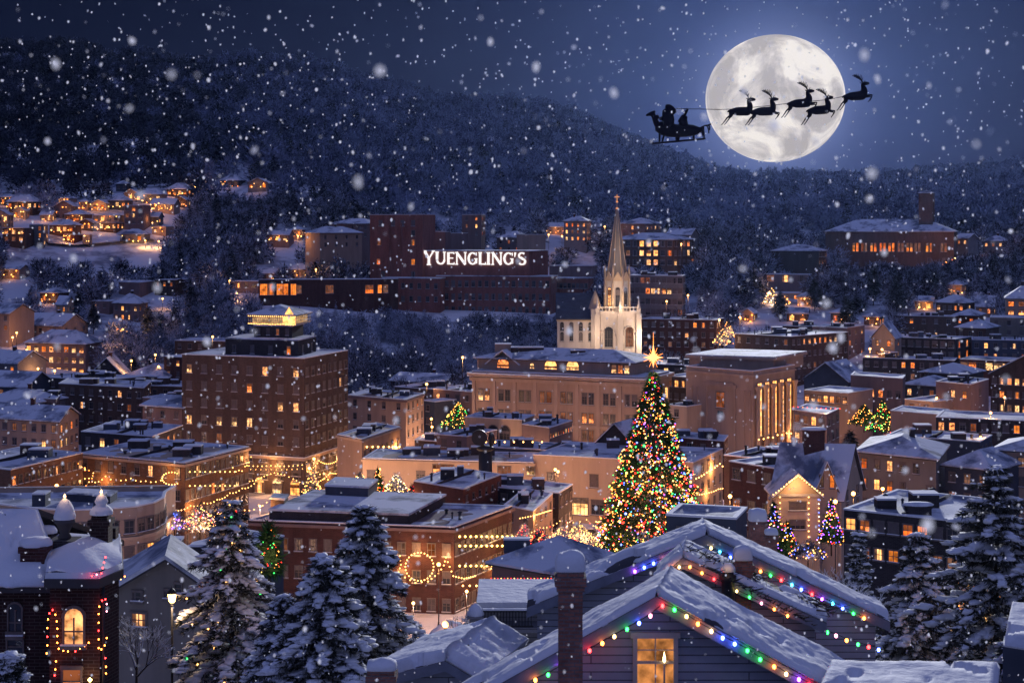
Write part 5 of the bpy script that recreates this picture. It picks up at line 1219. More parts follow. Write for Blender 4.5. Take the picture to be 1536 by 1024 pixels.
near_chimney('low square chimney stub with a snow lid next to the glowing cap', 1150, 1166, 802, 90, 6, 794)
def snowcap_roof(label, name, A, B_, C_, yt, h=1.0, wall='slate', z0=4, D=None):
    pl = footprint(A, B_, C_); zt = ZY(yt, B_[1]); root = thing(name, label, 'roof', (*pl[0], zt-z0)); b = MB(); b.prism(pl, zt-z0, zt, bottom=True); b.build('wall', BR[wall], root)
    heightsnow('roof_snow', [(*pl[0], zt+.003), (*pl[1], zt+.003), (*pl[2], zt+.003), (*pl[3], zt+.003)], .26, root, (60, 24), amp=.035, seed=int(yt)); return root, pl, zt
snowcap_roof('flat snow covered garage roof at the bottom right', 'garage', (1195, 31.5), (1490, 31.5), (1500, 36.5), 1106, z0=5)
snowcap_roof('dark teal roofed shed in the bottom right corner', 'garden_shed', (1504, 40), (1600, 39), (1605, 43), 985, z0=4)
r_, a_, b_, c_, d_ = gable_front('low snow covered lean roof left of the nearest gable', (668, 990), 560, 720, .25, .6, 45, (1.2, 3.5, 0), th=.3, name='shed_roof', snow_seed=21, base=3)
near_chimney('short chimney stub poking from the bottom edge left of the lean roof', 553, 590, 1006, 43, 4, 994)
def porch():
    D = 62; a = P(704, 915, D); c = P(772, 915, D); g = gz(a.x, a.y); root = thing('porch', 'grey porch with a dark baluster railing and a snow topped corner pillar', 'porch', (a.x, a.y, g)); b = MB()
    zt = ZY(914, D); x1 = P(722, 0, D).x; b.box(a.x, x1, D, D+.5, g, ZY(928, D)); b.box(a.x-.08, x1+.08, D-.08, D+.58, ZY(928, D), ZY(924, D)); b.build('pillar', BR['grey'], root)
    s = MB(); s.lathe(((a.x+x1)/2, D+.25, ZY(924, D)), [(.34, 0), (.33, .12), (.18, .36), (0, .46)], 8); s.build('snow_cap', SNOW, root)
    r = MB(); zr0, zr1 = ZY(942, D), ZY(917, D); x2 = P(800, 0, D).x; r.box(x1+.05, x2, D+.2, D+.28, zr1-.05, zr1); r.box(x1+.05, x2, D+.2, D+.28, zr0, zr0+.05)
    k = x1+.12
    while k < x2: r.box(k, k+.035, D+.22, D+.26, zr0, zr1-.05); k += .12
    r.build('railing', BR['black'], root); sn = MB(); sn.box(x1+.05, x2, D+.18, D+.30, zr1+.002, zr1+.07); sn.build('railing_snow', SNOW, root)
    w = MB(); w.box(x1, x2+1, D+1.2, D+5, g, ZY(922, D)); w.build('wall', BR['grey'], root); d = MB(); d.box(x1-.3, x2+1, D+.1, D+5.3, ZY(942, D)-.2, ZY(942, D)); d.build('deck', BR['grey'], root)
    t = MB(); t.box(x1-.2, x2+1.2, D+1.0, D+5.2, ZY(922, D), ZY(912, D)); t.build('roof_snow', SNOW, root)
porch()
# ---- brick house with urns at the bottom left
def victorian():
    D = 74; S = lambda px, d=D: (px-768)/F*d
    z = lambda y, d=D: ZY(y, d)
    p = P(60, 900, D); g = gz(p.x, p.y); root = thing('brick_house', 'dark brick house at the bottom left with arched window and strings of red bulbs', 'house', (p.x, p.y, g)); WB = brick('dark brick of the bay house', (.045, .022, .02))  # walls in a darker, even copy of the red brick
    main = [(S(-60), D+1.5), (S(84), D+1.5), (S(84), D+11), (S(-60), D+11)]; b = MB(); b.prism(main, g-1, z(888)); b.build('wall', WB, root)
    bay = [(S(84), D-1.0), (S(158), D-1.0), (S(172), D+.8), (S(166, D+9), D+9), (S(84), D+9)]; b = MB(); b.prism(bay, g-1, z(862)); bay_o = b.build('bay_wall', WB, root)
    ro = MB()
    e0, e1 = z(886), z(820)
    slab(ro, [(S(-70), D+.9, e0), (S(92), D+.9, e0), (S(70, D+8), D+6.5, e1+.6), (S(-70, D+8), D+6.5, e1+.6)], .3); slab(ro, [(S(-70, D+8), D+6.6, e1+.6), (S(70, D+8), D+6.6, e1+.6), (S(92), D+12, e0), (S(-70), D+12, e0)], .3); rf = ro.build('roof', [TRIMD, TRIMD], root)
    heightsnow('roof_snow', [(S(-70), D+.85, e0), (S(92), D+.85, e0), (S(70, D+8), D+6.5, e1+.6), (S(-70, D+8), D+6.5, e1+.6)], .34, rf, (30, 12), seed=4)
    bz = z(858); tp = V3(S(122, D+3.5), D+3.5, z(818, D+3.5)); q = [V3(S(80), D-1.5, bz), V3(S(162), D-1.5, bz), V3(S(180), D+.7, bz), V3(S(182, D+8), D+8, bz), V3(S(78, D+8), D+8, bz)]
    r2 = MB()
    for i in range(5): r2.face([q[i], q[(i+1) % 5], tp])
    for i in range(5): r2.face([q[i]-V3(0, 0, .4), q[(i+1) % 5]-V3(0, 0, .4), q[(i+1) % 5], q[i]])
    r2.face([v-V3(0, 0, .4) for v in q[::-1]]); rb = r2.build('bay_roof', TRIMD, root)
    sn = MB(); up = V3(0, 0, .26)
    for i in range(5):
        a, c = q[i].lerp(tp, .04)+up, q[(i+1) % 5].lerp(tp, .04)+up
        m = 5
        for k in range(m):
            for l in range(m-k):
                def bar(i_, j_): t = tp+up+V3(0, 0, .1); w0, w1 = i_/m, j_/m; v = a*(1-w0-w1)+c*w0+t*w1; return v+V3(0, 0, .07*math.sin(v.x*3+v.y*2))
                sn.face([bar(l, k), bar(l+1, k), bar(l, k+1)], smooth=True)
                if l < m-k-1: sn.face([bar(l+1, k), bar(l+1, k+1), bar(l, k+1)], smooth=True)
        sn.face([q[i].lerp(tp, .02)+V3(0, 0, .004), q[(i+1) % 5].lerp(tp, .02)+V3(0, 0, .004), c, a], smooth=True)
    sn.build('roof_snow', SNOW, rb)
    c = MB(); c.box(S(-60), S(86), D+1.2, D+1.5, z(893), z(884)); 
    for k in range(26): x = S(-58)+k*(S(80)-S(-58))/25; c.box(x-.05, x+.05, D+1.1, D+1.2, z(893), z(888))
    c.build('cornice', TRIMD, root)
    # corner boards and downpipes
    pi = MB(); pi.tube((S(70), D+1.35, g), (S(70), D+1.35, z(890)), .07); pi.tube((S(163), D-.95, g), (S(163), D-.95, z(866)), .07); pi.build('downpipe', BR['black'], root)
    W = Wins(root); W.add(V3(S(120), D-1.0, z(938)), 0, window_mesh(.85, 1.25, 'arch', 'L')); W.add(V3(S(117), D-1.0, z(1012)), 0, window_mesh(.8, 1.1, 'sash', 'L'))
    W.add(V3(S(8), D+1.5, z(945)), 0, window_mesh(.6, 1.2, 'arch', 'K')); W.add(V3(S(8), D+1.5, z(982)), 0, window_mesh(.7, 1.1, 'sash', 'K')); W.add(V3(S(77), D+1.5, z(950)), 0, window_mesh(.4, 1.8, 'sash', 'K'))
    W.add(V3(S(-30), D+1.5, z(945)), 0, window_mesh(.6, 1.2, 'arch', 'K')); W.flush()
    chimney(root, S(48, D+2), D+2.6, z(884), z(820, D+2), 1.15, 'darkred'); chimney(root, S(65, D+7), D+7, z(850), z(798, D+7), 1.0, 'dark')
    for (px, yt, D2, wpx, glow) in ((97, 800, D+4, 34, 0), (152, 770, D+5, 27, 1)):
        x = S(px, D2); w = wpx/F*D2; zt = z(yt, D2); b = MB(); b.box(x-w/2, x+w/2, D2-w/2, D2+w/2, z(862, D2), zt-.5); b.box(x-w/2-.1, x+w/2+.1, D2-w/2-.1, D2+w/2+.1, zt-.5, zt-.25)
        if not glow: b.lathe((x, D2, zt-.25), [(.28, 0), (.34, .1), (.22, .3), (.42, .75), (.52, .8), (.52, .95), (.4, 1.0)], 12); top = zt+.75
        else: b.box(x-w/2+.05, x+w/2-.05, D2-w/2+.05, D2+w/2-.05, zt-.25, zt); top = zt
        o = b.build('chimney', WB if glow else BR['dark'], root); s = MB(); k = .52 if not glow else w/2+.12
        s.lathe((x, D2, top), [(k, -.02), (k*1.02, .12), (k*.78, .55 if not glow else .3), (k*.45, .85 if not glow else .45)]+([(k*.6, .6), (k*.4, .85)] if glow else [])+[(0, 1.0)], 14); s.build('snow_cap', SNOWT, o)
        f = MB(); f.lathe((x, D2, top+1.0), [(0, 0), (.07, .06), (0, .2)], 8); f.build('finial_lamp', LAMPE, o); point('finial_light', root, (x, D2-.3, top+1.35), 9, (1, .6, .3), .08)
    b = MB(); x = S(166, D+6); b.box(x-.25, x+.25, D+6, D+6.6, z(850), z(792, D+6)); b.build('chimney', WB, root)
    L = lambda pts, d, lab, cols: string_lights(lab, [P(x, y, d) for x, y in pts], cols=cols, r=.03, exact=True, near=True, light=0)
    L([(70, 978), (71, 966), (71, 953), (71, 940), (72, 927), (74, 918), (79, 913), (83, 920), (85, 930), (86, 941), (86, 952), (86, 962), (88, 971), (95, 974), (102, 975), (113, 975), (120, 971), (127, 967), (133, 962)], D-1.2, 'red and amber bulbs round the narrow left windows of the brick house', 'ooroorrooooooooroooo'[:19])
    L([(148, 970), (148, 957), (148, 944), (148, 932), (148, 919), (149, 908), (153, 899), (158, 897), (160, 904), (160, 915)], D-1.15, 'red bulbs up the corner of the brick house bay', 'oorooorrpp'[:10])
    L([(160, 955), (157, 966), (152, 972), (158, 985), (159, 998), (159, 1008)], D-1.15, 'amber bulbs low on the bay of the brick house', 'oooroo')
    L([(138, 862), (145, 860), (152, 858), (154, 850), (156, 842), (158, 834)], D-1.6, 'crimson bulbs wound over the snowy bay roof edge', 'rprrrr')
    L([(170, 874), (176, 871), (181, 867), (187, 863)], D+8, 'amber bulbs on the eave behind the brick house bay', 'oyyo')
    L([(82, 1011), (83, 1002), (84, 990)], D-1.2, 'three stray bulbs on the lower brick wall', 'roo')
    point('window_spill', root, (S(120), D-2.2, z(950)), 4, (1, .5, .2), .3); point('wall_lamp', root, (S(146), D-1.6, z(1004)), 12, (1, .6, .3), .1)
    m = MB(); m.lathe((S(146), D-1.3, z(1007)), [(0, -.12), (.11, 0), (0, .12)], 8); m.build('wall_lamp_globe', LAMPE, root)
victorian()
gr, grp, grz = bl('plain grey gabled house behind the street lantern', (170, 112), (328, 110), (331, 116.5), 893, wall='greybeige', roof='gable', rh=2.35, ridge='y', n1=0, n2=0, rows=1, units=0, depth=16, name='gabled_house', cat='house')
W = Wins(gr)
for px, py, w, h, st in ((205, 896, .7, .6, 'K'), (270, 880, .5, .6, 'K'), (207, 931, 1.0, .9, 'L'), (252, 890, .4, .5, 'K')): q = P(px, py, 111.2); W.add(Vector((q.x, grp[0][1]+(q.x-grp[0][0])/(grp[1][0]-grp[0][0])*(grp[1][1]-grp[0][1]), q.z)), math.atan2(grp[1][1]-grp[0][1], grp[1][0]-grp[0][0]), window_mesh(w, h, 'sash', st))
W.flush()
bl('low snowy roofed hut behind the grey gabled house', (184, 150), (262, 146), None, 856, wall='slate', n1=0, rows=1, units=2, depth=10, name='hut')
bl('small dark roofed kiosk near the plaza', (292, 168), (344, 165), None, 823, wall='slate', n1=0, rows=1, units=0, depth=8, name='kiosk', cat='kiosk')
bl('blue lit small block behind the rear gable', (1000, 150), (1104, 148), None, 779, wall='slate', n1=2, rows=1, lit=0, units=0, depth=6)
# ================================================================== trees
def leafmat(name, dark, snow, lo, hi, sc, zfac=0.0):
    m, nt, out = newmat(name)
    p = N(nt, 'ShaderNodeBsdfPrincipled'); p.inputs['Roughness'].default_value = 0.9; p.inputs['Specular IOR Level'].default_value = 0.1
    geo = N(nt, 'ShaderNodeNewGeometry'); n1 = N(nt, 'ShaderNodeTexNoise'); n1.inputs['Scale'].default_value = sc; n1.inputs['Detail'].default_value = 3
    nt.links.new(geo.outputs['Position'], n1.inputs['Vector'])
    nl = N(nt, 'ShaderNodeTexNoise'); nl.inputs['Scale'].default_value = .011; nl.inputs['Detail'].default_value = 3; nt.links.new(geo.outputs['Position'], nl.inputs['Vector'])
    r = N(nt, 'ShaderNodeValToRGB'); r.color_ramp.elements[0].position = lo; r.color_ramp.elements[1].position = hi
    r.color_ramp.elements[0].color = (*dark, 1); r.color_ramp.elements[1].color = (*snow, 1)
    sx = N(nt, 'ShaderNodeSeparateXYZ'); nt.links.new(geo.outputs['True Normal'], sx.inputs[0]); ab = N(nt, 'ShaderNodeMath', operation='ABSOLUTE'); nt.links.new(sx.outputs[2], ab.inputs[0]); ma = N(nt, 'ShaderNodeMath', operation='MULTIPLY_ADD'); ma.inputs[1].default_value = .30; nt.links.new(ab.outputs[0], ma.inputs[0]); m3 = N(nt, 'ShaderNodeMath', operation='MULTIPLY_ADD'); m3.inputs[1].default_value = .9; m3.inputs[2].default_value = -.60; nt.links.new(nl.outputs['Fac'], m3.inputs[0]); nt.links.new(m3.outputs[0], ma.inputs[2])
    nn = N(nt, 'ShaderNodeMath', operation='MULTIPLY_ADD'); nn.inputs[1].default_value = 1.6; nn.inputs[2].default_value = -.3; nt.links.new(n1.outputs['Fac'], nn.inputs[0]); n2 = N(nt, 'ShaderNodeMath', operation='ADD'); nt.links.new(nn.outputs[0], n2.inputs[0]); nt.links.new(ma.outputs[0], n2.inputs[1])
    a = N(nt, 'ShaderNodeMath', operation='ADD'); b = N(nt, 'ShaderNodeMath', operation='MULTIPLY'); b.inputs[1].default_value = 0.45
    nt.links.new(geo.outputs['Random Per Island'], b.inputs[0]); nt.links.new(n2.outputs[0], a.inputs[0]); nt.links.new(b.outputs[0], a.inputs[1])
    nt.links.new(a.outputs[0], r.inputs[0]); nt.links.new(r.outputs[0], p.inputs['Base Color']); nt.links.new(p.outputs[0], out.inputs[0])
    return m
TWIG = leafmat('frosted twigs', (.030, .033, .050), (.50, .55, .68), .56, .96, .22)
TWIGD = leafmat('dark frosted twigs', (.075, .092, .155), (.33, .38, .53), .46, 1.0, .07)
NEEDLE = leafmat('fir needles', (.020, .026, .020), (.10, .10, .09), .5, 1.0, 1.5)
NEEDLEF = leafmat('frosted fir needles', (.010, .017, .018), (.22, .25, .31), .74, 1.04, .5)
XGREEN = leafmat('christmas tree needles', (.012, .050, .018), (.05, .11, .045), .5, 1.0, .8)

def clear(x, y, extra=0.0):
    ok = np.ones(len(x), bool)
    for cx, cy, r in FOOT:
        if cy > 400: ok &= (x-cx)**2+(y-cy)**2 > (r*.85+extra)**2
    return ok
def crown_cloud(X, Y, Z, H, R, n, tw, tl, conif=0.25):
    """tapered clouds of twig-like triangles; returns V, F"""
    T = len(X); c = rng.random(T) < conif
    d = rng.normal(size=(T, n, 3)); d /= np.linalg.norm(d, axis=2, keepdims=True); rad = rng.random((T, n, 1))**.45
    q = d*rad; lump = 1+.28*np.sin(d[..., 0]*5+X[:, None])*np.cos(d[..., 1]*4+Y[:, None]); q *= lump[..., None]
    hh = .58*H[:, None]; pz = Z[:, None]+H[:, None]*.55+q[..., 2]*H[:, None]*.45
    t = np.clip((pz-Z[:, None])/H[:, None], 0.03, 1)
    cr = np.where(c[:, None], (1-t)*1.1+.04, 1.0)
    px = X[:, None]+q[..., 0]*R[:, None]*cr; py = Y[:, None]+q[..., 1]*R[:, None]*cr
    P0 = np.stack([px, py, pz], -1)
    o = d*.8+rng.normal(size=d.shape)*.5+np.array([0, 0, .35]); o = np.where(c[:, None, None], o*np.array([1, 1, .3])-np.array([0, 0, .25]), o)
    o /= np.linalg.norm(o, axis=2, keepdims=True); s = np.cross(o, rng.normal(size=o.shape)); s /= np.linalg.norm(s, axis=2, keepdims=True)
    L = tl*(.6+.8*rng.random((T, n, 1)))*(R[:, None, None]/4.5); Wd = tw*(.6+.8*rng.random((T, n, 1)))*(R[:, None, None]/4.5)
    V = np.stack([P0-s*Wd, P0+s*Wd, P0+o*L*1.6], 2).reshape(-1, 3); return V, np.arange(len(V)).reshape(-1, 3)
def forest(name, label, pts, n, tw, tl, H0, R0, mat, conif):
    x, y = pts; z = gz_np(x, y); H = H0*(.6+.8*rng.random(len(x))**1.3)
    px = 768+x/y*F; yt = 340-(z+H-CAMZ)*F/y; ok = np.ones(len(x), bool)
    for x0, x1, yb, Db in RECTS: ok &= ~((px > x0) & (px < x1) & (y < Db) & (yt < yb))
    x, y, z, H = x[ok], y[ok], z[ok], H[ok]; R = R0*(.7+.6*rng.random(len(x)))
    V, Fc = crown_cloud(x, y, z-.5, H, R, n, tw, tl, conif)
    o = npmesh(name, V, Fc, mat); tag(o, label, 'woodland', kind='stuff'); return o
def sample(D0, D1, n, pf=None, margin=1.0):
    D = np.sqrt(rng.uniform(D0**2, D1**2, n)); px = rng.uniform(-160, 1700, n); x = (px-768)/F*D
    ok = clear(x, D, margin)
    if pf is not None: ok &= pf(px, D)
    return x[ok], D[ok]
def settle_mask(px, D):
    """thinner woods inside the hillside settlement and the streets"""
    z = gz_np((px-768)/F*D, D); y = 340-(z-CAMZ)*F/D
    k = np.ones(len(px))
    k = np.where((px < 265) & (y > 285) & (y < 382), .24, k)
    k = np.where((px < 300) & (y > 382) & (y < 428), 1.0, k)         # open snowy bank under the road
    k = np.where((px > 390) & (px < 560) & (y > 340) & (y < 420), .35, k)
    k = np.where((px > 560) & (px < 900) & (y > 330) & (y < 478), .25, k)
    k = np.where((px > 900) & (px < 1060) & (y > 320) & (y < 470), .45, k)
    k = np.where((px < 170) & (y > 428), .45, k)
    k = np.where((px > 1050) & (y > 470), .25, k); k = np.where((px > 960) & (px <= 1100) & (y > 455), .15, k)
    k = np.where((px > 1290) & (y > 440), .25, k)
    k = np.where((px > 700) & (px < 1050) & (y > 560), 0.0, k)
    return rng.random(len(px)) < k
TWIGK = leafmat('frosted twigs painted in shade', (.018, .024, .042), (.11, .13, .19), .50, 1.05, .07)  # shaded copy of the hillside twigs, darkened away from the moon's glow
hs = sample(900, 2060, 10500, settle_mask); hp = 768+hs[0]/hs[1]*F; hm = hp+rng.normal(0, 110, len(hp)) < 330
forest('shaded_hillside_forest', 'evergreen mixed forest painted darker for shade on the left shoulder of the far hill', (hs[0][hm], hs[1][hm]), 170, .36, 1.1, 14, 6.0, TWIGK, .45)
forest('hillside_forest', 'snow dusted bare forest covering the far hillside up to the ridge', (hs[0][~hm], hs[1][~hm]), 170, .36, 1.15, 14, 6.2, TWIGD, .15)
xs = sample(900, 2000, 1900, settle_mask); forest('hillside_evergreens', 'dark evergreens scattered through the far hillside forest', xs, 150, .34, 1.0, 15, 4.4, NEEDLEF, 1.0)
xs = sample(640, 900, 420, settle_mask); forest('slope_evergreens', 'dark evergreens mixed into the woods round the brewery', xs, 500, .2, .9, 14, 3.8, NEEDLEF, 1.0)
forest('slope_woods', 'frosted woods on the slope around the brewery and hall', sample(640, 900, 3500, settle_mask), 520, .20, .95, 12.5, 4.8, TWIG, .22)
forest('valley_thicket', 'snowy thicket of bare trees between the town and the brewery', sample(480, 640, 1500, lambda px, D: settle_mask(px, D) & (D > np.where((px > 330) & (px < 860), 505, 545))), 800, .125, .8, 11.5, 4.0, TWIG, .2)
# ridge line pines against the sky are part of the forest; single trees the eye picks out among the houses
def far_tree(label, px, D, H, R, kind, group):
    x = (px-768)/F*D; g = gz(x, D); root = thing('conifer_tree' if kind else 'bare_tree', label, 'tree', (x, D, g), group=group)
    b = MB(); b.tube((x, D, g-.5), (x, D, g+H*.8), .22, .06, 6); b.build('trunk', BARK, root)
    V, Fc = crown_cloud(np.array([x]), np.array([float(D)]), np.array([g]), np.array([float(H)]), np.array([float(R)]), 2200, .10, .8*4.5/max(R, 3), 1.0 if kind else 0.0)
    npmesh('crown', V, Fc, NEEDLEF if kind else TWIG, root)
for (px, D, H, R) in ((222, 600, 15, 4.2), (240, 585, 14, 4), (140, 610, 12, 3.5), (118, 625, 13, 3.6), (262, 610, 13, 4), (286, 640, 15, 4), (64, 560, 10, 3), (200, 540, 9, 3), (1270, 600, 16, 5), (1345, 640, 17, 5.5), (1310, 680, 17, 5), (1170, 640, 12, 4.5), (1222, 660, 14, 5)):
    far_tree('dark frosted conifer standing among the houses on the lower slopes', px, D, H, R, 1, 'dark conifers on the lower slopes')
for (px, D, H, R) in ((1065, 640, 15, 6), (1090, 620, 13, 5.5), (1130, 690, 14, 6), (1405, 690, 15, 6.5), (1440, 720, 14, 6), (555, 500, 10, 4.5), (600, 498, 11, 4.5), (640, 502, 10, 4.5), (690, 500, 9, 4), (180, 520, 8, 4), (290, 520, 10, 4)):
    far_tree('broad bare tree furred with snow at the edge of the woods', px, D, H, R, 0, 'snow furred bare trees by the woods')
for (px, D, H, R) in ((1275, 392, 11, 4.6),): far_tree('dark evergreen beside the string lit christmas tree on the right', px, D, H, R, 1, None)

# ---- near conifers
def conifer(label, px, ytop, D, Rb, seed, H=None, snow=.8, dens=1.0, lean=0, group=None, name='conifer_tree', levels=None, cols=None, droop=.5):
    global rng
    keep = rng; rng = np.random.default_rng(seed); rr = random.Random(seed)
    tp = P(px, ytop, D); g = gz(tp.x, tp.y); H = H or (tp.z-g); z0 = tp.z-H
    root = thing(name, label, 'tree', (tp.x, tp.y, z0), group=group)
    b = MB(); b.tube((tp.x, tp.y, z0-.4), (tp.x, tp.y, tp.z-.3), max(.1, H*.016), .02, 8)
    NP, ND, SP, SS, SR = [], [], [], [], []
    z = .06*H; BP = []
    while z < H*.985:
        t = z/H; nb = rr.randint(5, 7) if t < .85 else 5
        for k in range(nb):
            az = k*2*math.pi/nb+rr.uniform(-.35, .35)+z*2.4; L = Rb*(1-t)**.95*rr.choice([rr.uniform(.5, 1.0), rr.uniform(.8, 1.28)])+.16
            u = Vector((math.cos(az), math.sin(az), 0)); s_ = Vector((-u.y, u.x, 0)); zb = z0+z+rr.uniform(-.12, .12)*H*.03
            dv = rr.uniform(.6, 1.5); rise = rr.uniform(.05, .28)*(1 if t < .7 else 2); pts = []
            for i in range(7):
                s = i/6; pts.append(Vector((tp.x, tp.y, zb))+u*L*s+Vector((0, 0, L*(rise*s-droop*dv*(1.25-.5*t)*s*s)))+s_*(rr.uniform(-.04, .04)*L))
            for i in range(6): b.tube(pts[i], pts[i+1], max(.008, .045*(1-i/6)*(L/Rb+.3)), max(.006, .045*(1-(i+1)/6)*(L/Rb+.3)), 4, cap=False)
            if cols and rr.random() < .8: BP.append(pts[rr.randint(3, 6)]+Vector((0, 0, -.05)))
            # needle sprays on both sides
            m = int(L*48*dens)+10
            s = rng.random(m)**.7; idx = np.minimum((s*6).astype(int), 5); fr = (s*6-idx)[:, None]
            A = np.array([p[:] for p in pts]); base = A[idx]*(1-fr)+A[idx+1]*fr
            wd = (.34*L*(1-s)*.75+.16)*rng.uniform(-1, 1, m); base = base+np.array(s_[:])*wd[:, None]+np.array(u[:])*np.abs(wd)[:, None]*.45+np.array([0, 0, 1.])*(-np.abs(wd)*.30-rng.random(m)*.12)[:, None]
            dr = np.array(u[:])[None]*.7+np.array(s_[:])[None]*np.sign(wd)[:, None]*.7+rng.normal(0, .35, (m, 3)); dr[:, 2] -= .35
            NP.append(base); ND.append(dr)
            # snow pillows
            ns = max(2, int(L*4.2))
            if L > .8 and rr.random() < snow:
                for q in (.35, .55, .75, .92):
                    i = min(5, int(q*6)); c = pts[i].lerp(pts[i+1], q*6-i); sz = rr.uniform(.16, .27)*(1.25-q*.6)*min(1.15, .5+L*.25); SP.append((c+Vector((0, 0, .06))+s_*rr.uniform(-.1, .1))[:]); SS.append((sz*rr.uniform(1.5, 2.3), sz*rr.uniform(.9, 1.25), sz*rr.uniform(.45, .7))); SR.append(az)
            for _ in range(ns):
                if rr.random() > snow: continue
                q = rr.random()**.6; i = min(5, int(q*6)); f = q*6-i; c = pts[i].lerp(pts[i+1], f); w = (.26*L*(1-q)*.8+.12)*rr.uniform(-1, 1)*.7
                c = c+s_*w+u*abs(w)*.4+Vector((0, 0, .045-abs(w)*.28)); sz = rr.uniform(.10, .30)*(.62+.5*min(1, L/Rb))
                SP.append(c[:]); SS.append((sz*rr.uniform(1.2, 2.2), sz*rr.uniform(.75, 1.15), sz*rr.uniform(.34, .55))); SR.append(az+rr.uniform(-.4, .4))
        z += H*rr.uniform(.024, .040)*(1.15 if t < .6 else .75)*(1/dens**.3)
    b.build('trunk', BARK, root)
    B0 = np.concatenate(NP); Dd = np.concatenate(ND); Dd /= np.linalg.norm(Dd, axis=1, keepdims=True); s = np.cross(Dd, rng.normal(size=Dd.shape)); s /= np.linalg.norm(s, axis=1, keepdims=True); n = len(B0)
    L = rng.uniform(.16, .34, (n, 1)); w = rng.uniform(.02, .042, (n, 1)); V = []
    hit = rng.random(n) < .42*snow; U = B0[hit]+np.array([0, 0, .05])+rng.normal(0, .05, (hit.sum(), 3)); so = Dd[hit]*np.array([1, 1, .5])+rng.normal(0, .25, U.shape); sx = s[hit]*np.array([1, 1, .3]); Vs = np.concatenate([np.stack([U-sx*.06, U+sx*.06, U+so*.2], 1), np.stack([U-so*.05, U+so*.09+sx*.05, U+so*.09-sx*.05+[0, 0, .04]], 1)]).reshape(-1, 3); npmesh('frost', Vs, np.arange(len(Vs)).reshape(-1, 3), SNOWT, root)

    for k in range(3):
        o = Dd+rng.normal(0, .33, Dd.shape); V.append(np.stack([B0-s*w, B0+s*w, B0+o*L], 1))
    V = np.concatenate(V).reshape(-1, 3); npmesh('foliage', V, np.arange(len(V)).reshape(-1, 3), NEEDLE, root)
    if SP:
        V, Fc = scatter(ICO1, np.array(SP), np.array(SS), np.array(SR), .2); npmesh('snow', V, Fc, SNOWT, root, True)
    rng = keep
    return root, BP
PT = [((348, 742, 84, 5.6, 1, .9), 'snow laden conifer strung with a few coloured lights left of the twin firs'),
      ((546, 752, 70, 4.6, 2, .95), 'tallest thickly snow pillowed fir in the centre left foreground'),
      ((487, 826, 60, 3.6, 3, .98), 'shorter fir in front of the tallest snow pillowed fir'),
      ((1378, 792, 74, 4.0, 5, .95), 'full snowy fir behind the right end of the garage roof'),
      ((1288, 790, 104, 2.2, 6, .8), 'small snowy fir in front of the low flat roofed building'),
      ((425, 890, 66, 3.0, 8, .9), 'low snowy fir wedged between the light strung conifer and the twin firs')]
for (px, y, D, R, sd, sn), lab in PT:
    r, BP = conifer(lab, px, y, D, R, sd, snow=sn, cols=sd == 1, H=min(13.5, P(px, y, D).z-gz(P(px, y, D).x, D)))
    if sd == 1:
        BP = [p for p in BP if p.y < 84.5 or p.z > 45]; up = sorted(BP, key=lambda p: -p.z)[:88]; cs = [random.choice('wwwwogrwy') for _ in up]
        s = thing('light_string', 'sparse coloured lights threaded through the left snowy conifer', 'string lights', tuple(up[0])); bulbs(s, up, cs, .05, False); point('string_light_glow', s, P(350, 830, 81), 22, (1, .6, .3), .8); point('string_light_glow', s, P(400, 900, 81), 22, (1, .6, .3), .8)
        V0 = MB(); [V0.tube(up[i], up[i+1], .008, n=3, cap=False) for i in range(0, 12)]; V0.build('wire', BR['black'], s)
conifer('dark snowy pine filling the right edge of the frame', 1494, 690, 66, 6.8, 9, snow=.6, H=15, dens=.8, droop=.35, name='pine_tree')
conifer('second dark pine leaning in from beyond the right edge', 1590, 720, 58, 4.6, 10, snow=.5, H=13, dens=.8, name='pine_tree')
conifer('shadowy young fir in the bottom right corner', 1520, 962, 44, 1.3, 14, snow=.6, H=3.5)
conifer('snow tipped shrub fir at the bottom left corner', 14, 978, 60, 1.4, 15, snow=.8, H=4)
def bare(label, px, yb, D, H, seed, snow=True, spread=1.0, lit=None):
    rr = random.Random(seed); p = P(px, yb, D); root = thing('bare_tree', label, 'tree', tuple(p)); b = MB(); s = MB(); tips = []
    def grow(a, d, L, r, k):
        e = a+d*L; b.tube(a, e, r, r*.68, 5, cap=False)
        if snow and d.z < .85: s.tube(a+Vector((0, 0, r*.9)), e+Vector((0, 0, r*.7)), r*.75+.006, r*.55+.005, 4, cap=False)
        if k == 0: tips.append(e); return
        for _ in range(3 if k > 1 else 2):
            n = (d+Vector((rr.gauss(0, .42), rr.gauss(0, .42), rr.gauss(.06, .28)))*spread).normalized(); grow(a.lerp(e, rr.uniform(.55, 1)), n, L*rr.uniform(.62, .86), r*.62, k-1)
    grow(Vector(p), Vector((0, 0, 1)), H*.30, H*.018, 6); b.build('branches', BARK, root)
    if snow: s.build('snow', SNOWT, root)
    return root, tips
bare('leafless snow lined tree in front of the plain grey gabled house', 205, 1040, 80, 4.6, 4)
bare('leafless dark shrub tree at the end of the right bulb string', 1292, 1000, 62, 4.4, 7)
r, tips = bare('bare tree wound with amber lights under the right edge pines', 1478, 985, 70, 4.0, 9)
s = thing('light_string', 'amber lights wound through the bare tree at the right edge', 'string lights', tuple(tips[0])); bulbs(s, tips[::6][:70], 'oyo', .04); m = MB(); [m.tube(tips[i], tips[i+1], .006, n=3) for i in range(0, 20)]; m.build('wire', BR['black'], s)
point('amber_glow', s, P(1480, 930, 68), 160, (1, .5, .15), .5)
r, tips = bare('twiggy street tree by the glowing snow mound', 694, 975, 118, 3.6, 12)
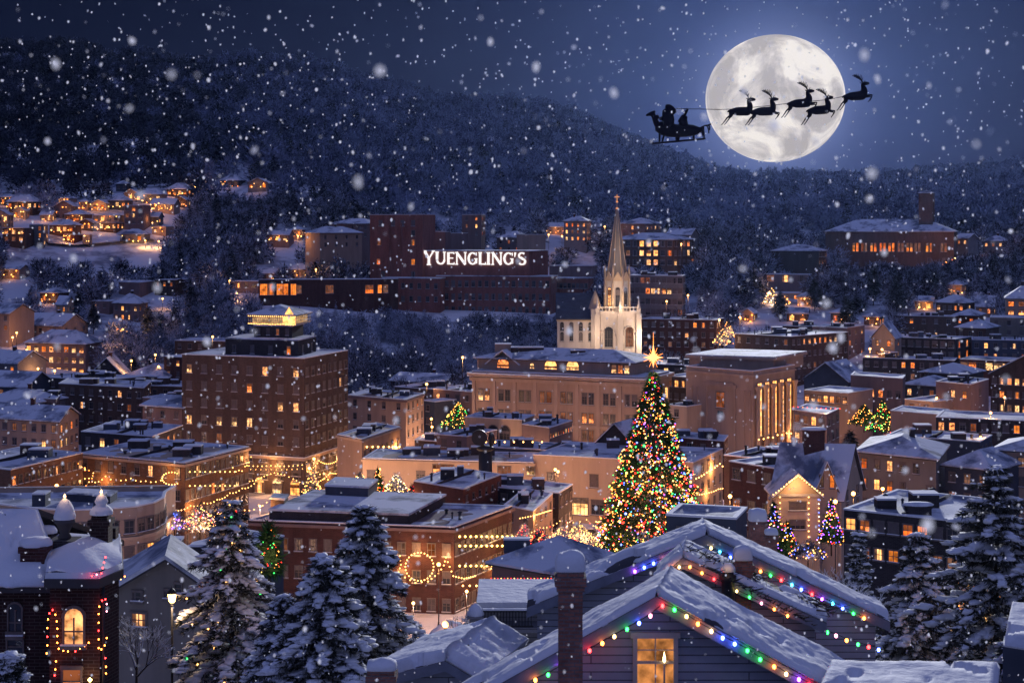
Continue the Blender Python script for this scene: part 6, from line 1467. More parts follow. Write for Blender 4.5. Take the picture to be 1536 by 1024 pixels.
mnd = P(676, 955, 125); root = thing('snow_mound', 'warm lit mound of ploughed snow beside the street lamp', 'snow pile', tuple(mnd)); m = MB(); m.lathe(mnd-Vector((0, 0, 1.2)), [(2.4, 0), (2.1, .8), (1.5, 1.7), (.7, 2.3), (0, 2.5)], 14); m.build('heap', SNOWT, root)

# ---- the big christmas tree
def xtree():
    D = 292; top = P(980, 556, D); g = gz(top.x, D); H = top.z-g; R = 86/F*D
    root = thing('christmas_tree', 'giant christmas tree covered in coloured lights with a blazing star', 'christmas tree', (top.x, D, g)); FOOT.append((top.x, D, R))
    b = MB(); b.tube((top.x, D, g-.5), tuple(top), .6, .08, 10); b.build('trunk', BARK, root)
    n = 52000; t = rng.random(n)**.62; t = 1-t      # height fraction, denser low
    def rad(t, a): return R*(1-t)**.93*(1+.11*np.sin(t*70+a*2)+.09*np.sin(a*7+t*20))+.25
    a = rng.uniform(0, 2*np.pi, n); r = rad(t, a)*(.55+.45*rng.random(n)**.5)
    B0 = np.stack([top.x+r*np.cos(a), D+r*np.sin(a), g+t*H*.995], -1); o = np.stack([np.cos(a), np.sin(a), -.35+0*a], -1)+rng.normal(0, .4, (n, 3)); s = np.cross(o, rng.normal(size=o.shape)); s /= np.linalg.norm(s, axis=1, keepdims=True)
    w = rng.uniform(.05, .12, (n, 1)); L = rng.uniform(.4, .9, (n, 1)); V = np.stack([B0-s*w, B0+s*w, B0+o*L], 1).reshape(-1, 3); npmesh('foliage', V, np.arange(len(V)).reshape(-1, 3), XGREEN, root)
    m = 3900; t = 1-rng.random(m)**.56; a = rng.uniform(0, 2*np.pi, m); gap = np.sin(t*31+a*3)+np.sin(a*5-t*17+1)+.6*np.sin(t*63-a*7); kp = gap+rng.normal(0, .9, m) > -1.15; t, a = t[kp], a[kp]; m = len(t); r = rad(t, a)*(.93+.13*rng.random(m))+.15
    pts = np.stack([top.x+r*np.cos(a), D+r*np.sin(a), g+.3+t*H*.97], -1); cols = [random.choice('rrrrrrroooooooyyyywwwwwgggbbcpv') for _ in range(m)]
    sz = rng.choice([.075, .10, .13, .17, .24], m, p=[.32, .30, .2, .12, .06]); order = np.argsort(-(sz-(np.sin(a) > 0)*.5)); pts = pts[order]; cols = [cols[i] for i in order]; sz = list(sz[order])
    bulbs(root, [Vector(p) for p in pts], cols, sz)
    # red and gold garland picked out at the crown
    st = MB(); c = P(980, 536, D); rr = random.Random(2)
    for k in range(8):
        an = math.pi/2+k*math.pi/4; ln = (1.9 if k % 2 == 0 else 1.1)*(1.35 if k == 0 else 1); d = Vector((math.cos(an), 0, math.sin(an))); sd = Vector((-d.z, 0, d.x))
        for sg in (1, -1):
            st.face([c+sd*.34, c+d*ln, c+Vector((0, -.45*1, 0))]) if sg == 1 else st.face([c+d*ln, c-sd*.42, c+Vector((0, -.45, 0))])
            st.face([c+d*ln, c+sd*.42, c+Vector((0, .45, 0))]) if sg == 1 else st.face([c-sd*.42, c+d*ln, c+Vector((0, .45, 0))])
    so = st.build('star', emis('tree star', (1, .36, .12), 3.2, True), root)
    for k in range(8):
        an = math.pi/8+k*math.pi/4; ln = 1.9; d = Vector((math.cos(an), 0, math.sin(an))); q = MB(); q.tube(c, c+d*ln, .05, .02, 4); q.build('star_ray', BULB['o'], so)
    q = MB(); q.tube(c, c+Vector((0, 0, 4.6)), .06, .02, 4); q.build('star_ray', BULB['o'], so)
    point('star_light', root, c+Vector((0, -1.5, 0)), 2600, (1, .5, .2), .5)
    for an in range(0, 360, 60):
        for zf, pw in ((.12, 700), (.45, 450)):
            rr_ = R*(1-zf)+2.6; point('tree_glow', root, (top.x+rr_*math.cos(math.radians(an)), D+rr_*math.sin(math.radians(an)), g+zf*H), pw*2.6, (1, .42, .20), .8)
xtree()
def small_lit_tree(label, px, ytop, ybot, D, R, cols, n=150, r=.09, green=True, group=None, glow=250):
    top = P(px, ytop, D); bz = P(px, ybot, D).z; H = top.z-bz; root = thing('lit_tree', label, 'lit tree', (top.x, D, bz), group=group)
    b = MB(); b.tube((top.x, D, bz-2), tuple(top), .12, .03, 6); b.build('trunk', BARK, root)
    k = 3500; t = 1-rng.random(k)**.6; a = rng.uniform(0, 6.28, k); rr = R*(1-t)*rng.random(k)**.4+.05; B0 = np.stack([top.x+rr*np.cos(a), D+rr*np.sin(a), bz+t*H], -1); o = rng.normal(0, 1, (k, 3))*.35; s = rng.normal(0, 1, (k, 3))*.05
    npmesh('foliage', np.stack([B0-s, B0+s, B0+o], 1).reshape(-1, 3), np.arange(k*3).reshape(-1, 3), XGREEN if green else TWIG, root)
    t = 1-rng.random(n)**.6; a = rng.uniform(0, 6.28, n); rr = (R*(1-t)+.1)*rng.uniform(.85, 1.1, n); pts = [Vector((top.x+x*math.cos(y), D+x*math.sin(y), bz+z*H)) for x, y, z in zip(rr, a, t)]
    bulbs(root, pts, [random.choice(cols) for _ in pts], r, cap=40)
    if glow: point('tree_glow', root, (top.x, D-R-.8, bz+H*.4), glow, (1, .55, .3), .4)
small_lit_tree('slim fir dressed in violet and white lights left of the beige gable', 1161, 752, 826, 226, 2.2, 'vbwspr', 200, .075)
small_lit_tree('violet lit fir with a red base at the right of the beige gable', 1247, 748, 812, 226, 1.9, 'vvbwor', 190, .075)
small_lit_tree('cluster of red and violet lights below the left fir of the beige gable', 1180, 782, 832, 222, 2.0, 'rvbow', 110, .075)
small_lit_tree('green and gold lit christmas tree on the right hillside street', 1324, 600, 646, 386, 3.9, 'gyogyr', 200, .095, glow=500)
small_lit_tree('golden lit bush left of the hillside christmas tree', 1296, 606, 636, 388, 4.0, 'yo', 90, .09, glow=350)
small_lit_tree('heap of red lights in front of the hillside christmas tree', 1335, 648, 664, 330, 2.6, 'rro', 110, .12, False, glow=500)
small_lit_tree('round tree glittering with green and gold lights behind the beige corner block', 688, 603, 640, 410, 5.0, 'gyyo', 180, .095, glow=500)
small_lit_tree('gold wrapped tree before the hotel corner', 468, 706, 752, 300, 2.6, 'wwyo', 150, .10, False)
small_lit_tree('sparkling bare tree wrapped in warm lights on the square left of the cream store', 540, 708, 742, 305, 3.4, 'wwys', 170, .09, False, glow=700)
small_lit_tree('tall red and gold lit tree on the square', 567, 702, 748, 300, 1.8, 'roww', 120, .09, glow=500)
small_lit_tree('twinkling round tree near the cream store window', 594, 710, 744, 302, 3.2, 'wysw', 170, .09, False, glow=700)
small_lit_tree('low spread of warm lights at the foot of the cream store', 622, 726, 748, 298, 3.6, 'wor', 120, .09, False, glow=500)
small_lit_tree('mound of net lights left of the big christmas tree', 842, 790, 826, 262, 4.0, 'wwyr', 260, .075, False, glow=600)
small_lit_tree('second mound of net lights near the big christmas tree', 868, 784, 820, 270, 4.2, 'wwy', 240, .075, False, glow=600)
small_lit_tree('red and white lit shrub by the low wing', 786, 786, 826, 262, 2.6, 'rrw', 170, .075, False, glow=400)
small_lit_tree('red dotted shrub between the low wing and the net lights', 810, 792, 826, 256, 2.4, 'rrwo', 150, .075, False, glow=350)
small_lit_tree('market stall tree sparkling on the plaza', 300, 758, 790, 238, 2.8, 'wwpyr', 180, .085, False, glow=900)
small_lit_tree('bright lit shrub at the plaza edge', 326, 762, 788, 242, 2.4, 'wwyp', 150, .085, False, glow=700)
small_lit_tree('low blue and pink lights by the rounded office', 262, 768, 790, 230, 1.8, 'bpwv', 90, .085, False, glow=300)
small_lit_tree('tall narrow tree outlined in red and orange lights left of the firs', 404, 786, 856, 96, .75, 'rroyg', 120, .04, glow=90)
small_lit_tree('string lit shrub under the beige gable windows', 1212, 812, 832, 218, 2.6, 'wybo', 110, .07, False, glow=200)
small_lit_tree('glittering trees under the modern picture window house', 1158, 432, 468, 690, 6.5, 'wws', 110, .2, False, glow=6000)
small_lit_tree('second glittering tree beside the terrace house', 1178, 444, 470, 685, 5.0, 'wwo', 80, .2, False, glow=3500)
small_lit_tree('street tree of warm lights behind the brown apartment house', 1092, 478, 506, 560, 2.4, 'woyo', 60, .13, False, glow=900)
small_lit_tree('second street tree of warm lights down the hill street', 1084, 492, 516, 530, 3.4, 'woy', 60, .14, False, glow=900)
# ---- garlands
def onface(poly, i, f, y, off=.5):
    a, q = Vector(poly[i]), Vector(poly[i+1]); d = (q-a).normalized(); n = Vector((d.y, -d.x)); p = a.lerp(q, f)+n*off; return Vector((p.x, p.y, ZY(y, p.y)))
string_lights('warm garland draped along the upper floor of the amber brick block', [onface(b2p, 0, f, y) for f, y in ((.0, 712), (.12, 716), (.18, 722), (.28, 713), (.38, 718), (.52, 716), (.66, 720), (.8, 719))], step=.9, sag=.25, r=.11, light=500)
wp = onface(b2p, 0, .90, 716); string_lights('bulb wreath on the corner of the amber brick block', [wp+Vector((1.7*math.cos(t), 0, 1.1*math.sin(t))) for t in np.linspace(0, 2*math.pi, 21)], r=.12, exact=True, light=350)
string_lights('warm garland looping along the right side of the amber brick block', [onface(b2p, 1, f, y) for f, y in ((.7, 700), (.8, 704), (.9, 698), (1.0, 684))], step=.8, sag=.5, r=.11, light=400)
string_lights('lower warm garland above the shops of the amber brick block', [onface(b2p, 1, f, y, 1.2) for f, y in ((-.22, 764), (0, 757), (.2, 753), (.4, 748), (.6, 738), (.8, 731), (1., 724))], step=.9, sag=.3, r=.11, light=600)
string_lights('row of candle bulbs between the amber block windows', [onface(b2p, 1, (k+.5)/13, 706) for k in range(10)]+[onface(b2p, 1, (k+.5)/13, 727) for k in range(9, -1, -1)], r=.13, exact=True)
string_lights('orange lights on the tan block at the left edge', [onface(b3p, 1, f, y) for f, y in ((.9, 694), (1.0, 704))]+[P(x, y, 270) for x, y in ((127, 700), (140, 708), (138, 716), (129, 727), (136, 738))], step=1.2, cols='owo', r=.10, light=300)
string_lights('warm garland over the hotel ground floor windows', [onface(hot_poly, 0, f, y, .8) for f, y in ((0, 692), (.25, 695), (.5, 696), (.75, 697), (1., 696))], step=1.1, sag=.2, r=.13, light=700)
string_lights('second warm garland below the hotel cornice', [onface(hot_poly, 0, f, y, .7) for f, y in ((.3, 702), (.5, 702), (.75, 703), (1., 702))], step=1.2, sag=.1, r=.09)
string_lights('arched warm garland over the hotel arcade', [onface(hot_poly, 0, f, y, 2.0) for f, y in ((.55, 722), (.65, 719), (.74, 711), (.8, 708), (.88, 711), (.95, 717), (1., 722))], step=.8, r=.12, light=500)
string_lights('zigzag garland on the hotel side street wall', [onface(hot_poly, 1, f, y, .9) for f, y in ((0, 706), (.25, 690), (.5, 694), (.75, 684), (.95, 682), (1., 694), (.8, 706), (.5, 708), (.2, 722))], step=1.0, sag=.3, r=.12, light=700)
string_lights('garland from the hotel corner down to the square', [P(x, y, 340) for x, y in ((455, 724), (466, 716), (480, 710), (492, 718), (505, 722), (519, 718))], step=1.0, sag=.4, r=.12, light=500)
string_lights('uplight bulbs under the tan block cornice', [onface(uplp, 1, (k+.5)/7, 668) for k in range(7)], r=.24, exact=True, light=900)
string_lights('round bulbs along the roof edge behind the cream store', [P(715+k*14, 661, 350) for k in range(8)], r=.20, exact=True, light=500)
string_lights('swag of bulbs on the cream side of the square right of the christmas tree', [onface(lbp, 1, f, y, .6) for f, y in ((.0, 716), (.35, 707), (.8, 694), (1., 700))], step=1.7, sag=.1, r=.16, light=900)
string_lights('lower swag of bulbs beside the christmas tree base', [onface(lbp, 1, f, y, .9) for f, y in ((-.1, 740), (.3, 738), (.7, 732), (1., 728))], step=1.6, sag=.15, r=.13, light=500)
string_lights('red and amber lights edging the flat roof of the beige right building', [P(x, y, 366) for x, y in ((1190, 609), (1225, 611), (1260, 612))], step=.9, cols='rro', r=.12, light=300)
string_lights('round lamps dotting the snowy terrace roof at the right', [P(x, y, 318) for x, y in ((1361, 655), (1371, 656), (1382, 655), (1434, 653), (1443, 654), (1471, 653))], r=.22, exact=True, light=900)
# wreath block
string_lights('double row of candle bulbs along the side of the brown brick block', [onface(wrp, 1, (k+.5)/11, 802) for k in range(11)]+[onface(wrp, 1, (k+.5)/11, 816) for k in range(10, -1, -1)], cols='y', r=.20, exact=True, light=120, lcol=(1, .6, .2))
string_lights('row of candle bulbs at the second floor of the brown brick block', [onface(wrp, 1, (k+.3)/11, 846, .7) for k in range(11)], cols='y', r=.19, exact=True, light=300)
string_lights('line of street level bulbs along the brown brick block', [onface(wrp, 1, (k+.3)/9, 876, 1.2) for k in range(9)], cols='w', r=.17, exact=True, light=600)
c = onface(wrp, 0, .84, 848, .6); string_lights('big bulb wreath on the front of the brown brick block', [c+Vector((2.2*math.cos(t), 0, 2.2*math.sin(t))) for t in np.linspace(0, 2*math.pi, 27)], r=.12, exact=True, light=450)
string_lights('garland sweeping down to the bulb wreath', [onface(wrp, 0, f, y) for f, y in ((.68, 822), (.72, 824), (.745, 832), (.75, 845), (.74, 856), (.77, 864), (.82, 872), (.88, 870), (.93, 858), (.955, 846), (.965, 834), (1.0, 862))]+[onface(wrp, 1, .12, 866), onface(wrp, 1, .3, 862)], step=.7, r=.12, light=450)
string_lights('vertical warm lights on the brown block wall behind the tall fir', [onface(wrp, 0, f, y) for f, y in ((.61, 796), (.64, 790), (.655, 800), (.655, 812), (.64, 818))], step=.6, r=.10)
string_lights('warm lights along the low wing roof edge', [P(x, y, d) for x, y, d in ((780, 776, 270), (800, 772, 274), (826, 764, 284))], step=.8, r=.10, light=400)
string_lights('tangled ground lights around the big christmas tree', [P(x, y, d) for x, y, d in ((770, 812, 255), (800, 806, 258), (830, 800, 262), (850, 812, 262), (872, 790, 270), (892, 806, 265), (900, 790, 272), (880, 778, 276), (840, 780, 276), (810, 790, 270), (776, 800, 262))], step=1.0, sag=.4, cols='wwrw', r=.09, light=900)
string_lights('plaza lights between the rounded office and the market', [P(x, y, 236) for x, y in ((248, 782), (262, 776), (280, 780), (298, 776), (318, 782), (340, 776), (358, 784))], step=.7, sag=.3, cols='wwyp', r=.09, light=1000)
string_lights('market canopy lights above the plaza', [P(x, y, 262) for x, y in ((345, 766), (360, 758), (374, 764), (388, 756), (400, 752), (418, 750))], step=.7, sag=.3, r=.10, light=800)
string_lights('rear slope lights on the hill crest houses', [P(x, y, 850) for x, y in ((214, 300), (226, 306), (238, 304), (228, 312), (218, 316), (236, 318))], step=3, cols='wo', r=.3, light=3000)
string_lights('amber lamps along the drive below the long hall', [P(x, y, 800) for x, y in ((1378, 406), (1386, 404), (1394, 401), (1402, 400), (1414, 396), (1419, 392), (1429, 388))], cols='o', r=.42, exact=True, light=9000, lcol=(1, .4, .1))
string_lights('cluster of lamps beside the conifers under the hill road', [P(x, y, 590) for x, y in ((176, 492), (181, 495), (186, 498), (190, 496))], cols='ow', r=.3, exact=True, light=3500)
# ---- street lamps
LAMPS = [
 (258, 893, 84, 320, 'lantern', 'glowing glass lantern on an iron post before the plain grey gabled house'),
 (668, 936, 122, 420, 'globe', 'street lamp standing over the warm lit snow mound'),
 (471, 688, 338, 3500, 'globe', 'brightest orange street lamp at the hotel corner'), (464, 702, 330, 2200, 'globe', 'second lamp under the bright one at the hotel corner'),
 (658, 846, 240, 900, 'globe', 'white lamp against the corner of the brown brick block'),
 (833, 704, 322, 900, 'globe', 'thin lamp before the small dark window of the cream store'), (837, 707, 322, 500, 'globe', 'companion lamp right of the thin lamp by the cream store'),
 (569, 704, 318, 1500, 'globe', 'lamp on the square left of the cream store'),
 (85, 728, 262, 900, 'globe', 'lamp on the dark street under the tan left edge block'),
 (250, 732, 262, 700, 'globe', 'lamp beside the rounded office roof'),
 (212, 644, 360, 1200, 'globe', 'orange lamp by the slanted salmon roof'),
 (1405, 597, 400, 1500, 'globe', 'lamp right of the warm low wall at the right hillside'), (1393, 613, 380, 1400, 'globe', 'lamp before the pinkish cube of flats'), (1413, 619, 372, 1200, 'globe', 'lamp at the foot of the pinkish cube of flats'),
 (1486, 619, 352, 1500, 'globe', 'lamp on the long low dark roof at the right'), (1507, 596, 392, 1800, 'globe', 'tall lamp lighting the gabled brown house front'),
 (1324, 733, 268, 900, 'globe', 'orange lamp in front of the grey beige block'), (1366, 742, 262, 700, 'globe', 'small lamp below the grey beige block'), (1424, 748, 258, 700, 'globe', 'lamp left of the dark pine at the right'),
 (1280, 740, 222, 500, 'globe', 'lamp on the right side of the beige gable'), (1253, 752, 222, 300, 'globe', 'low lamp between the lit fir and the beige gable'),
 (1095, 744, 240, 1000, 'globe', 'orange lamp on the dark brown brick block left of the beige gable'),
 (1060, 600, 430, 1500, 'globe', 'lamp glimmering behind the christmas tree to the right'),
 (40, 525, 545, 2500, 'globe', 'leftmost lamp on the mansion drive'), (49, 541, 530, 2500, 'globe', 'second lamp down the mansion drive'), (57, 553, 520, 2200, 'globe', 'third lamp down the mansion drive'), (82, 556, 515, 2200, 'globe', 'round lamp in front of the mansion steps'),
 (19, 506, 575, 2200, 'globe', 'upper lamp left of the mansion'), (25, 499, 580, 1800, 'globe', 'highest lamp left of the mansion'), (12, 528, 540, 2200, 'globe', 'lamp at the far left edge beside the mansion'),
 (197, 541, 505, 2500, 'globe', 'lamp over the glowing barrel roofed hall'), (233, 532, 530, 2200, 'globe', 'flaring lamp at the edge of the dark conifers'), (238, 550, 500, 1500, 'globe', 'lamp on the lane behind the hotel'),
 (319, 505, 540, 1600, 'globe', 'single lamp in the woods above the hotel roof'), (184, 494, 590, 2600, 'globe', 'amber lamp inside the grove below the warehouse'),
 (31, 377, 790, 3500, 'globe', 'lamp at the left end of the snowy hill road'), (60, 373, 790, 3500, 'globe', 'lamp in the middle of the hill road'), (100, 366, 800, 4000, 'globe', 'lamp by the porch house on the hill road'), (218, 361, 800, 4500, 'globe', 'lamp at the bright bend of the hill road'), (207, 361, 810, 3000, 'globe', 'lamp just left of the hill road bend'), (238, 362, 800, 3000, 'globe', 'last lamp on the right of the hill road'),
 (48, 313, 900, 5000, 'globe', 'lamp on the porch of the wide hill crest house'), (70, 308, 905, 3500, 'globe', 'white lamp on the hill crest at left'), (140, 306, 910, 4000, 'globe', 'lamp on the middle of the hill crest'), (167, 306, 915, 4000, 'globe', 'lamp right of the hill crest middle'), (198, 338, 845, 4000, 'globe', 'lamp before the tall pinkish cube'),
 (293, 280, 960, 3500, 'globe', 'lamp right of the highest lit hill house'), (358, 265, 990, 3500, 'globe', 'left one of the paired white lamps in the forest'), (366, 265, 990, 3500, 'globe', 'right one of the paired white lamps in the forest'), (394, 266, 985, 2500, 'globe', 'small lamp at the forest house'),
 (447, 354, 760, 3000, 'globe', 'lamp by the tan house left of the brewery'), (474, 404, 700, 2800, 'globe', 'lamp above the orange glass building'), (344, 421, 690, 2500, 'globe', 'lamp on the corner of the pinkish flat house'), (337, 432, 680, 2500, 'globe', 'lower lamp left of the pinkish flat house'), (355, 440, 675, 2000, 'globe', 'lamp in the hedge by the orange glass building'),
 (244, 448, 660, 1500, 'globe', 'orange lamp below the dark cafe'),
 (823, 352, 800, 2500, 'globe', 'small lamp in the woods left of the spire'), (843, 354, 800, 2500, 'globe', 'lamp below the light webbed house'), (907, 340, 820, 2500, 'globe', 'lamp left of the terraced house'), (1022, 366, 780, 2500, 'globe', 'lamp at the right end of the lodge'), (1032, 443, 620, 2800, 'globe', 'lamp at the end of the balconied flats'), (1000, 452, 610, 1800, 'globe', 'lamp below the balconied flats'),
 (1079, 480, 540, 2200, 'globe', 'lamp on the lit hill street'), (1110, 476, 545, 1500, 'globe', 'lamp opposite the lit hill street'), (1152, 440, 690, 3500, 'globe', 'lamp by the glittering trees at the terrace'),
 (1305, 523, 515, 2500, 'globe', 'lamp at the foot of the light outlined chalet'), (1323, 524, 512, 1800, 'globe', 'second lamp by the light outlined chalet'), (1277, 565, 480, 2500, 'globe', 'lamp in the alley below the tall brown block'), (1325, 486, 560, 2000, 'globe', 'lamp on the peak of the chalet'),
 (1450, 553, 480, 1800, 'globe', 'round porch lamp on the dark right block'),
 (640, 576, 450, 1200, 'globe', 'red tinted lamp on the roofs under the wooded slope'), (694, 536, 480, 2500, 'globe', 'lamp glowing through bare branches left of the palazzo'), (647, 628, 400, 1400, 'globe', 'upper lamp in the lane left of the green and gold round tree'), (648, 640, 395, 1400, 'globe', 'lower lamp in the lane left of the green and gold round tree'),
]
for (x, y, D, pw, hd, lab) in LAMPS:
    sc = 1.0 if D < 200 else 1.15 if D < 420 else 1.4
    street_lamp(lab, x, y, D, pw*1.0, (1, .45, .15) if hd == 'globe' else (1, .66, .36), hd, sc)
# added wash lamps between the blocks, put in to brighten the house fronts
WASH = [(300, 740, 268), (350, 735, 280), (420, 745, 330), (500, 745, 335), (600, 760, 315), (680, 760, 312), (760, 740, 318), (850, 735, 300), (905, 745, 300), (740, 690, 390), (800, 690, 395), (860, 690, 398), (920, 690, 398), (1060, 690, 368), (1120, 700, 360), (1170, 700, 372), (1220, 690, 352),
        (180, 842, 196), (230, 838, 198), (120, 845, 190), (560, 880, 236), (620, 890, 232), (700, 860, 240), (750, 830, 250), (60, 700, 350), (110, 690, 360), (570, 660, 390), (660, 660, 420), (1080, 800, 215), (1200, 825, 212), (1330, 770, 262), (735, 668, 374), (790, 668, 370), (840, 662, 380), (640, 660, 410), (270, 790, 226), (320, 790, 232), (390, 745, 318), (455, 745, 326), (520, 745, 322), (545, 740, 318), (640, 745, 312), (830, 760, 296), (1390, 660, 385), (1300, 640, 395), (1440, 640, 380)]
for i, (x, y, D) in enumerate(WASH):
    xx = (x-768)/F*D; zz = gz(xx, D); yy = 340-(zz+5.5-CAMZ)*F/D
    street_lamp('added warm lamp brightening the house fronts of the lower town', x, yy, D, 5200 if D > 275 else 2200, (1, .54, .31), 'globe', .9, group='added lower town lamps between the blocks')
# ================================================================== road, cars, sleigh, moon, snow, sky
def strip(name, pts, w, lift=.15, mat=None):
    b = MB()
    for (x0, d0), (x1, d1) in zip(pts[:-1], pts[1:]):
        n = 10
        for k in range(n):
            t0, t1 = k/n, (k+1)/n; q = []
            for t in (t0, t1):
                px, D = x0+(x1-x0)*t, d0+(d1-d0)*t; x = (px-768)/F*D; q.append((x, D))
            dx, dy = q[1][0]-q[0][0], q[1][1]-q[0][1]; l = math.hypot(dx, dy); nx, ny = -dy/l*w/2, dx/l*w/2
            b.face([(q[0][0]-nx, q[0][1]-ny, gz(*q[0])+lift), (q[1][0]-nx, q[1][1]-ny, gz(*q[1])+lift), (q[1][0]+nx, q[1][1]+ny, gz(*q[1])+lift), (q[0][0]+nx, q[0][1]+ny, gz(*q[0])+lift)])
    o = b.build(name, mat or ROADM); tag(o, None, None, kind='structure'); return o
ROADM = surf('slushy road', (.16, .13, .12), .45, .4, .25)
strip('road', [(-60, 791), (20, 789), (110, 796), (170, 806), (232, 812)], 7, 1.2, surf('pale snowy road', (.55, .50, .48), .8, .2, .2))  # hill road in a paler snow tone than the streets
strip('road', [(240, 205), (300, 225), (340, 250), (420, 290), (520, 322), (640, 318)], 11)
strip('road', [(640, 170), (690, 215), (760, 245), (860, 275), (930, 282)], 10)
def car(label, px, py, D, rz, col):
    p = P(px, py, D); g = gz(p.x, p.y); root = thing('parked_car', label, 'car', (p.x, p.y, g), group='cars parked in the lower town')
    def put(mb, nm, mat): o = mb.build(nm, mat); o.parent = root; return o
    b = MB(); prof = [(-2.2, .35), (2.2, .35), (2.25, .75), (1.3, .95), (.7, 1.42), (-1.2, 1.45), (-1.9, 1.0), (-2.25, .9)]
    n = len(prof)
    for s in (-.85, .85): b.face([(x, s, z) for x, z in (prof if s < 0 else prof[::-1])])
    for i in range(n): (x0, z0), (x1, z1) = prof[i], prof[(i+1) % n]; b.face([(x1, -.85, z1), (x0, -.85, z0), (x0, .85, z0), (x1, .85, z1)])
    put(b, 'body', surf('car paint '+label[:12], col, .35, .1, 1, spec=.6))
    w = MB(); 
    for s in (-.86, .86): w.face([(x, s*1.003, z) for x, z in ([(-1.6, 1.02), (1.1, 1.0), (.62, 1.34), (-1.1, 1.36)] if s < 0 else [(-1.1, 1.36), (.62, 1.34), (1.1, 1.0), (-1.6, 1.02)])])
    put(w, 'side_windows', GDARK)
    for x in (-1.35, 1.35):
        for s in (-.88, .88): t = MB(); t.tube((x, s-.1, .33), (x, s+.1, .33), .33, n=12); put(t, 'wheel', BR['black'])
    s = MB(); s.face([(-1.2, -.8, 1.5), (.7, -.8, 1.47), (.7, .8, 1.47), (-1.2, .8, 1.5)]); s.box(-1.25, .75, -.82, .82, 1.452, 1.6); s.box(1.35, 2.2, -.8, .8, .96, 1.03); put(s, 'snow_cap', SNOW)
    root.rotation_euler = (0, 0, rz)
for a in (('snow topped car nearest the rounded office', 256, 800, 214, .3, (.08, .08, .1)), ('second snow topped car on the plaza road', 276, 806, 212, .4, (.25, .25, .27)), ('dark car at the plaza bend', 296, 800, 220, .6, (.12, .03, .03)),
          ('car under the kiosk roofs', 318, 812, 214, 2.2, (.05, .06, .09)), ('car parked at the lit garage doorway', 884, 774, 316, .0, (.04, .04, .05)), ('pale car by the christmas tree', 905, 776, 312, .1, (.3, .3, .3)), ('car by the brown block corner', 700, 880, 232, 1.0, (.1, .1, .12)), ('red car waiting below the hotel arcade', 398, 760, 312, .6, (.3, .02, .02)), ('dark car left of the wrapped gold tree', 432, 752, 322, .3, (.03, .04, .06)),
          ('white car on the square', 612, 752, 306, .1, (.5, .5, .5)), ('grey car at the foot of the cream store', 650, 752, 308, 0., (.15, .15, .16)), ('blue car beside the low wing', 822, 790, 286, .2, (.03, .06, .16)), ('black car behind the low wing', 846, 786, 288, .1, (.02, .02, .02)), ('silver car on the long road', 676, 870, 224, 1.1, (.35, .35, .36))):
    car(*a)
# ---- flying sleigh; every figure built round its own bones
def skin(name, chains, mat, parent=None, sub=1):
    """chains: lists of (point, radius); the first chain roots the skin"""
    V = []; E = []; Rr = []
    def vid(p, r):
        for i, q in enumerate(V):
            if (q-Vector(p)).length < 1e-4: return i
        V.append(Vector(p)); Rr.append(r); return len(V)-1
    for ch in chains:
        ids = [vid(p, r) for p, r in ch]; E += [(a, b) for a, b in zip(ids[:-1], ids[1:])]
    me = bpy.data.meshes.new(name); me.from_pydata([tuple(v) for v in V], E, []); o = bpy.data.objects.new(name, me); C.objects.link(o)
    o.modifiers.new('s', 'SKIN'); sv = me.skin_vertices[0].data
    for i, r in enumerate(Rr): sv[i].radius = (r*TH, r*TH)
    sv[0].use_root = True; ss = o.modifiers.new('u', 'SUBSURF'); ss.levels = sub; ss.render_levels = sub
    dg = bpy.context.evaluated_depsgraph_get(); m2 = bpy.data.meshes.new_from_object(o.evaluated_get(dg)); m2.name = name
    bpy.data.objects.remove(o); bpy.data.meshes.remove(me)
    m2.materials.clear(); m2.materials.append(mat); m2.polygons.foreach_set('use_smooth', [True]*len(m2.polygons)); m2.update()
    return m2
SC = .0119
TH = 1.35
def rx(X, Y): return ((X-800)*SC, (530-Y)*SC)
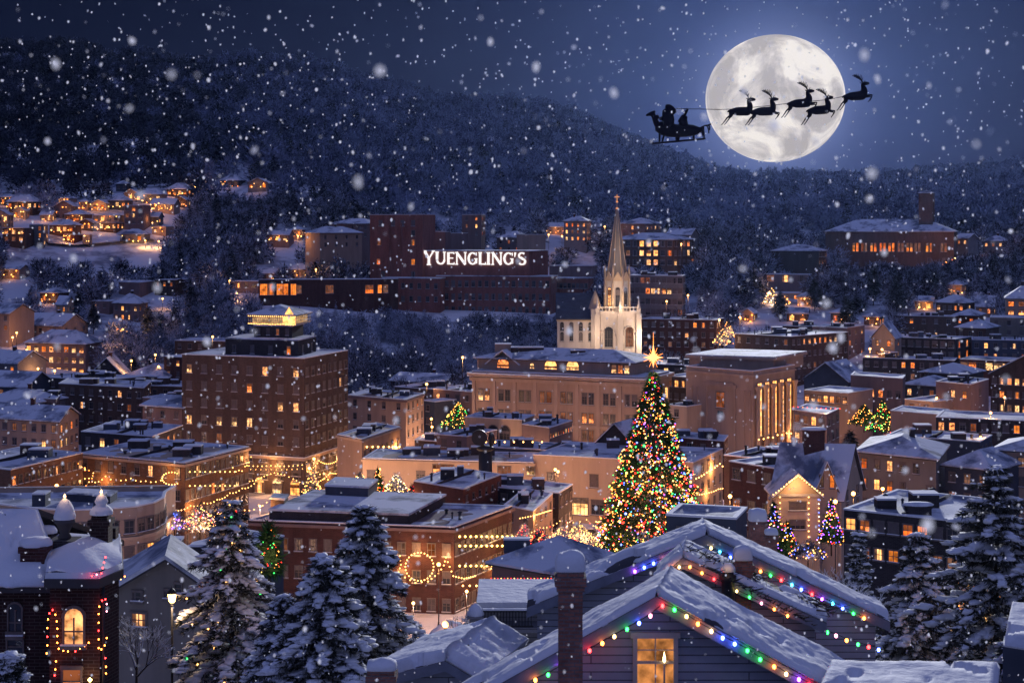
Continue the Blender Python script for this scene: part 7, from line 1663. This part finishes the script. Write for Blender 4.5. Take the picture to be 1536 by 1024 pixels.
def deer_mesh(kind):
    def q(X, Y, y=0): x, z = rx(X, Y); return (x, y, z)
    ch = [[(q(735, 530), .19), (q(765, 528), .25), (q(800, 527), .24), (q(835, 525), .27), (q(850, 515), .22), (q(848, 495), .17), (q(838, 472), .12), (q(834, 460), .11), (q(848, 456), .13), (q(862, 456), .09), (q(878, 457), .06)]]
    ch.append([(q(735, 530), .19), (q(722, 528), .05), (q(716, 536), .03)])
    for s, a in ((.1, 0), (-.1, 1)):
        hx = 0 if a == 0 else 14
        ch.append([(q(735, 530), .19), (q(738, 540, s), .12), (q(733+hx*.5, 556, s), .075), (q(716+hx, 566, s), .04), (q(704+hx, 585, s), .030), (q(690+hx, 604, s), .022), (q(684+hx, 608, s), .026)])
    if kind == 0:
        ch.append([(q(850, 515), .22), (q(852, 530, .1), .09), (q(866, 534, .1), .05), (q(884, 533, .1), .035), (q(878, 550, .1), .025), (q(860, 571, .1), .022)])
        ch.append([(q(850, 515), .22), (q(848, 533, -.1), .09), (q(862, 540, -.1), .045), (q(876, 544, -.1), .032), (q(866, 560, -.1), .024), (q(856, 574, -.1), .022)])
    else:
        ch.append([(q(850, 515), .22), (q(856, 528, .1), .09), (q(874, 524, .1), .05), (q(892, 520, .1), .035), (q(888, 536, .1), .025), (q(878, 556, .1), .022)])
        ch.append([(q(850, 515), .22), (q(850, 532, -.1), .09), (q(868, 534, -.1), .045), (q(884, 534, -.1), .032), (q(876, 548, -.1), .024), (q(862, 566, -.1), .022)])
    body = skin('body', ch, BLACK, sub=1)
    an = MB()
    for s in (.05, -.05):
        k = 1 if s > 0 else -1; T = lambda X, Y, y: Vector(q(X, Y, y))
        main = [T(836, 450, s), T(830, 436, s+.08*k), T(818, 426, s+.16*k), T(802, 416, s+.2*k), T(782, 406, s+.2*k)]
        for a, c in zip(main[:-1], main[1:]): an.tube(a, c, .034, .028, 5)
        for (f, L) in ((.8, 15), (1.6, 17), (2.2, 15), (2.8, 13), (3.4, 9)):
            i = int(f); p = main[i].lerp(main[i+1], f-i); an.tube(p, p+Vector((.35*L*SC, .05*k, 1.35*L*SC)), .026, .014, 4); an.tube(p, p+Vector((-.75*L*SC, .05*k, .9*L*SC)), .022, .012, 4)
        an.tube(T(842, 450, s), T(852, 436, s+.05*k), .018, .008, 4); an.tube(T(832, 455, s), T(822, 450, s+.1*k), .03, .01, 5)
    tmp = an.build('antlers', BLACK); am = tmp.data; bpy.data.objects.remove(tmp)
    return body, am
deer = [deer_mesh(0), deer_mesh(1)]
DF = 110
RD = [((1113, 168), 0, 'rearmost reindeer silhouette nearest the sleigh against the moon'), ((1148, 168), 0, 'second reindeer silhouette from the sleigh, crossing the moon'), ((1202, 156), 1, 'third reindeer silhouette, highest on the face of the moon'),
      ((1231, 166), 0, 'lower reindeer silhouette at the right rim of the moon'), ((1285, 145), 1, 'leading reindeer silhouette clear of the moon to the right')]
for (px, py), k, lab in RD:
    p = P(px, py, DF); r = thing('reindeer', lab, 'reindeer', tuple(p), group='reindeer pulling the sleigh')
    o = bpy.data.objects.new('body', deer[k][0]); C.objects.link(o); o.parent = r; a = bpy.data.objects.new('antlers', deer[k][1]); C.objects.link(a); a.parent = o
    r.rotation_euler = (0, math.radians(random.uniform(-3, 3)), 0)
def sleigh():
    Q = lambda X, Y, y=0: Vector(((X-300)*SC, y, (660-Y)*SC)); o0 = P(940+300/3.84, 30+660/3.84, DF)
    root = thing('sleigh', 'dark carved sleigh silhouette with an animal figurehead flying left of the moon', 'sleigh', tuple(o0))
    def put(mb, nm, par_=root):
        o = mb.build(nm, BLACK, smooth_merge=True); o.parent = par_; return o
    # hull: lofted boat shape
    h = MB(); sec = [(165, 600, 640, .12), (195, 585, 662, .3), (235, 590, 674, .42), (290, 602, 676, .46), (340, 600, 674, .44), (385, 604, 668, .36), (420, 618, 655, .22), (445, 612, 634, .06)]
    rings = []
    for X, yt, yb, w in sec:
        c = Q(X, (yt+yb)/2); hh = (yb-yt)/2*SC; rings.append([c+Vector((0, w*math.cos(t), hh*math.sin(t))) for t in np.linspace(0, 2*math.pi, 13)[:-1]])
    for r0, r1 in zip(rings[:-1], rings[1:]):
        for i in range(12): j = (i+1) % 12; h.face([r0[i], r0[j], r1[j], r1[i]], smooth=True)
    h.face(rings[0][::-1]); h.face(rings[-1]); put(h, 'hull')
    f = skin('figurehead', [[(Q(185, 620), .20), (Q(168, 590), .17), (Q(158, 562), .13), (Q(152, 545), .13), (Q(138, 540), .11), (Q(122, 546), .075), (Q(110, 552), .05)], [(Q(152, 545), .13), (Q(160, 528), .07), (Q(168, 532), .05)], [(Q(158, 562), .13), (Q(176, 552), .09), (Q(182, 572), .09)]], BLACK)
    fo = bpy.data.objects.new('figurehead', f); C.objects.link(fo); fo.parent = root
    for y in (-.38, .38):
        r = MB(); r.tube(Q(150, 712, y), Q(452, 685, y), .045, n=6); r.tube(Q(150, 712, y), Q(148, 706, y), .04, n=6)
        for X0, Y0, X1, Y1 in ((190, 655, 188, 706), (215, 665, 205, 704), (286, 672, 288, 698), (300, 672, 297, 698), (385, 664, 386, 690), (430, 620, 448, 684), (440, 612, 446, 684)): r.tube(Q(X0, Y0, y*.8), Q(X1, Y1, y), .05, .03, 6)
        put(r, 'runner')
    t = MB()
    for pts in ([(420, 625), (445, 610), (470, 606), (488, 600)], [(455, 607), (468, 615), (473, 635), (474, 655)], [(470, 606), (480, 615), (478, 635)]):
        for (a, b), (c, d) in zip(pts[:-1], pts[1:]): t.tube(Q(a, b), Q(c, d), .055, .04, 6)
    put(t, 'tail_fork')
    def person(lab, ch, extra):
        pr = thing('person', lab, 'person', tuple(o0)); m = skin('body', ch, BLACK, sub=2); b = bpy.data.objects.new('body', m); C.objects.link(b); b.parent = pr
        for nm, c2 in extra: m = skin(nm, c2, BLACK, sub=2); e = bpy.data.objects.new(nm, m); C.objects.link(e); e.parent = b
    person('large person in a bulky fur coat and hat seated at the front of the sleigh', [[(Q(250, 640), .34), (Q(246, 600), .40), (Q(240, 562), .38), (Q(232, 535), .30), (Q(226, 518), .2), (Q(224, 512), .2)],
            [(Q(240, 562), .38), (Q(215, 560, .22), .16), (Q(200, 570, .25), .11), (Q(188, 566, .2), .08)], [(Q(240, 562), .38), (Q(216, 566, -.22), .15), (Q(196, 580, -.2), .10)],
            [(Q(250, 640), .34), (Q(225, 632, .15), .16), (Q(208, 650, .15), .11)], [(Q(250, 640), .34), (Q(225, 636, -.15), .16), (Q(208, 652, -.15), .11)]],
           [('hat', [[(Q(222, 510), .2), (Q(236, 506), .24), (Q(250, 514), .25), (Q(264, 528), .23), (Q(276, 545), .2)]])])
    person('smaller person with a round hood seated behind in the sleigh', [[(Q(335, 640), .26), (Q(328, 600), .26), (Q(326, 578), .22), (Q(330, 562), .16), (Q(338, 548), .2)], [(Q(326, 578), .20), (Q(308, 576, .15), .09), (Q(300, 590, .15), .07)], [(Q(326, 578), .20), (Q(310, 580, -.15), .09), (Q(302, 594, -.15), .07)]],
           [('hood', [[(Q(330, 538), .30), (Q(338, 540), .34), (Q(345, 545), .30)]])])
sleigh()
rn = thing('reins', 'thin taut reins running from the sleigh driver to the reindeer', 'reins', tuple(P(1005, 163, DF))); b = MB()
rp_ = [(1008, 163), (1080, 164.5), (1108, 163.5), (1150, 159), (1205, 153), (1240, 150), (1275, 143)]
for dy in (-.1, .1):
    for (x0, y0), (x1, y1) in zip(rp_[:-1], rp_[1:]): b.tube(P(x0, y0, DF)+Vector((0, dy, 0)), P(x1, y1, DF)+Vector((0, dy, 0)), .016, n=5)
b.build('strap', BLACK, rn)
# ---- moon: a real ball far beyond the hills, its seas in its own colour
def moon():
    D = 60000; c = P(1162.5, 148, D); R = 103.5/F*D; V, Fc = ico(5)
    V = V*np.array([R, R, R*.92])+np.array(c[:]); m, nt, out = newmat('moon surface')
    tc = N(nt, 'ShaderNodeNewGeometry'); mp = N(nt, 'ShaderNodeMapping'); mp.inputs['Location'].default_value = tuple(-x/R for x in c); mp.inputs['Scale'].default_value = (1/R, 1/R, 1/R)
    nt.links.new(tc.outputs['Position'], mp.inputs[0]); n1 = N(nt, 'ShaderNodeTexNoise'); n1.inputs['Scale'].default_value = 1.45; n1.inputs['Detail'].default_value = 8; n1.inputs['Roughness'].default_value = .6; n1.inputs['Distortion'].default_value = .6
    nt.links.new(mp.outputs[0], n1.inputs['Vector']); r = N(nt, 'ShaderNodeValToRGB'); e = r.color_ramp.elements; e[0].position = .40; e[0].color = (.42, .375, .345, 1); e[1].position = .56; e[1].color = (.86, .79, .70, 1); k = e.new(.48); k.color = (.62, .56, .51, 1)
    nt.links.new(n1.outputs['Fac'], r.inputs[0])
    vo = N(nt, 'ShaderNodeTexVoronoi'); vo.inputs['Scale'].default_value = 3.2; nt.links.new(mp.outputs[0], vo.inputs['Vector']); r2 = N(nt, 'ShaderNodeValToRGB'); r2.color_ramp.elements[0].position = .0; r2.color_ramp.elements[0].color = (1.22, 1.22, 1.22, 1); r2.color_ramp.elements[1].position = .16; r2.color_ramp.elements[1].color = (1, 1, 1, 1)
    nt.links.new(vo.outputs['Distance'], r2.inputs[0]); mx = N(nt, 'ShaderNodeMix', data_type='RGBA', blend_type='MULTIPLY'); mx.inputs[0].default_value = 1; nt.links.new(r.outputs[0], mx.inputs[6]); nt.links.new(r2.outputs[0], mx.inputs[7])
    em = N(nt, 'ShaderNodeEmission'); em.inputs[1].default_value = MOON_E; nt.links.new(mx.outputs[2], em.inputs[0]); nt.links.new(em.outputs[0], out.inputs[0]); m.cycles.emission_sampling = 'NONE'
    o = npmesh('moon', V, Fc, m, None, True); tag(o, 'huge full moon hanging above the hills behind the reindeer', 'moon'); return c
MOON_E = 1.0
mc = moon(); MD = (mc-Vector((0, 0, CAMZ))).normalized()
# ---- falling snow
def snowfall():
    m, nt, out = newmat('falling snowflake'); t = N(nt, 'ShaderNodeBsdfTranslucent'); t.inputs[0].default_value = (.95, .95, 1, 1); d = N(nt, 'ShaderNodeBsdfDiffuse'); d.inputs[0].default_value = (.95, .95, 1, 1); mx = N(nt, 'ShaderNodeMixShader'); mx.inputs[0].default_value = .35
    nt.links.new(t.outputs[0], mx.inputs[1]); nt.links.new(d.outputs[0], mx.inputs[2]); nt.links.new(mx.outputs[0], out.inputs[0])
    n = 8600; D = 6+ (rng.random(n)**.8)*40; px = rng.uniform(-250, 1790, n); py = rng.uniform(-160, 1180, n); x = (px-768)/F*D; z = CAMZ+(340-py)/F*D
    r = np.minimum(rng.lognormal(.10, .50, n)*D/F, .021); keep = (py < 720) | (rng.random(n) < .55)
    n2 = 80; D2 = rng.uniform(4.0, 8.0, n2); px2 = rng.uniform(0, 1536, n2); py2 = rng.uniform(0, 800, n2)
    X = np.concatenate([x[keep], (px2-768)/F*D2]); Y = np.concatenate([D[keep], D2]); Z = np.concatenate([z[keep], CAMZ+(340-py2)/F*D2]); Rr = np.concatenate([r[keep], rng.uniform(.005, .014, n2)])
    # six sided plates tumbling at all tilts
    k = len(X); a = np.arange(6)*math.pi/3; nrm = rng.normal(0, .45, (k, 3)); nrm[:, 1] -= 1; nrm /= np.linalg.norm(nrm, axis=1, keepdims=True)
    u = np.cross(nrm, rng.normal(size=(k, 3))); u /= np.linalg.norm(u, axis=1, keepdims=True); w_ = np.cross(nrm, u); rj = Rr[:, None]*rng.uniform(.75, 1.25, (k, 6))
    V = (np.stack([X, Y, Z], -1)[:, None]+u[:, None]*(np.cos(a)*rj)[..., None]+w_[:, None]*(np.sin(a)*rj)[..., None]); V = V+(V-V.mean(1, keepdims=True))*np.array([0, 0, 1.])*rng.uniform(0, .6, (k, 1, 1)); V = V.reshape(-1, 3); Fc = np.arange(k*6).reshape(-1, 6)
    o = npmesh('falling_snow', V, Fc, m); tag(o, 'snowflakes falling through the night air', 'snowfall', kind='stuff')
snowfall()
# ---- haze
HAZE = 0.0000075
def haze():
    b = MB(); b.box(-1900, 1900, -90, 2600, -90, 330); o = b.build('haze', []); m, nt, out = newmat('night haze'); v = N(nt, 'ShaderNodeVolumePrincipled'); v.inputs['Color'].default_value = (.28, .42, .85, 1); v.inputs['Density'].default_value = HAZE; v.inputs['Anisotropy'].default_value = .8
    nt.links.new(v.outputs[0], out.inputs['Volume']); o.data.materials.clear(); o.data.materials.append(m); tag(o, None, None, kind='stuff')
if HAZE: haze()
# ---- world: moonlit snow clouds, brightest round the moon and, out of frame, overhead and behind
w = bpy.data.worlds.new('World'); bpy.context.scene.world = w; w.use_nodes = True; nt = w.node_tree; nt.nodes.clear(); out = N(nt, 'ShaderNodeOutputWorld'); bg = N(nt, 'ShaderNodeBackground')
tc = N(nt, 'ShaderNodeTexCoord'); L = nt.links
def M(op, a, b=None, c=None):
    n = N(nt, 'ShaderNodeMath', operation=op)
    for i, v in enumerate((a, b, c)):
        if v is None: continue
        if isinstance(v, (int, float)): n.inputs[i].default_value = v
        else: L.new(v, n.inputs[i])
    return n.outputs[0]
def dot(vec):
    n = N(nt, 'ShaderNodeVectorMath', operation='DOT_PRODUCT'); L.new(tc.outputs['Generated'], n.inputs[0]); n.inputs[1].default_value = vec; return n.outputs['Value']
md = dot(tuple(MD)); md0 = M('MAXIMUM', md, 0.0)
g1 = M('MULTIPLY', M('POWER', md0, 260.0), 1.0); g2 = M('POWER', md0, 55.0); g3 = M('POWER', md0, 1500.0)
back = M('SMOOTH_MIN', M('MAXIMUM', M('ADD', dot((0, -.35, .94)), -.10), 0.0), 1.0, .1)
nz = N(nt, 'ShaderNodeTexNoise'); nz.inputs['Scale'].default_value = 5; nz.inputs['Detail'].default_value = 5; mp = N(nt, 'ShaderNodeMapping'); mp.inputs['Scale'].default_value = (1, 1, 2.6); L.new(tc.outputs['Generated'], mp.inputs[0]); L.new(mp.outputs[0], nz.inputs['Vector'])
cl = M('ADD', M('MULTIPLY', nz.outputs['Fac'], .9), .55)
def scaled(col, fac):
    n = N(nt, 'ShaderNodeVectorMath', operation='SCALE'); n.inputs[0].default_value = col; L.new(fac, n.inputs['Scale']); return n.outputs[0]
def add(a, b): n = N(nt, 'ShaderNodeVectorMath', operation='ADD'); L.new(a, n.inputs[0]); L.new(b, n.inputs[1]); return n.outputs[0]
one = M('ADD', M('MULTIPLY', cl, .6), .4)
sky = scaled((.003, .0055, .022), one)
sky = add(sky, scaled((.007, .014, .052), M('MULTIPLY', g2, cl)))
sky = add(sky, scaled((.017, .029, .090), M('MULTIPLY', g1, one)))
sky = add(sky, scaled((.22, .26, .42), g3))
sky = add(sky, scaled((.165, .205, .49), back))
# the physical sky model, its sun standing where the moon is, adds the thin moonlit air
st = N(nt, 'ShaderNodeTexSky'); st.sky_type = 'NISHITA'; st.sun_disc = False; st.sun_elevation = math.asin(MD.z); st.sun_rotation = math.atan2(MD.x, MD.y)
n = N(nt, 'ShaderNodeVectorMath', operation='SCALE'); L.new(st.outputs[0], n.inputs[0]); n.inputs['Scale'].default_value = 0.0001
L.new(add(sky, n.outputs[0]), bg.inputs[0]); bg.inputs[1].default_value = 1.0; L.new(bg.outputs[0], out.inputs[0])
# moonlight
sl = bpy.data.lights.new('moonlight', 'SUN'); sl.energy = 2.4; sl.angle = math.radians(2.5); sl.color = (.90, .92, 1.0); so = bpy.data.objects.new('moonlight', sl); C.objects.link(so); LD = Vector((MD.x, MD.y, MD.z+.062)).normalized(); so.rotation_euler = (-LD).to_track_quat('-Z', 'Y').to_euler(); so.location = (0, 0, 300)
# camera
cam = bpy.data.cameras.new('camera'); co = bpy.data.objects.new('camera', cam); C.objects.link(co); co.location = (0, 0, CAMZ); co.rotation_euler = (math.radians(90), 0, 0)
cam.sensor_width = 36; cam.lens = F/1536*36; cam.shift_y = -(512-340)/1536; cam.clip_start = .5; cam.clip_end = 200000
cam.dof.use_dof = True; cam.dof.focus_distance = 160; cam.dof.aperture_fstop = 2.2
sc = bpy.context.scene; sc.camera = co
sc.view_settings.view_transform = 'Standard'; sc.view_settings.look = 'None'; sc.view_settings.exposure = 0; sc.view_settings.gamma = 1
sc.render.engine = 'CYCLES'; cy = sc.cycles; cy.use_denoising = True
try: cy.denoiser = 'OPENIMAGEDENOISE'; cy.denoising_input_passes = 'RGB_ALBEDO_NORMAL'; cy.denoising_prefilter = 'ACCURATE'
except Exception: pass
cy.max_bounces = 4; cy.diffuse_bounces = 2; cy.glossy_bounces = 2; cy.transmission_bounces = 2; cy.volume_bounces = 0; cy.transparent_max_bounces = 4; cy.sample_clamp_indirect = 3; cy.sample_clamp_direct = 0; cy.caustics_reflective = False; cy.caustics_refractive = False
cy.use_light_tree = True; cy.use_adaptive_sampling = False
